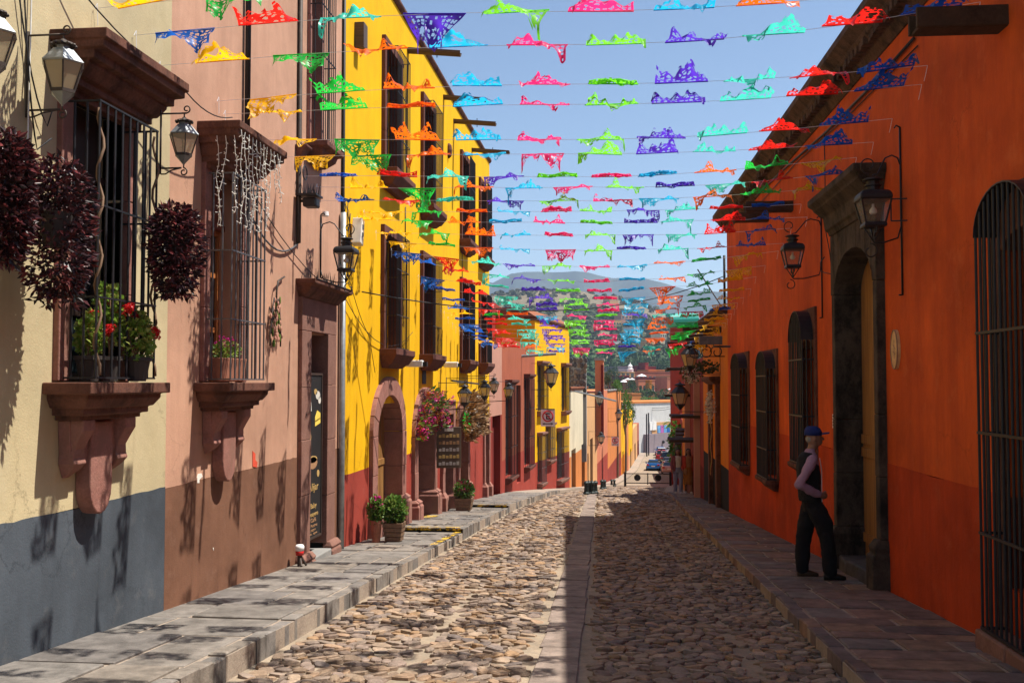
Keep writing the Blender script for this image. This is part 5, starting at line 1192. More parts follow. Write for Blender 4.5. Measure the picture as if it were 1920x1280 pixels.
m = MB(); m.tube(rp([(1560, 480), (1552, 490), (1552, 505), (1560, 510), (1572, 512)], .08), .007, 4); tag(m.build('iron_hook', 'iron', smooth=True), 'thin iron hook on the left edge of the portal', 'hook')
# ------------------------------------------------------------------ farther right houses
G1 = Fr((2.69, 25.1), (2.69, 32.4), -1); G2 = Fr((2.69, 32.4), (2.74, 41.8), -1); G3 = Fr((2.74, 41.8), (2.74+.052*130, 171.8), -1)
def rhouse(fr, u0, u1, zt, cut, label, wall, dado, ops, deep=8):
    b = far_house(fr, u0, u1, zt, cut, label, wall, dado, ops, 'brown_stone', deep=deep); return b
bA = rhouse(G1, 0, G1.len, 3.5, G1.z(1360, 876), 'amber house with black base beside the orange house', 'amber_plaster', 'black_plaster', [(1341, 1348, 725, None, 'door', 'dark_wood'), (1318, 1327, 640, 770, 'void', 'void')])
m = MB(); m.fstack(G1, 0, G1.len, [(.02, 0, 3.45), (.25, .02, 3.55), (.28, .02, 3.62)], dback=-5); m.build('eave', 'eave_brick', bA)
for i, (u, L, lab) in enumerate(((1.6, 1.0, 'nearest'), (3.6, 1.15, 'middle'), (5.8, 1.2, 'farthest'))):
    m = MB(); m.fbox(G1, u-.1, u+.1, -.1, L, 3.05-.12*i, 3.22-.12*i); tag(m.build('rain_spout', 'plank_wood', bevel=.01), lab+' dark timber spout sticking out of the amber house', 'rain spout', 'timber spouts of the amber house')
u0 = G1.u(1348); u1 = G1.u(1336)
for a in (u0-.3, u1): m = MB(); m.fbox(G1, a, a+.3, -.2, .12, -3, G1.z(1342, 720)); m.build('jamb_stone', 'brown_stone', bA, bevel=.01)
m = MB(); m.fstack(G1, u0-.3, u1+.3, [(.14, 0, G1.z(1342, 720)), (.3, .1, G1.z(1342, 712)), (.3, .1, G1.z(1342, 706))]); m.build('door_hood', 'brown_stone', bA, bevel=.01)
def rflow(fr, px, py, d, a, h, label, mats, seed, n=300, cat='flowers', nm='flower_garland'):
    u, z = fr.pick(px, py, d); c = fr.P(u, d, z); t = thing(nm, label, cat, c-UPZ*h)
    for i, mt in enumerate(mats): (leaf_cloud(n, ell(c, a, a, h, .3), .08, .028, .2, seed+i) if 'leaf' in mt else petals(n//4, ell(c, a, a, h, .4), .06, seed+i)).build('foliage' if 'leaf' in mt else 'flowers', mt, t, fix=False)
    return t
rflow(G1, 1331, 762, .35, .12, .45, 'white paper flower garland at the amber house door', ['petal_white'], 61, 260)
for i, (mt, dx) in enumerate((('paper_yellow', 0), ('paper_red', -.1), ('paper_lime_green', .1))):
    u, z = G1.pick(1334, 782, .4); m = MB(); vs = []
    for k in range(14): p = G1.P(u+dx+.05*math.sin(k*.7+i), .42+.02*math.cos(k), z-.11*k); vs += [p+G1.t*.02, p-G1.t*.02]
    m.add(vs, [(2*k, 2*k+1, 2*k+3, 2*k+2) for k in range(13)]); tag(m.build('ribbon', mt, fix=False), ('long yellow', 'red', 'green')[i]+' ribbon hanging from the white paper flowers', 'ribbon')
rflow(G1, 1325, 688, .6, .3, .14, 'hanging bowl of dark plants on the amber house', ['leaf_olive'], 66, 260, 'plant', 'hanging_plant')
m = MB(); u, z = G1.pick(1338, 638, .4); m.fbox(G1, u-.1, u+.1, .2, .75, z-.1, z+.1); m.tube([G1.P(u, 0, z-.15), G1.P(u, .4, z-.15), G1.P(u, .4, z)], .03, 5); tag(m.build('floodlight', 'grey_iron', bevel=.02), 'grey box floodlight high on the amber house', 'floodlight')
m = MB()
u = G1.u(1322, .5)
for k in range(3): m.tube(scroll(G1.P(u, .2+.28*k, G1.z(1322, 660, .5)), .17, k*1.7, 1.1, G1.n, UPZ), .014, 5)
m.tube([G1.P(u, 0, G1.z(1322, 668, .5)), G1.P(u, .95, G1.z(1322, 668, .5))], .014, 5); tag(m.build('scroll_bracket', 'iron', smooth=True), 'wrought iron scroll bracket above the amber house flowers', 'bracket')
bR = rhouse(G2, 0, G2.len, 2.55, -1.0, 'brick red house with lanterns and narrow doors on the shaded side', 'brick_red_plaster', 'maroon_plaster', [(1300, 1303, 790, None, 'door', 'dark_wood'), (1291, 1293, 790, None, 'door', 'dark_wood')])
for i, (u, z) in enumerate(((2.2, .55), (5.2, 2.2), (7.2, 1.2), (3.8, -.35))):
    m = MB(); m.fbox(G2, u-.9, u+.9, -.1, .95, z, z+.09); tag(m.build('awning_board', 'plank_wood', bevel=.01), ('lowest near', 'high', 'middle', 'lower far')[i]+' plank awning over a doorway of the brick red house', 'awning', 'plank awnings of the red house')
for u in (1.6, 6.6): m = MB(); m.fbox(G2, u-.12, u+.12, 0, .2, -2.6, 1.9); m.build('pilaster', 'rose_plaster', bR)
far_lamp(G2, 1293, 672, .8, .75, 'black lantern over the flower basket on the red house'); far_lamp(G2, 1275, 744, .9, .8, 'dark lantern silhouetted against the white wall')
rflow(G2, 1295, 700, .7, .3, .3, 'basket of pale flowers below the red house lantern', ['leaf_olive', 'petal_white'], 71, 200, 'plant', 'hanging_plant'); rflow(G2, 1300, 640, .3, .35, .2, 'shrub growing on the roof edge of the red house', ['leaf_olive'], 75, 260, 'plant', 'roof_plant')
rseg = [(0, 12, 4.6, 'amber_plaster', 'mustard yellow shop front past the red house'), (12, 28, 4.4, 'brick_red_plaster', 'dark red shop front on the shaded side past the gate'), (28, 48, 4.6, 'yellow_plaster', 'yellow shop front beside the parked cars'), (48, 75, 5.0, 'terracotta_plaster', 'terracotta shop front far down on the right'), (75, 110, 5.0, 'amber_plaster', 'last ochre shop front near the white wall')]
for a, b, h, mt, lab in rseg:
    y0, y1 = 41.8+a, 41.8+b; z = gz((y0+y1)/2)
    p = G3.P((a+b)/2, 0, 0); t = thing('house', lab, 'house', (p.x, p.y, z)); n = int((b-a)/4)
    ops = [(a+1+i*4, a+2.2+i*4, -15, gz(y0+2+i*4)+2.5) for i in range(n)]
    facade(G3, a, b, gz(y1)-1, z+h, ops, rev=.3).build('wall', mt, t)
    for i, o in enumerate(ops): plank_door(G3, o[0], o[1], gz(y1)-.9, o[3], -.2, t, 'dark_wood', 2); m = MB(); m.fbox(G3, o[0]-.5, o[1]+.5, 0, .4, o[3]+.25, o[3]+.33); m.build('canopy', 'plank_wood', t)
cp_ = thing('climbing_plant', 'climbing green plant on the shop fronts past the red house', 'plant', (4.0, 60, gz(60)))
leaf_cloud(500, ell(Vector((rw_x(60)-.35, 60, gz(60)+2.6)), .4, .6, 1.5, .3), .2, .07, .3, 81).build('foliage', 'leaf_bright', cp_, fix=False)
# teal water tank on the roofs
tk = thing('water_tank', 'teal horizontal water tank on the roof behind the amber house', 'water tank', (5.9, 80, 3)); k = 78/PXF
zt0 = 1.72+(718-603)*k; m = MB(); m.tube([((1250-HX)*k, 78, zt0), ((1252-HX)*k, 78, zt0), ((1305-HX)*k, 78.6, zt0+.1), ((1307-HX)*k, 78.6, zt0+.1)], [.4, .58, .58, .5], 20); m.build('tank', 'tank_teal', tk, smooth=False); m = MB(); m.tube([((1307-HX)*k, 78.6, zt0+.1), ((1309-HX)*k, 78.6, zt0+.1)], .56, 20); m.build('end_cap', 'white_paint', tk); m = MB(); m.box((1256-HX)*k, (1300-HX)*k, 77.8, 79, -8, zt0-.5); m.build('stand', 'brick_red_plaster', tk)
# ------------------------------------------------------------------ people
def fig_mesh(m, name, mat, parent, vox, sm=4):
    o = m.build(name, mat, parent, smooth=True); r = o.modifiers.new('remesh', 'REMESH'); r.mode = 'VOXEL'; r.voxel_size = vox; r.use_smooth_shade = True
    s = o.modifiers.new('smooth', 'SMOOTH'); s.iterations = sm; s.factor = .5
    if name not in ('body', 'hair'):      # folds in the cloth
        tx = bpy.data.textures.new('folds', 'CLOUDS'); tx.noise_scale = .11; tx.noise_depth = 2; d = o.modifiers.new('folds', 'DISPLACE'); d.texture = tx; d.strength = .035; d.mid_level = .5
    return o
def person(base, face, spec):
    'base: ground point, face: heading; returns f(forward, side, up) -> world point'
    f = Vector((math.cos(face), math.sin(face), 0)); s = Vector((-math.sin(face), math.cos(face), 0)); b = Vector(base)
    return lambda a, c, z: b+f*a+s*c+Vector((0, 0, z)), f, s
def limb(m, pts, rad): m.tube(pts, rad, 12); [m.ball(p, r*.98, r*.98, r*.98, 10, 6) for p, r in zip(pts, rad)]
def torso(m, P, f, s, rings):
    m.loft([(P(a, 0, z), f*dx, s*dy) for a, z, dx, dy in rings])
my = 12.42; mx = at_y(1538, 1085, my).x; mb0 = (mx, my, gr(my)+.01); man = thing('person', 'man in blue cap, lavender shirt and black vest standing at the portal', 'person', mb0)
P, f, s = person(mb0, .06, None)
H_ = .985
body = MB()
torso(body, P, f, s, [(-.08, .86, .10, .15), (-.09, 1.0, .105, .15), (-.11, 1.15, .11, .155), (-.12, 1.32, .11, .165), (-.12, 1.45, .085, .16), (-.10, 1.52, .05, .07)])
limb(body, [P(-.10, 0, 1.50), P(-.065, 0, 1.60)], [.055, .052])
body.ball(P(-.055, 0, 1.685), .092, .075, .115, 16, 12); body.ball(P(-.015, 0, 1.635), .06, .052, .055, 12, 8); limb(body, [P(.03, 0, 1.70), P(.058, 0, 1.668)], [.012, .015]); limb(body, [P(.035, -.02, 1.63), P(.035, .02, 1.63)], [.012, .012])
for q in (-1, 1): body.ball(P(-.06, q*.078, 1.675), .02, .01, .032, 8, 6)
limb(body, [P(-.07, -.09, .84), P(.065, -.10, .47), P(.07, -.10, .10)], [.08, .055, .04]); limb(body, [P(-.09, .09, .84), P(-.16, .10, .46), P(-.19, .10, .10)], [.08, .055, .04])
# near arm (towards the camera): elbow back, forearm forward to the belly; far arm the same
for q in (-1, 1):
    sh, el, wr = P(-.12, q*.19, 1.42), (P(-.30, q*.27, 1.15) if q < 0 else P(-.13, .23, 1.15)), P(-.04, q*.17, 1.02)
    limb(body, [sh, el, wr], [.05, .042, .03])
    palm = P(.005, q*.14, 1.0); limb(body, [wr, palm], [.028, .034])
    for k in range(4):
        o0 = palm+Vector((0, 0, .028-.019*k)); L = (.07, .08, .075, .06)[k]
        limb(body, [o0, o0+f*L*.5-s*q*.012, o0+f*L*.8-s*q*.035], [.0105, .0095, .008])
    limb(body, [palm+Vector((0, 0, .02)), palm+f*.02+Vector((0, 0, .05)), palm+f*.045+Vector((0, 0, .055))], [.012, .011, .009])
fig_mesh(body, 'body', 'skin', man, .0075, 3)
tr = MB(); torso(tr, P, f, s, [(-.08, .80, .115, .165), (-.085, .92, .12, .165), (-.095, 1.02, .12, .16)])
limb(tr, [P(-.05, -.09, .82), P(.02, -.10, .66), P(.07, -.105, .45), P(.085, -.105, .22), P(.085, -.105, .11)], [.115, .108, .092, .09, .086]); limb(tr, [P(-.09, .09, .82), P(-.13, .10, .66), P(-.165, .105, .45), P(-.185, .105, .22), P(-.19, .105, .11)], [.115, .108, .092, .09, .086])
fig_mesh(tr, 'trousers', 'trousers_black', man, .011, 4)
shm = MB(); torso(shm, P, f, s, [(-.09, .98, .118, .158), (-.11, 1.15, .122, .165), (-.12, 1.32, .122, .175), (-.12, 1.45, .098, .17), (-.105, 1.52, .06, .08), (-.09, 1.555, .062, .065)])
limb(shm, [P(-.12, -.185, 1.43), P(-.21, -.235, 1.29), P(-.305, -.275, 1.15), P(-.17, -.225, 1.075), P(-.055, -.175, 1.025)], [.068, .062, .058, .055, .045]); limb(shm, [P(-.12, .185, 1.43), P(-.13, .22, 1.29), P(-.13, .235, 1.15), P(-.09, .2, 1.075), P(-.055, .175, 1.025)], [.068, .062, .058, .055, .045])
fig_mesh(shm, 'shirt', 'shirt_lavender', man, .010, 4)
vm = MB(); torso(vm, P, f, s, [(-.105, .92, .13, .18), (-.115, 1.05, .138, .183), (-.125, 1.2, .142, .188), (-.135, 1.34, .135, .19), (-.138, 1.45, .105, .165), (-.135, 1.51, .065, .11)])
fig_mesh(vm, 'vest', 'vest_black', man, .011, 3)
m = MB(); m.tube([P(-.02, -.12, 1.45), P(-.0, -.125, 1.3), P(-.0, -.125, 1.1), P(-.0, -.13, .93)], .006, 5); m.build('zip', 'shirt_white', man)
m = MB(); m.ball(P(-.11, 0, 1.67), .046, .062, .05, 12, 8); fig_mesh(m, 'hair', 'hair_grey', man, .01, 1)
m = MB(); m.loft([(P(-.06, 0, 1.715), f*.108, s*.09), (P(-.065, 0, 1.76), f*.108, s*.09), (P(-.07, 0, 1.80), f*.09, s*.078), (P(-.075, 0, 1.825), f*.05, s*.045)]); cpo = m.build('cap', 'cap_blue', man, smooth=True)
m = MB(); m.loft([(P(.03, 0, 1.722), f*.02, s*.07), (P(.03, 0, 1.735), f*.02, s*.07)]); vs = [P(.03, -.075, 1.728), P(.03, .075, 1.728), P(.11, .06, 1.735), P(.135, 0, 1.745), P(.11, -.06, 1.735)]
m = MB(); m.add(vs+[v+UPZ*.01 for v in vs], [(0, 1, 2, 3, 4), (9, 8, 7, 6, 5)]+[(i, (i+1) % 5, 5+(i+1) % 5, 5+i) for i in range(5)]); m.build('brim', 'cap_blue', cpo)
for q, a in ((-1, .10), (1, -.17)):
    m = MB(); c = q*.105; m.loft([(P(a-.08, c, .045), s*.038, UPZ*.045), (P(a, c, .05), s*.042, UPZ*.05), (P(a+.08, c, .04), s*.046, UPZ*.038), (P(a+.17, c, .025), s*.035, UPZ*.022)]); m.build('shoe', 'shoe_brown' if q > 0 else 'shoe_black', man, smooth=True)
def woman(px, py, label, top, coat, legs, shoe, seed, dress=False, bag=True, face=-1.45):
    y = 37.6; x = (px-HX)/PXF*y; zb = gz(y)+.15+.005; sc_ = 1.0; t = thing('person', label, 'person', (x, y, zb)); P, f, s = person((x, y, zb), face, None); v = .016
    b = MB(); torso(b, P, f, s, [(0, .80, .1, .16), (0, .95, .09, .13), (0, 1.1, .09, .135), (0, 1.25, .095, .15), (0, 1.35, .07, .15), (0, 1.41, .045, .06)]); limb(b, [P(0, 0, 1.38), P(.01, 0, 1.46)], [.045, .045]); b.ball(P(.02, 0, 1.54), .085, .07, .105, 14, 10); b.ball(P(.1, 0, 1.53), .014, .012, .018, 6, 4)
    for q in (-1, 1):
        limb(b, [P(0, q*.09, .82), P(.06*q+.04, q*.095, .45), P(.08*q-.02, q*.09, .06)], [.085, .055, .04])
        limb(b, [P(0, q*.17, 1.33), P(-.03, q*.22, 1.08), P(.06, q*.21, .86)], [.045, .04, .032]); limb(b, [P(.06, q*.21, .86), P(.08, q*.21, .78)], [.028, .03])
        for k in range(4): limb(b, [P(.06+.016*k, q*.21, .77), P(.07+.016*k, q*.20, .71)], [.01, .008])
    fig_mesh(b, 'body', 'skin', t, .012, 3)
    m = MB(); torso(m, P, f, s, [(0, .92, .105, .145), (0, 1.08, .10, .145), (0, 1.25, .108, .16), (0, 1.36, .08, .155), (0, 1.40, .05, .07)]); fig_mesh(m, 'top', top, t, v)
    if coat:
        m = MB()
        for q in (-1, 1): limb(m, [P(-.01, q*.165, 1.34), P(-.03, q*.225, 1.1), P(.04, q*.22, .92)], [.07, .065, .055]); m.loft([(P(-.02, q*.13, .82), f*.12, s*.06), (P(-.02, q*.13, 1.1), f*.12, s*.06), (P(-.02, q*.12, 1.36), f*.09, s*.06)])
        fig_mesh(m, 'jacket', coat, t, v)
    m = MB()
    if dress: m.loft([(P(.02, 0, .34), f*.16, s*.2), (P(.01, 0, .6), f*.14, s*.185), (P(0, 0, .85), f*.125, s*.17), (P(0, 0, .98), f*.11, s*.145)])
    else:
        torso(m, P, f, s, [(0, .78, .115, .165), (0, .9, .115, .165), (0, .98, .105, .145)])
        for q in (-1, 1): limb(m, [P(0, q*.09, .82), P(.06*q+.03, q*.095, .45), P(.08*q-.03, q*.09, .08)], [.10, .08, .075])
    fig_mesh(m, 'skirt' if dress else 'trousers', legs, t, v)
    m = MB(); m.ball(P(-.02, 0, 1.57), .095, .095, .10, 12, 8); m.loft([(P(-.05, 0, 1.28), f*.05, s*.12), (P(-.05, 0, 1.45), f*.07, s*.11), (P(-.04, 0, 1.6), f*.07, s*.09)]); fig_mesh(m, 'hair', 'hair_black', t, .014, 2)
    for q in (-1, 1): m = MB(); a = .08*q-.0; c = q*.09; m.loft([(P(a-.09, c, .04), s*.035, UPZ*.04), (P(a, c, .045), s*.04, UPZ*.045), (P(a+.12, c, .02), s*.035, UPZ*.02)]); m.build('shoe', shoe, t, smooth=True)
    if bag == 2: return t
    if bag: m = MB(); c = P(.05, .27, .82); m.box(c.x-.05, c.x+.05, c.y-.13, c.y+.13, c.z-.12, c.z+.12); bo = m.build('bag', 'bag_tan', t, bevel=.03); m = MB(); m.tube([c+UPZ*.12, P(0, .2, 1.2), P(-.02, .1, 1.4)], .01, 5); m.build('strap', 'bag_tan', bo)
woman(1268, 925, 'woman in light shirt and pale jeans walking up the right pavement', 'shirt_white', 'jacket_plum', 'denim', 'shoe_white', 1)
woman(1287, 925, 'woman in red jacket and mustard skirt walking on the right pavement', 'bag_tan', 'coat_red', 'dress_mustard', 'shoe_white', 2, dress=True, bag=False)
w3 = woman(1300, 925, 'person in white top standing beside the parked cars far down the street', 'shirt_white', 'jacket_plum', 'trousers_black', 'shoe_black', 3, bag=2)
w3.location = (6.95, 138, gz(138)+.14)
w4 = copy_tree(w3); w4.location = (6.3, 151, gz(151)+.14); w4.rotation_euler = (0, 0, 1.2); w4['label'] = 'farthest person standing in front of the lilac wall past the cars'
# ------------------------------------------------------------------ gate, cars, end of the street
yg = 75.; gt = thing('barrier_gate', 'black iron barrier gate with two round discs across the street', 'gate', (2.0, yg, gz(yg)))
x0, x1 = (1171-HX)/PXF*yg, (1254-HX)/PXF*yg; zg = gz(yg); k = yg/PXF
zt = CAMZ-(884-HY)*k
for x in (x0, x1): m = MB(); m.lathe((x, yg, zg), [(.09, -.1), (.09, zt-zg+.04), (.05, zt-zg+.09)], 10); m.build('post', 'black', gt)
for x in ((x0+x1)/2,): m = MB(); m.box(x-.04, x+.04, yg-.04, yg+.04, zg+.2, zt); m.build('middle_post', 'black', gt)
for z in (zt-.05, zg+.3): m = MB(); m.box(x0, x1, yg-.03, yg+.03, z-.03, z+.03); m.build('rail', 'black', gt)
m = MB()
for i in range(1, 40): x = x0+(x1-x0)*i/40; m.box(x-.009, x+.009, yg-.01, yg+.01, zg+.3, zt-.05)
m.build('bars', 'iron', gt)
for x in (x0+.27*(x1-x0), x0+.73*(x1-x0)): m = MB(); m.tube([(x, yg-.06, (zt+zg)/2+.18), (x, yg+.04, (zt+zg)/2+.18)], .24, 20); m.build('disc', 'black', gt)
def car_proto(name, paintm, suv=False):
    t = thing(name, None, 'car', (0, 0, 0)); h = 1.62 if suv else 1.44; z = .18
    # side profile sections (y along the car, rear at 0)
    secs = [(0, .78, .42, .72), (.06, .84, .30, .95), (.5, .87, .22, .99), (1.2, .88, .2, .96), (2.9, .88, .2, .93), (3.3, .87, .22, .90), (4.1, .82, .25, .76), (4.32, .72, .35, .60)]
    m = MB(); vs = []; fs = []
    for y, w_, z0, z1 in secs:
        zm = (z0+z1)*.5; ring = [(-w_*.9, z0), (w_*.9, z0), (w_, z0+.08), (w_*1.0, zm), (w_*.95, z1-.06), (w_*.82, z1), (-w_*.82, z1), (-w_*.95, z1-.06), (-w_*1.0, zm), (-w_, z0+.08)]
        vs += [(x, y, zz) for x, zz in ring]
    n = 10
    for i in range(len(secs)-1):
        for j in range(n): fs.append((i*n+j, i*n+(j+1) % n, i*n+n+(j+1) % n, i*n+n+j))
    fs += [tuple(range(n)), tuple(range((len(secs)-1)*n, len(secs)*n))]; m.add(vs, fs); m.build('body', paintm, t, bevel=.03)
    ya = .15 if suv else .5; m = MB()
    lo = [(-.74, ya), (.74, ya), (.76, 3.2), (-.76, 3.2)]; hi = [(-.58, ya+(.2 if suv else .55)), (.58, ya+(.2 if suv else .55)), (.6, 2.35), (-.6, 2.35)]
    m.add([(x, y, .93) for x, y in lo]+[(x, y, h-.05) for x, y in hi], MB.BOXF); m.build('windows', 'car_glass', t, bevel=.03)
    m = MB(); m.add([(x*1.01, y, h-.06) for x, y in hi]+[(x*.92, y+(.05 if y < 1.5 else -.05), h) for x, y in hi], MB.BOXF); m.build('roof', paintm, t, bevel=.02)
    for x in (-.82, .82):
        for y in (.75, 3.45):
            m = MB(); m.tube([(x-.1, y, .31), (x+.1, y, .31)], .31, 18); wh = m.build('wheel', 'tyre', t); m = MB(); m.tube([(x-.105, y, .31), (x+.105, y, .31)], .19, 14); m.build('rim', 'rim', wh)
    for x in (-.66, .66): m = MB(); m.box(x-.15, x+.15, -.02, .1, .68, .86); m.build('tail_light', 'tail_light', t, bevel=.01)
    m = MB(); m.box(-.24, .24, -.025, .02, .55, .67); m.build('number_plate', 'plate', t); m = MB(); m.box(-.8, .8, -.05, .1, .32, .5); m.build('bumper', paintm, t, bevel=.04)
    for x in (-.93, .93): m = MB(); m.box(x-.1, x+.1, 2.55, 2.65, .92, 1.05); m.build('mirror', paintm, t, bevel=.02)
    return t
cars = [('car_blue', 1222.5, 129, 'bright blue sedan driving away down the middle of the street', 0), ('car_pink', 1252, 116, 'nearest car parked on the right behind the walking women', 0), ('car_silver', 1253, 126, 'silver car second in the parked row on the right', 0), ('car_white', 1251, 135, 'white car third in the parked row', 0), ('car_grey', 1247, 146, 'dark grey car parked ahead of the white one', 1), ('car_red', 1238, 152, 'red car standing left of the grey one', 1), ('car_white', 1238, 160, 'white roofed car behind the red car', 1), ('car_blue', 1236, 168, 'farthest blue car at the end of the parked row', 0)]
for c_, px, y, lab, suv in cars:
    t = car_proto('car', c_, suv); t['label'] = lab; x = (px-HX)/PXF*y; t.location = (x, y, gz(y)+.012); t.rotation_euler = (-.06 if y < 140 else -.035, 0, -.05); t['group'] = 'cars at the foot of the street'
we = thing('white_building', 'big white walled building closing the end of the street', 'building', (8, 185, -11))
WF = Fr(tuple(at_y(1170, 860, 172))[:2], (at_y(1170, 860, 172).x+.64*40, 172+.768*40), 1)
wz = lambda px, py, d=0: WF.z(px, py, d)
ue = WF.u(1320); zt_ = wz(1230, 755)
m = MB(); m.fbox(WF, 0, ue, -9, 0, -13, zt_); m.build('wall', 'white_plaster', we); m = MB(); m.fbox(WF, -.1, ue+.1, -9.1, .15, zt_+.002, zt_+.3); m.build('coping', 'tangerine_plaster', we)
u0 = WF.u(1211, .6); m = MB(); m.fbox(WF, u0, ue, .003, .6, -13, wz(1230, 813, .6)); m.build('lower_wall', 'lilac_plaster', we)
u1, u2 = WF.u(1222, .1), WF.u(1256, .1); m = MB(); m.fbox(WF, u1, u2, .003, .12, wz(1235, 812), wz(1235, 791)); m.build('shop_front', 'peach_plaster', we)
for i in range(4): a = WF.u(1232, .15)+i*(u2-WF.u(1232, .15))/4; m = MB(); m.fbox(WF, a, a+(u2-u1)*.16, .124, .18, wz(1240, 811, .15), wz(1240, 797, .15)); m.build('mural_panel', ('mural_blue', 'cloth_purple', 'mural_blue', 'car_blue')[i], we)
m = MB(); m.fbox(WF, WF.u(1218, .2), WF.u(1230, .2), .124, .25, wz(1224, 806, .2), wz(1224, 790, .2)); m.build('painted_sign', 'banner_white', we); m = MB(); m.ball(WF.P(WF.u(1243, .7), .75, wz(1243, 828, .7)), .25, .25, .3, 10, 6); m.build('wall_urn', 'iron', we)
for px, y, pt in ((1211, 165, 775), (1214.5, 168, 773)): m = MB(); x = (px-HX)/PXF*y; m.tube([(x, y, gz(y)), (x, y, CAMZ-(pt-HY)/PXF*y)], .11, 8); tag(m.build('utility_pole', 'iron'), 'dark utility pole before the white building, %s of the pair' % ('left' if px < 1212 else 'right'), 'pole', 'utility poles')
for i, py in enumerate((758, 762)): cable('overhead_wire', sag(at_y(1195, py, 178), at_y(1275, py-3, 178), .8), ('upper', 'lower')[i]+' dark wire across the top of the white wall', 'cable', 'cable_black', .035)
pm = thing('palm_tree', 'small palm before the white wall above the shops', 'tree', at_y(1262, 830, 150)); c = at_y(1262, 790, 150)
m = MB(); m.tube([at_y(1262, 870, 150), c], [.16, .12], 8); m.build('trunk', 'vine', pm); m = MB()
for i in range(22):
    a = i*2.4; o = Vector((math.cos(a), math.sin(a), random.uniform(-.2, .8))).normalized(); p = [c+o*(.45*k)+Vector((0, 0, -.04*k*k)) for k in range(5)]; sd = o.cross(UPZ).normalized()*.16
    vs = []
    for q in p: vs += [q-sd, q+sd]
    m.add(vs, [(2*k, 2*k+1, 2*k+3, 2*k+2) for k in range(4)])
m.build('crown', 'leaf_bright', pm, fix=False)
# ------------------------------------------------------------------ town on the far slope
def blk(px0, px1, pt, pb, y, dep, mat, label, wins=0, roofm=None, cat='house', wy=None, nm='house', turn=.6):
    'a house of the far town, turned a little to the sun'
    A = at_y(px0, pt, y); k = y/PXF; fr = Fr((A.x, y), (A.x+math.cos(turn), y+math.sin(turn)), 1); L = fr.u(px1); z1 = A.z
    M = fr.P(L/2, 0, 0); z0 = min(CAMZ-(pb-HY)*k, hill(M.x, M.y)-1)
    t = thing(nm, label, cat, (M.x, M.y, z0)); m = MB(); m.fbox(fr, 0, L, -dep, 0, z0, z1); m.build('wall', mat, t)
    m = MB(); m.fbox(fr, -.1, L+.1, -dep-.1, .1, z1+.002, z1+.25); m.build('roof', roofm or mat, t)
    for i in range(wins):
        x = L*(i+.5)/wins; w_ = min(.8, L/wins*.3); zz = z1-(wy or 2.2); m = MB(); m.fbox(fr, x-w_, x+w_, -.02, .06, zz-.7, zz+.7); wi = m.build('window', 'window_glass', t); m = MB(); m.fbox(fr, x-w_-.12, x+w_+.12, .062, .16, zz-.85, zz-.7); m.build('sill', 'white_paint', wi)
    return t
blk(1185, 1201, 739, 760, 240, 8, 'tangerine_plaster', 'plain orange block just above the white wall')
blk(1197, 1228, 713, 730, 290, 8, 'salmon_plaster', 'salmon house with a window band below the maroon wall', 4, wy=2.2); blk(1218, 1222, 714, 728, 288, 2, 'amber_plaster', 'stepped yellow wall piece beside the salmon house')
blk(1187, 1251, 709, 735, 305, 10, 'maroon_plaster', 'long maroon walled house in the middle of the far town', 0); blk(1251, 1257, 709, 735, 304, 6, 'salmon_plaster', 'narrow coral block at the end of the maroon wall'); blk(1259, 1266, 706, 730, 310, 8, 'peach_plaster', 'pale yellow house at the right end of the far town', 1)
blk(1190, 1264, 698, 712, 330, 10, 'terracotta_plaster', 'wide terracotta house above the maroon wall', 9, wy=2.0); blk(1216, 1247, 694, 712, 345, 10, 'tangerine_plaster', 'orange house behind the wide terracotta one', 5)
blk(1190, 1212, 687, 705, 350, 8, 'maroon_plaster', 'dark red house top left of the far town', 3, wy=2.5); blk(1210, 1216, 681, 705, 348, 4, 'brick_red_plaster', 'square red tower of the far town'); blk(1216, 1230, 688, 705, 352, 6, 'maroon_plaster', 'dark red house right of the square tower', 2)
blk(1157, 1178, 688, 702, 350, 10, 'lilac_plaster', 'grey purple roofed house left of the white church lantern', 3); blk(1148, 1190, 698, 706, 325, 8, 'peach_plaster', 'long low cream house below the church lantern', 5, wy=.9)
blk(1160, 1180, 705, 716, 315, 6, 'brick_red_plaster', 'dark red house among trees in the far town', 2); blk(1237, 1249, 660, 670, 520, 8, 'grey_plaster', 'small grey house among trees on the upper slope', 2); blk(1213, 1236, 666, 671, 480, 6, 'white_plaster', 'low white wall among the trees on the slope')
blk(1070, 1084, 553, 560, 860, 10, 'grey_plaster', 'ruined grey house on top of the brown hill', 3); blk(1143, 1160, 555, 566, 840, 10, 'peach_plaster', 'cream villa high on the brown hillside', 3); blk(1150, 1166, 600, 612, 620, 8, 'peach_plaster', 'tan house halfway up the slope', 3); blk(1165, 1186, 588, 600, 640, 8, 'rose_plaster', 'pink house halfway up the slope', 3); blk(1110, 1128, 612, 622, 600, 8, 'peach_plaster', 'ochre house low on the brown slope', 3)
for px0, px1, pt, pb, y, mt, lab in ((1086, 1098, 572, 580, 800, 'white_plaster', 'small white house on the left of the brown hill'), (1118, 1132, 588, 597, 690, 'ivory_plaster', 'ivory house in the scrub of the middle slope'), (1186, 1200, 613, 622, 560, 'white_plaster', 'white house among trees right of the pink house'), (1216, 1230, 640, 649, 500, 'peach_plaster', 'peach house among trees above the far town'), (1238, 1250, 622, 630, 560, 'ivory_plaster', 'ivory house high on the right slope'), (1150, 1164, 640, 649, 500, 'white_plaster', 'white house in the wood above the church lantern'), (1060, 1072, 600, 608, 650, 'salmon_plaster', 'salmon house low on the left slope'), (1262, 1276, 600, 608, 640, 'white_plaster', 'white house at the right end of the slope')):
    blk(px0, px1, pt, pb, y, 9, mt, lab, 3)
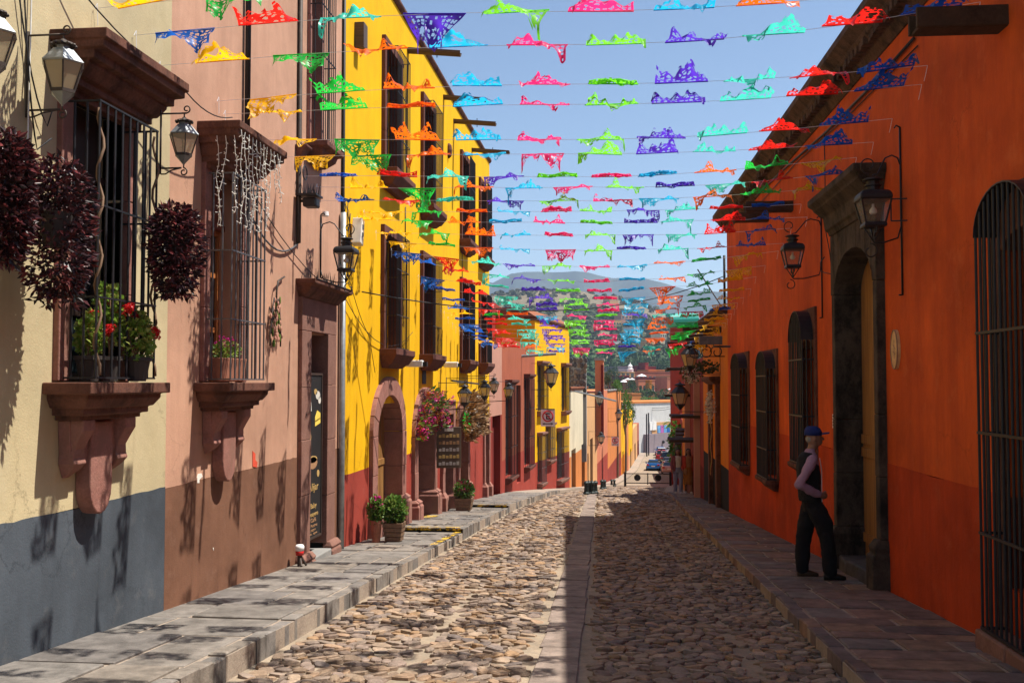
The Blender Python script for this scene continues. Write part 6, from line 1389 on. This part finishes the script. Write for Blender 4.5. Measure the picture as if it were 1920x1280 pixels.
ch = thing('church_lantern', 'white church roof lantern in the far town', 'church', at_y(1181.5, 694, 340)); p = at_y(1181.5, 692, 340)
m = MB(); m.lathe(p, [(1.1, -1), (1.1, 0), (1.3, .05), (.75, .2), (.7, 1.0), (.85, 1.05), (.55, 1.4), (.2, 1.7), (.06, 2.4)], 12); m.build('lantern', 'white_paint', ch, smooth=False)
for i, (px, py, y, r) in enumerate(((1170, 716, 295, 1.3), (1177, 713, 298, 1.5), (1185, 713, 298, 1.3), (1203, 705, 320, 1.6), (1264, 730, 270, 1.8))):
    b = at_y(px, py, y); t = thing('parasol', '%s white parasol on the far town terraces' % ('leftmost', 'second', 'third', 'upper', 'rightmost')[i], 'parasol', b-UPZ*2, 'white parasols'); m = MB(); m.lathe(b, [(r, 0), (r*.9, .12), (.1, .7)], 8); m.build('canopy', 'white_paint', t); m = MB(); m.tube([b-UPZ*2, b+UPZ*.6], .05, 5); m.build('pole', 'iron', t)
# trees
def crown_mesh(seed, n, R_, H, ls, mat):
    rnd = random.Random(seed); lobes = [(Vector((rnd.gauss(0, .45)*R_, rnd.gauss(0, .45)*R_, rnd.uniform(-.55, .6)*H)), rnd.uniform(.3, .55)*R_) for _ in range(11)]
    def f(r):
        c, rad = r.choice(lobes); d = Vector((r.gauss(0, 1), r.gauss(0, 1), r.gauss(0, 1))).normalized(); return c+d*rad*r.uniform(.6, 1.05), d
    me = leaf_cloud(n, f, ls, ls*.38, 0, seed).mesh('crown'); me.materials.append(MATS[mat]); return me
CR = {m_: [crown_mesh(100+i, 900, 1, 1, .16, m_) for i in range(3)] for m_ in ('leaf_far', 'leaf_olive', 'leaf_bright')}
def tree(px, py, y, wpx, hpx, mat, label, nm='tree', v=0):
    k = y/PXF; c = at_y(px, py, y); a, h = wpx*k/2, hpx*k/2; gzv = hill(c.x, y)-.3; b = Vector((c.x, y, min(gzv, c.z-h)))
    t = thing(nm, label, 'tree', b); o = inst('crown', CR[mat][v % 3], t, c-b, (0, 0, random.uniform(0, 6.3)), (a, a, h))
    m = MB(); H = c.z-b.z; m.tube([b, b+Vector((.1*a, 0, H*.5)), c], [a*.10+.05, a*.08+.04, a*.04+.02], 7)
    for i in range(4): an = i*1.6; m.tube([b+Vector((0, 0, H*.6)), c+Vector((math.cos(an)*a*.6, math.sin(an)*a*.6, h*.3))], [a*.05+.03, .02], 5)
    m.build('trunk', 'vine', t)
TR = [(1172, 760, 112, 28, 75, 'leaf_bright', 'bright green tree rising over the far orange houses'), (1140, 708, 90, 24, 26, 'leaf_olive', 'reddish olive shrub on the orange house terrace'), (1157, 722, 98, 22, 32, 'leaf_bright', 'green plant spilling over the orange house terrace'), (1184, 770, 140, 18, 32, 'leaf_far', 'dark tree behind the far yellow house'),
      (1212, 733, 255, 44, 26, 'leaf_far', 'rounded dark tree above the left part of the white wall'), (1215, 748, 235, 30, 14, 'leaf_bright', 'bright bush on top of the white wall'), (1242, 742, 250, 60, 30, 'leaf_far', 'broad grey green tree above the middle of the white wall'), (1270, 745, 245, 40, 30, 'leaf_far', 'tree above the right part of the white wall'),
      (1184, 722, 270, 22, 30, 'leaf_far', 'dark pointed tree left of the salmon house'), (1145, 700, 300, 30, 30, 'leaf_far', 'dark tree behind the terrace shrub'), (1160, 690, 370, 40, 24, 'leaf_far', 'dark tree above the cream house'), (1200, 680, 400, 46, 26, 'leaf_far', 'tree behind the square red tower'), (1236, 684, 395, 50, 26, 'leaf_far', 'tree behind the orange far town house'), (1268, 690, 380, 40, 30, 'leaf_far', 'tree right of the pale yellow far house'), (1285, 700, 360, 40, 40, 'leaf_olive', 'tree mass at the right edge of the far town')]
for i, (px, py, y, w_, h_, mt, lab) in enumerate(TR): tree(px, py, y, w_, h_, mt, lab, 'tree' if y > 105 else 'shrub', i)
# wood and scrub on the slopes, uncountable
def wood_stuff(n, seed, y0, y1, x0, x1, ls, mat, name, label, R0, cond=None):
    rnd = random.Random(seed); m = MB(); c = 0
    while c < n:
        y = rnd.uniform(y0, y1); x = rnd.uniform(x0, x1)*y
        if cond and not cond(x, y, rnd): continue
        c += 1; r = rnd.uniform(.6, 1.3)*R0; z = hill(x, y); k = 46
        for i in range(k):
            d = Vector((rnd.gauss(0, 1), rnd.gauss(0, 1), abs(rnd.gauss(0, 1)))).normalized(); p = Vector((x, y, z))+Vector((d.x*r, d.y*r, d.z*r*1.1))*rnd.uniform(.7, 1.05); s = d.orthogonal().normalized(); s = Matrix.Rotation(rnd.uniform(0, 6.3), 3, d) @ s; q = d.cross(s); l = ls*rnd.uniform(.6, 1.3)
            m.add([p-s*l, p+q*l*.8, p+s*l, p-q*l*.8+d*l*.5], [(0, 1, 2, 3)])
    return tag(m.build(name, mat, fix=False), label, kind='stuff')
wood_stuff(330, 5, 250, 470, -.10, .11, 1.1, 'leaf_far', 'far_wood', 'green wood covering the slope above the town', 3.6, lambda x, y, r: not (.0 < x/y < .062 and y < 372))
wood_stuff(380, 6, 470, 760, -.12, .11, 1.5, 'leaf_olive', 'far_scrub_wood', 'olive trees and scrub on the middle slope', 4.0, lambda x, y, r: x > -.05*y or r.random() < .3)
wood_stuff(340, 8, 640, 960, -.16, .12, 1.3, 'scrub', 'hill_scrub', 'dark shrubs dotted over the dry brown hill', 2.6)
# ------------------------------------------------------------------ strings of cut paper flags
def flag_mesh(seed, style):
    'one sheet of cut paper: lace of holes, hung by its long edge, blown by the wind'
    rnd = random.Random(seed); NU, NV = 48, 30; W, L = .53, .33; pat = seed % 4
    keep = np.ones((NU, NV), bool)
    jit = {(i, j): (rnd.uniform(-.2, .2), rnd.uniform(-.2, .2), rnd.choice((.06, .10, .14, .18, .02))) for i in range(16) for j in range(10)}
    cxm, rm = rnd.uniform(.4, .6), rnd.uniform(.2, .3)
    for i in range(NU):
        for j in range(NV):
            s, t = (i+.5)/NU, (j+.5)/NV
            if t < .07 or s < .035 or s > .965: continue
            ds = math.hypot((s-cxm)*1.4, t-.52)
            if ds < rm:      # centre motif
                a = math.atan2(t-.52, (s-cxm)*1.4); hole = (rm*.45 < ds < rm*.72 and math.sin(a*5+seed) > -.2) or (ds < rm*.2)
            elif ds < rm*1.22: hole = False
            else:
                n1, n2 = (10, 6) if pat % 2 else (12, 7); sx_ = s*n1+(.5 if pat > 1 and int(t*n2) % 2 else 0); q1, q2, q3 = jit[(int(sx_) % 16, int(t*n2) % 10)]; a = sx_ % 1-.5+q1; b = (t*n2) % 1-.5+q2
                hole = a*a+b*b < q3
            if t > .93: hole = math.sin(s*NU*1.1+seed) > .1
            if hole: keep[i, j] = False
    for _ in range(rnd.choice((0, 1, 1, 2))):      # torn bits
        a, b = rnd.random(), rnd.uniform(.5, 1)
        for i in range(NU):
            for j in range(NV):
                if math.hypot((i/NU-a)*1.4, j/NV-b) < .12: keep[i, j] = False
    k1, k2, p1, p2, p3 = rnd.uniform(.6, 1.4), rnd.uniform(1.6, 3), rnd.uniform(0, 6.3), rnd.uniform(0, 6.3), rnd.uniform(0, 6.3)
    xc = rnd.uniform(-.22, .22); drp, dc = rnd.choice((-4, -2, 0, 0)), rnd.uniform(.35, .65)
    if style == 'up': th0, cv, sq, wv, hs = rnd.uniform(.18, .48), rnd.uniform(-.6, .2), rnd.uniform(0, .15), .22, 1
    elif style == 'flat': th0, cv, sq, wv, hs = rnd.uniform(-.08, .16), rnd.uniform(-.45, .3), rnd.uniform(0, .2), .24, 1
    elif style == 'down': th0, cv, sq, wv, hs = rnd.uniform(-.8, -.3), rnd.uniform(-.3, .6), rnd.uniform(.0, .2), .35, .75
    elif style == 'roll': th0, cv, sq, wv, hs = rnd.uniform(-.3, .5), rnd.choice((-6, 6, 8)), rnd.uniform(0, .15), .3, .62
    else: th0, cv, sq, wv, hs = rnd.uniform(-1.6, -1.1), rnd.uniform(-.5, .5), rnd.uniform(.45, .75), .6, 1.0     # bunched
    V = {}; m = MB()
    P = np.zeros((NU+1, NV+1, 3))
    for i in range(NU+1):
        s = i/NU; x = (s-.5)*W; y = z = 0.; tw = math.sin(s*k1*6.3+p1)
        for j in range(NV+1):
            t = j/NV; q = 1-sq*min(1, t*1.6)
            P[i, j] = (xc+(x-xc)*q, y, z)
            a = th0+cv*t+wv*tw*(.4+t)+.3*math.sin(s*k2*6.3+t*4+p2)*t+.28*math.sin(t*9+p3+s*7)+drp*max(0, abs(s-dc)-.3)*t+.16*math.sin(s*k2*11+p1*3)*t+.14*math.sin(s*17+t*13+p2)*t
            st = L/NV*hs*(1-.25*math.sin(s*3.1*k2+p3)**2); y -= math.cos(a)*st; z += math.sin(a)*st
    for i in range(NU):
        for j in range(NV):
            if keep[i, j]:
                ix = []
                for a, b in ((i, j), (i+1, j), (i+1, j+1), (i, j+1)):
                    if (a, b) not in V: V[(a, b)] = len(m.v); m.v.append(tuple(P[a, b]))
                    ix.append(V[(a, b)])
                m.f.append(tuple(ix))
    # hem round the string
    k = len(m.v)
    for i in range(7):
        x = (i/6-.5)*W
        for a in range(4): m.v.append((x, .006*math.cos(a*math.pi/2), .006*math.sin(a*math.pi/2)))
    for i in range(6):
        for a in range(4): m.f.append((k+i*4+a, k+i*4+(a+1) % 4, k+i*4+4+(a+1) % 4, k+i*4+4+a))
    me = m.mesh('paper_flag', None, True); me.materials.append(None); return me
FM = {}
for si, (st, cnt) in enumerate((('up', 14), ('flat', 18), ('down', 10), ('roll', 8), ('bunch', 9))): FM[st] = [flag_mesh(si*50+i, st) for i in range(cnt)]
ORD = ['first', 'second', 'third', 'fourth', 'fifth', 'sixth', 'seventh', 'eighth', 'ninth', 'tenth', 'eleventh', 'twelfth', 'thirteenth', 'fourteenth', 'fifteenth', 'sixteenth', 'seventeenth', 'eighteenth', 'nineteenth', 'twentieth', 'twenty-first', 'twenty-second', 'twenty-third', 'twenty-fourth', 'twenty-fifth', 'twenty-sixth', 'twenty-seventh', 'twenty-eighth', 'twenty-ninth', 'thirtieth', 'thirty-first', 'thirty-second']
# (order, x of first flag, x of last flag, y first, y middle, y last): read from the photograph
ROWS = [('B', 275, 1800, 6, -40, -60), ('A', 347, 1750, 58, 22, -25), ('B', 417, 1745, 114, 84, 20), ('B', 512, 1660, 182, 158, 130), ('B', 520, 1648, 210, 196, 166), ('B', 555, 1582, 262, 262, 232), ('B', 590, 1553, 293, 289, 272),
        ('A', 635, 1540, 330, 332, 302), ('B', 692, 1545, 352, 352, 328), ('A', 668, 1520, 376, 376, 355), ('B', 725, 1440, 398, 397, 386), ('B', 705, 1440, 412, 417, 410), ('B', 745, 1425, 437, 442, 432), ('B', 755, 1408, 455, 469, 460),
        ('A', 765, 1400, 474, 500, 478), ('A', 795, 1385, 490, 528, 504), ('A', 812, 1370, 522, 546, 526), ('A', 832, 1372, 543, 560, 545), ('A', 850, 1365, 563, 572, 560), ('A', 862, 1356, 578, 583, 570), ('B', 866, 1350, 588, 592, 581),
        ('A', 872, 1345, 598, 600, 590), ('A', 880, 1340, 608, 610, 600), ('A', 884, 1335, 616, 619, 608), ('A', 890, 1330, 622, 628, 615), ('A', 896, 1325, 630, 636, 624), ('A', 902, 1320, 636, 645, 630), ('B', 910, 1312, 640, 653, 638), ('A', 918, 1306, 644, 661, 646)]
SPC = .68
def flag_row(idx, order, X0, X1, Ya, Ym, Yb, lab, hidden=None):
    d = SPC*PXF*9/(X1-X0) if hidden is None else hidden
    pts = []; jr = random.Random(idx*7+3)
    for i in range(10):
        t = i/9; px = X0+(X1-X0)*t
        if t < .5: py = Ya+(Ym-Ya)*(1-(1-2*t)**2)
        else: py = Ym+(Yb-Ym)*((2*t-1)**2)
        if 0 < i < 9 and idx > 6: px += jr.uniform(-.09, .09)*(X1-X0)/9; py += jr.uniform(-1.5, 1.5)
        pts.append(at_y(px, py, d))
    base = thing('flag_string', lab+' flag string from the front', 'string', pts[0], 'flag strings across the street') if 0 else None
    dirv = (pts[-1]-pts[0]).normalized(); wl, wr = lw_x(d)+.02, rw_x(d)-.02
    L0 = pts[0]+(pts[0]-pts[1])*((pts[0].x-wl)/(pts[1].x-pts[0].x)); R0 = pts[-1]+(pts[-1]-pts[-2])*((wr-pts[-1].x)/(pts[-1].x-pts[-2].x))
    m = MB(); m.tube([L0]+pts+[R0], .0014+.00009*d, 4); m.tube([R0, R0+Vector((-.01, .03, -.08)), R0+Vector((-.02, .05, -.14))], .0025, 4); m.tube([L0, L0+Vector((.01, .02, .05)), L0+Vector((.0, .05, -.12))], .0025, 4)
    tag(m.build('flag_string', 'string'), lab+' white flag string across the street from the front', 'string', 'flag strings across the street')
    cols = list(range(10)) if order == 'A' else list(range(9, -1, -1))
    rnd = random.Random(900+idx)
    for i, p in enumerate(pts):
        ci = cols[i]; t = i/9; far = idx > 12
        r = rnd.random()
        if idx < 7: st = ('down' if r < .5 else 'flat' if r < .75 else 'up') if t < .18 else (('up' if r < .5 else 'flat' if r < .82 else 'roll' if r < .96 else 'bunch') if t < .6 else ('up' if r < .85 else 'flat' if r < .95 else 'down'))
        elif not far: st = 'flat' if r < .66 else 'roll' if r < .9 else 'bunch' if r < .93 else 'up'
        elif idx < 17: st = 'down' if r < .12 else 'flat' if r < .66 else 'bunch' if r < .73 else 'roll'
        else: st = 'down' if r < .34 else 'flat' if r < .7 else 'bunch' if r < .76 else 'roll'
        if idx in (3, 4, 5, 6) and t > .8: st = 'up'
        me = rnd.choice(FM[st]); o = bpy.data.objects.new('paper_flag', me); col.objects.link(o)
        a = pts[max(0, i-1)]; b = pts[min(9, i+1)]; dv = (b-a).normalized()
        o.location = p; elv = math.atan2(p.z-CAMZ, p.y); o.rotation_euler = (elv+rnd.uniform(-.06, .06), -math.asin(dv.z)+rnd.uniform(-.05, .05), math.atan2(dv.y, dv.x)+rnd.uniform(-.1, .1)); sx = rnd.uniform(.93, 1.03)*(-1 if rnd.random() < .5 else 1); o.scale = (sx, rnd.uniform(.85, 1.15), rnd.uniform(.85, 1.15))
        o.material_slots[0].link = 'OBJECT'; o.material_slots[0].material = MATS['paper_'+FLAGC[ci][0].replace(' ', '_')]
        tag(o, '%s cut paper flag on the %s flag string from the front' % (FLAGC[ci][0], lab.lower()), 'paper flag', 'cut paper flags over the street')
for i, r in enumerate(ROWS): flag_row(i, *r, ORD[i])
# strings still nearer, above the picture, whose shadows fall on the left walls
for i, (y, z) in enumerate(((6.6, 4.8), (5.6, 4.9))):
    pa, pb = Vector((-3.6, y, z)), Vector((2.5, y, z+.25))
    def px_of(p):
        q = p-CAM; zc = q.dot(FWD); return 960+PXF*q.dot(RGT)/zc, 640-PXF*q.dot(UPV)/zc
    a, b = px_of(pa), px_of(pb); flag_row(1, 'AB'[i], a[0], b[0], a[1], (a[1]+b[1])/2+20, b[1], ('overhead nearest', 'overhead second nearest')[i], hidden=y)
# wires across the street
cable('overhead_wire', sag(LW.P(15.5, .2, 3.15), Vector((2.66, 25.2, 4.4)), .55, 16), 'thin black wire sagging across the street from the meter box', 'cable', 'cable_black', .011)
cable('roof_pole', [G1.P(5.0, -.8, 3.3), at_y(1308, 505, 31)], 'thin leaning antenna pole on the amber house roof', 'pole', 'iron', .02)
cable('corner_cable', [RW.P(25.15, .06, 4.9), RW.P(25.15, .06, 3.4)], 'black cables at the far corner of the orange house', 'cable', 'cable_black', .03)
# ------------------------------------------------------------------ air
m = MB(); m.box(-1800, 1900, -30, 4300, -75, 345); hz = m.build('haze', 'void', fix=True); hz.data.materials.clear()
hm = bpy.data.materials.new('haze_air'); hm.use_nodes = True; nn = hm.node_tree.nodes; ll = hm.node_tree.links; nn.remove(nn['Principled BSDF'])
pv = nn.new('ShaderNodeVolumePrincipled'); pv.inputs['Color'].default_value = (.54, .72, 1, 1); pv.inputs['Density'].default_value = .0002; pv.inputs['Anisotropy'].default_value = .2
ll.new(pv.outputs[0], nn['Material Output'].inputs['Volume']); hz.data.materials.append(hm); hz['kind'] = 'stuff'; hz['label'] = 'pale blue haze in the air over the valley'
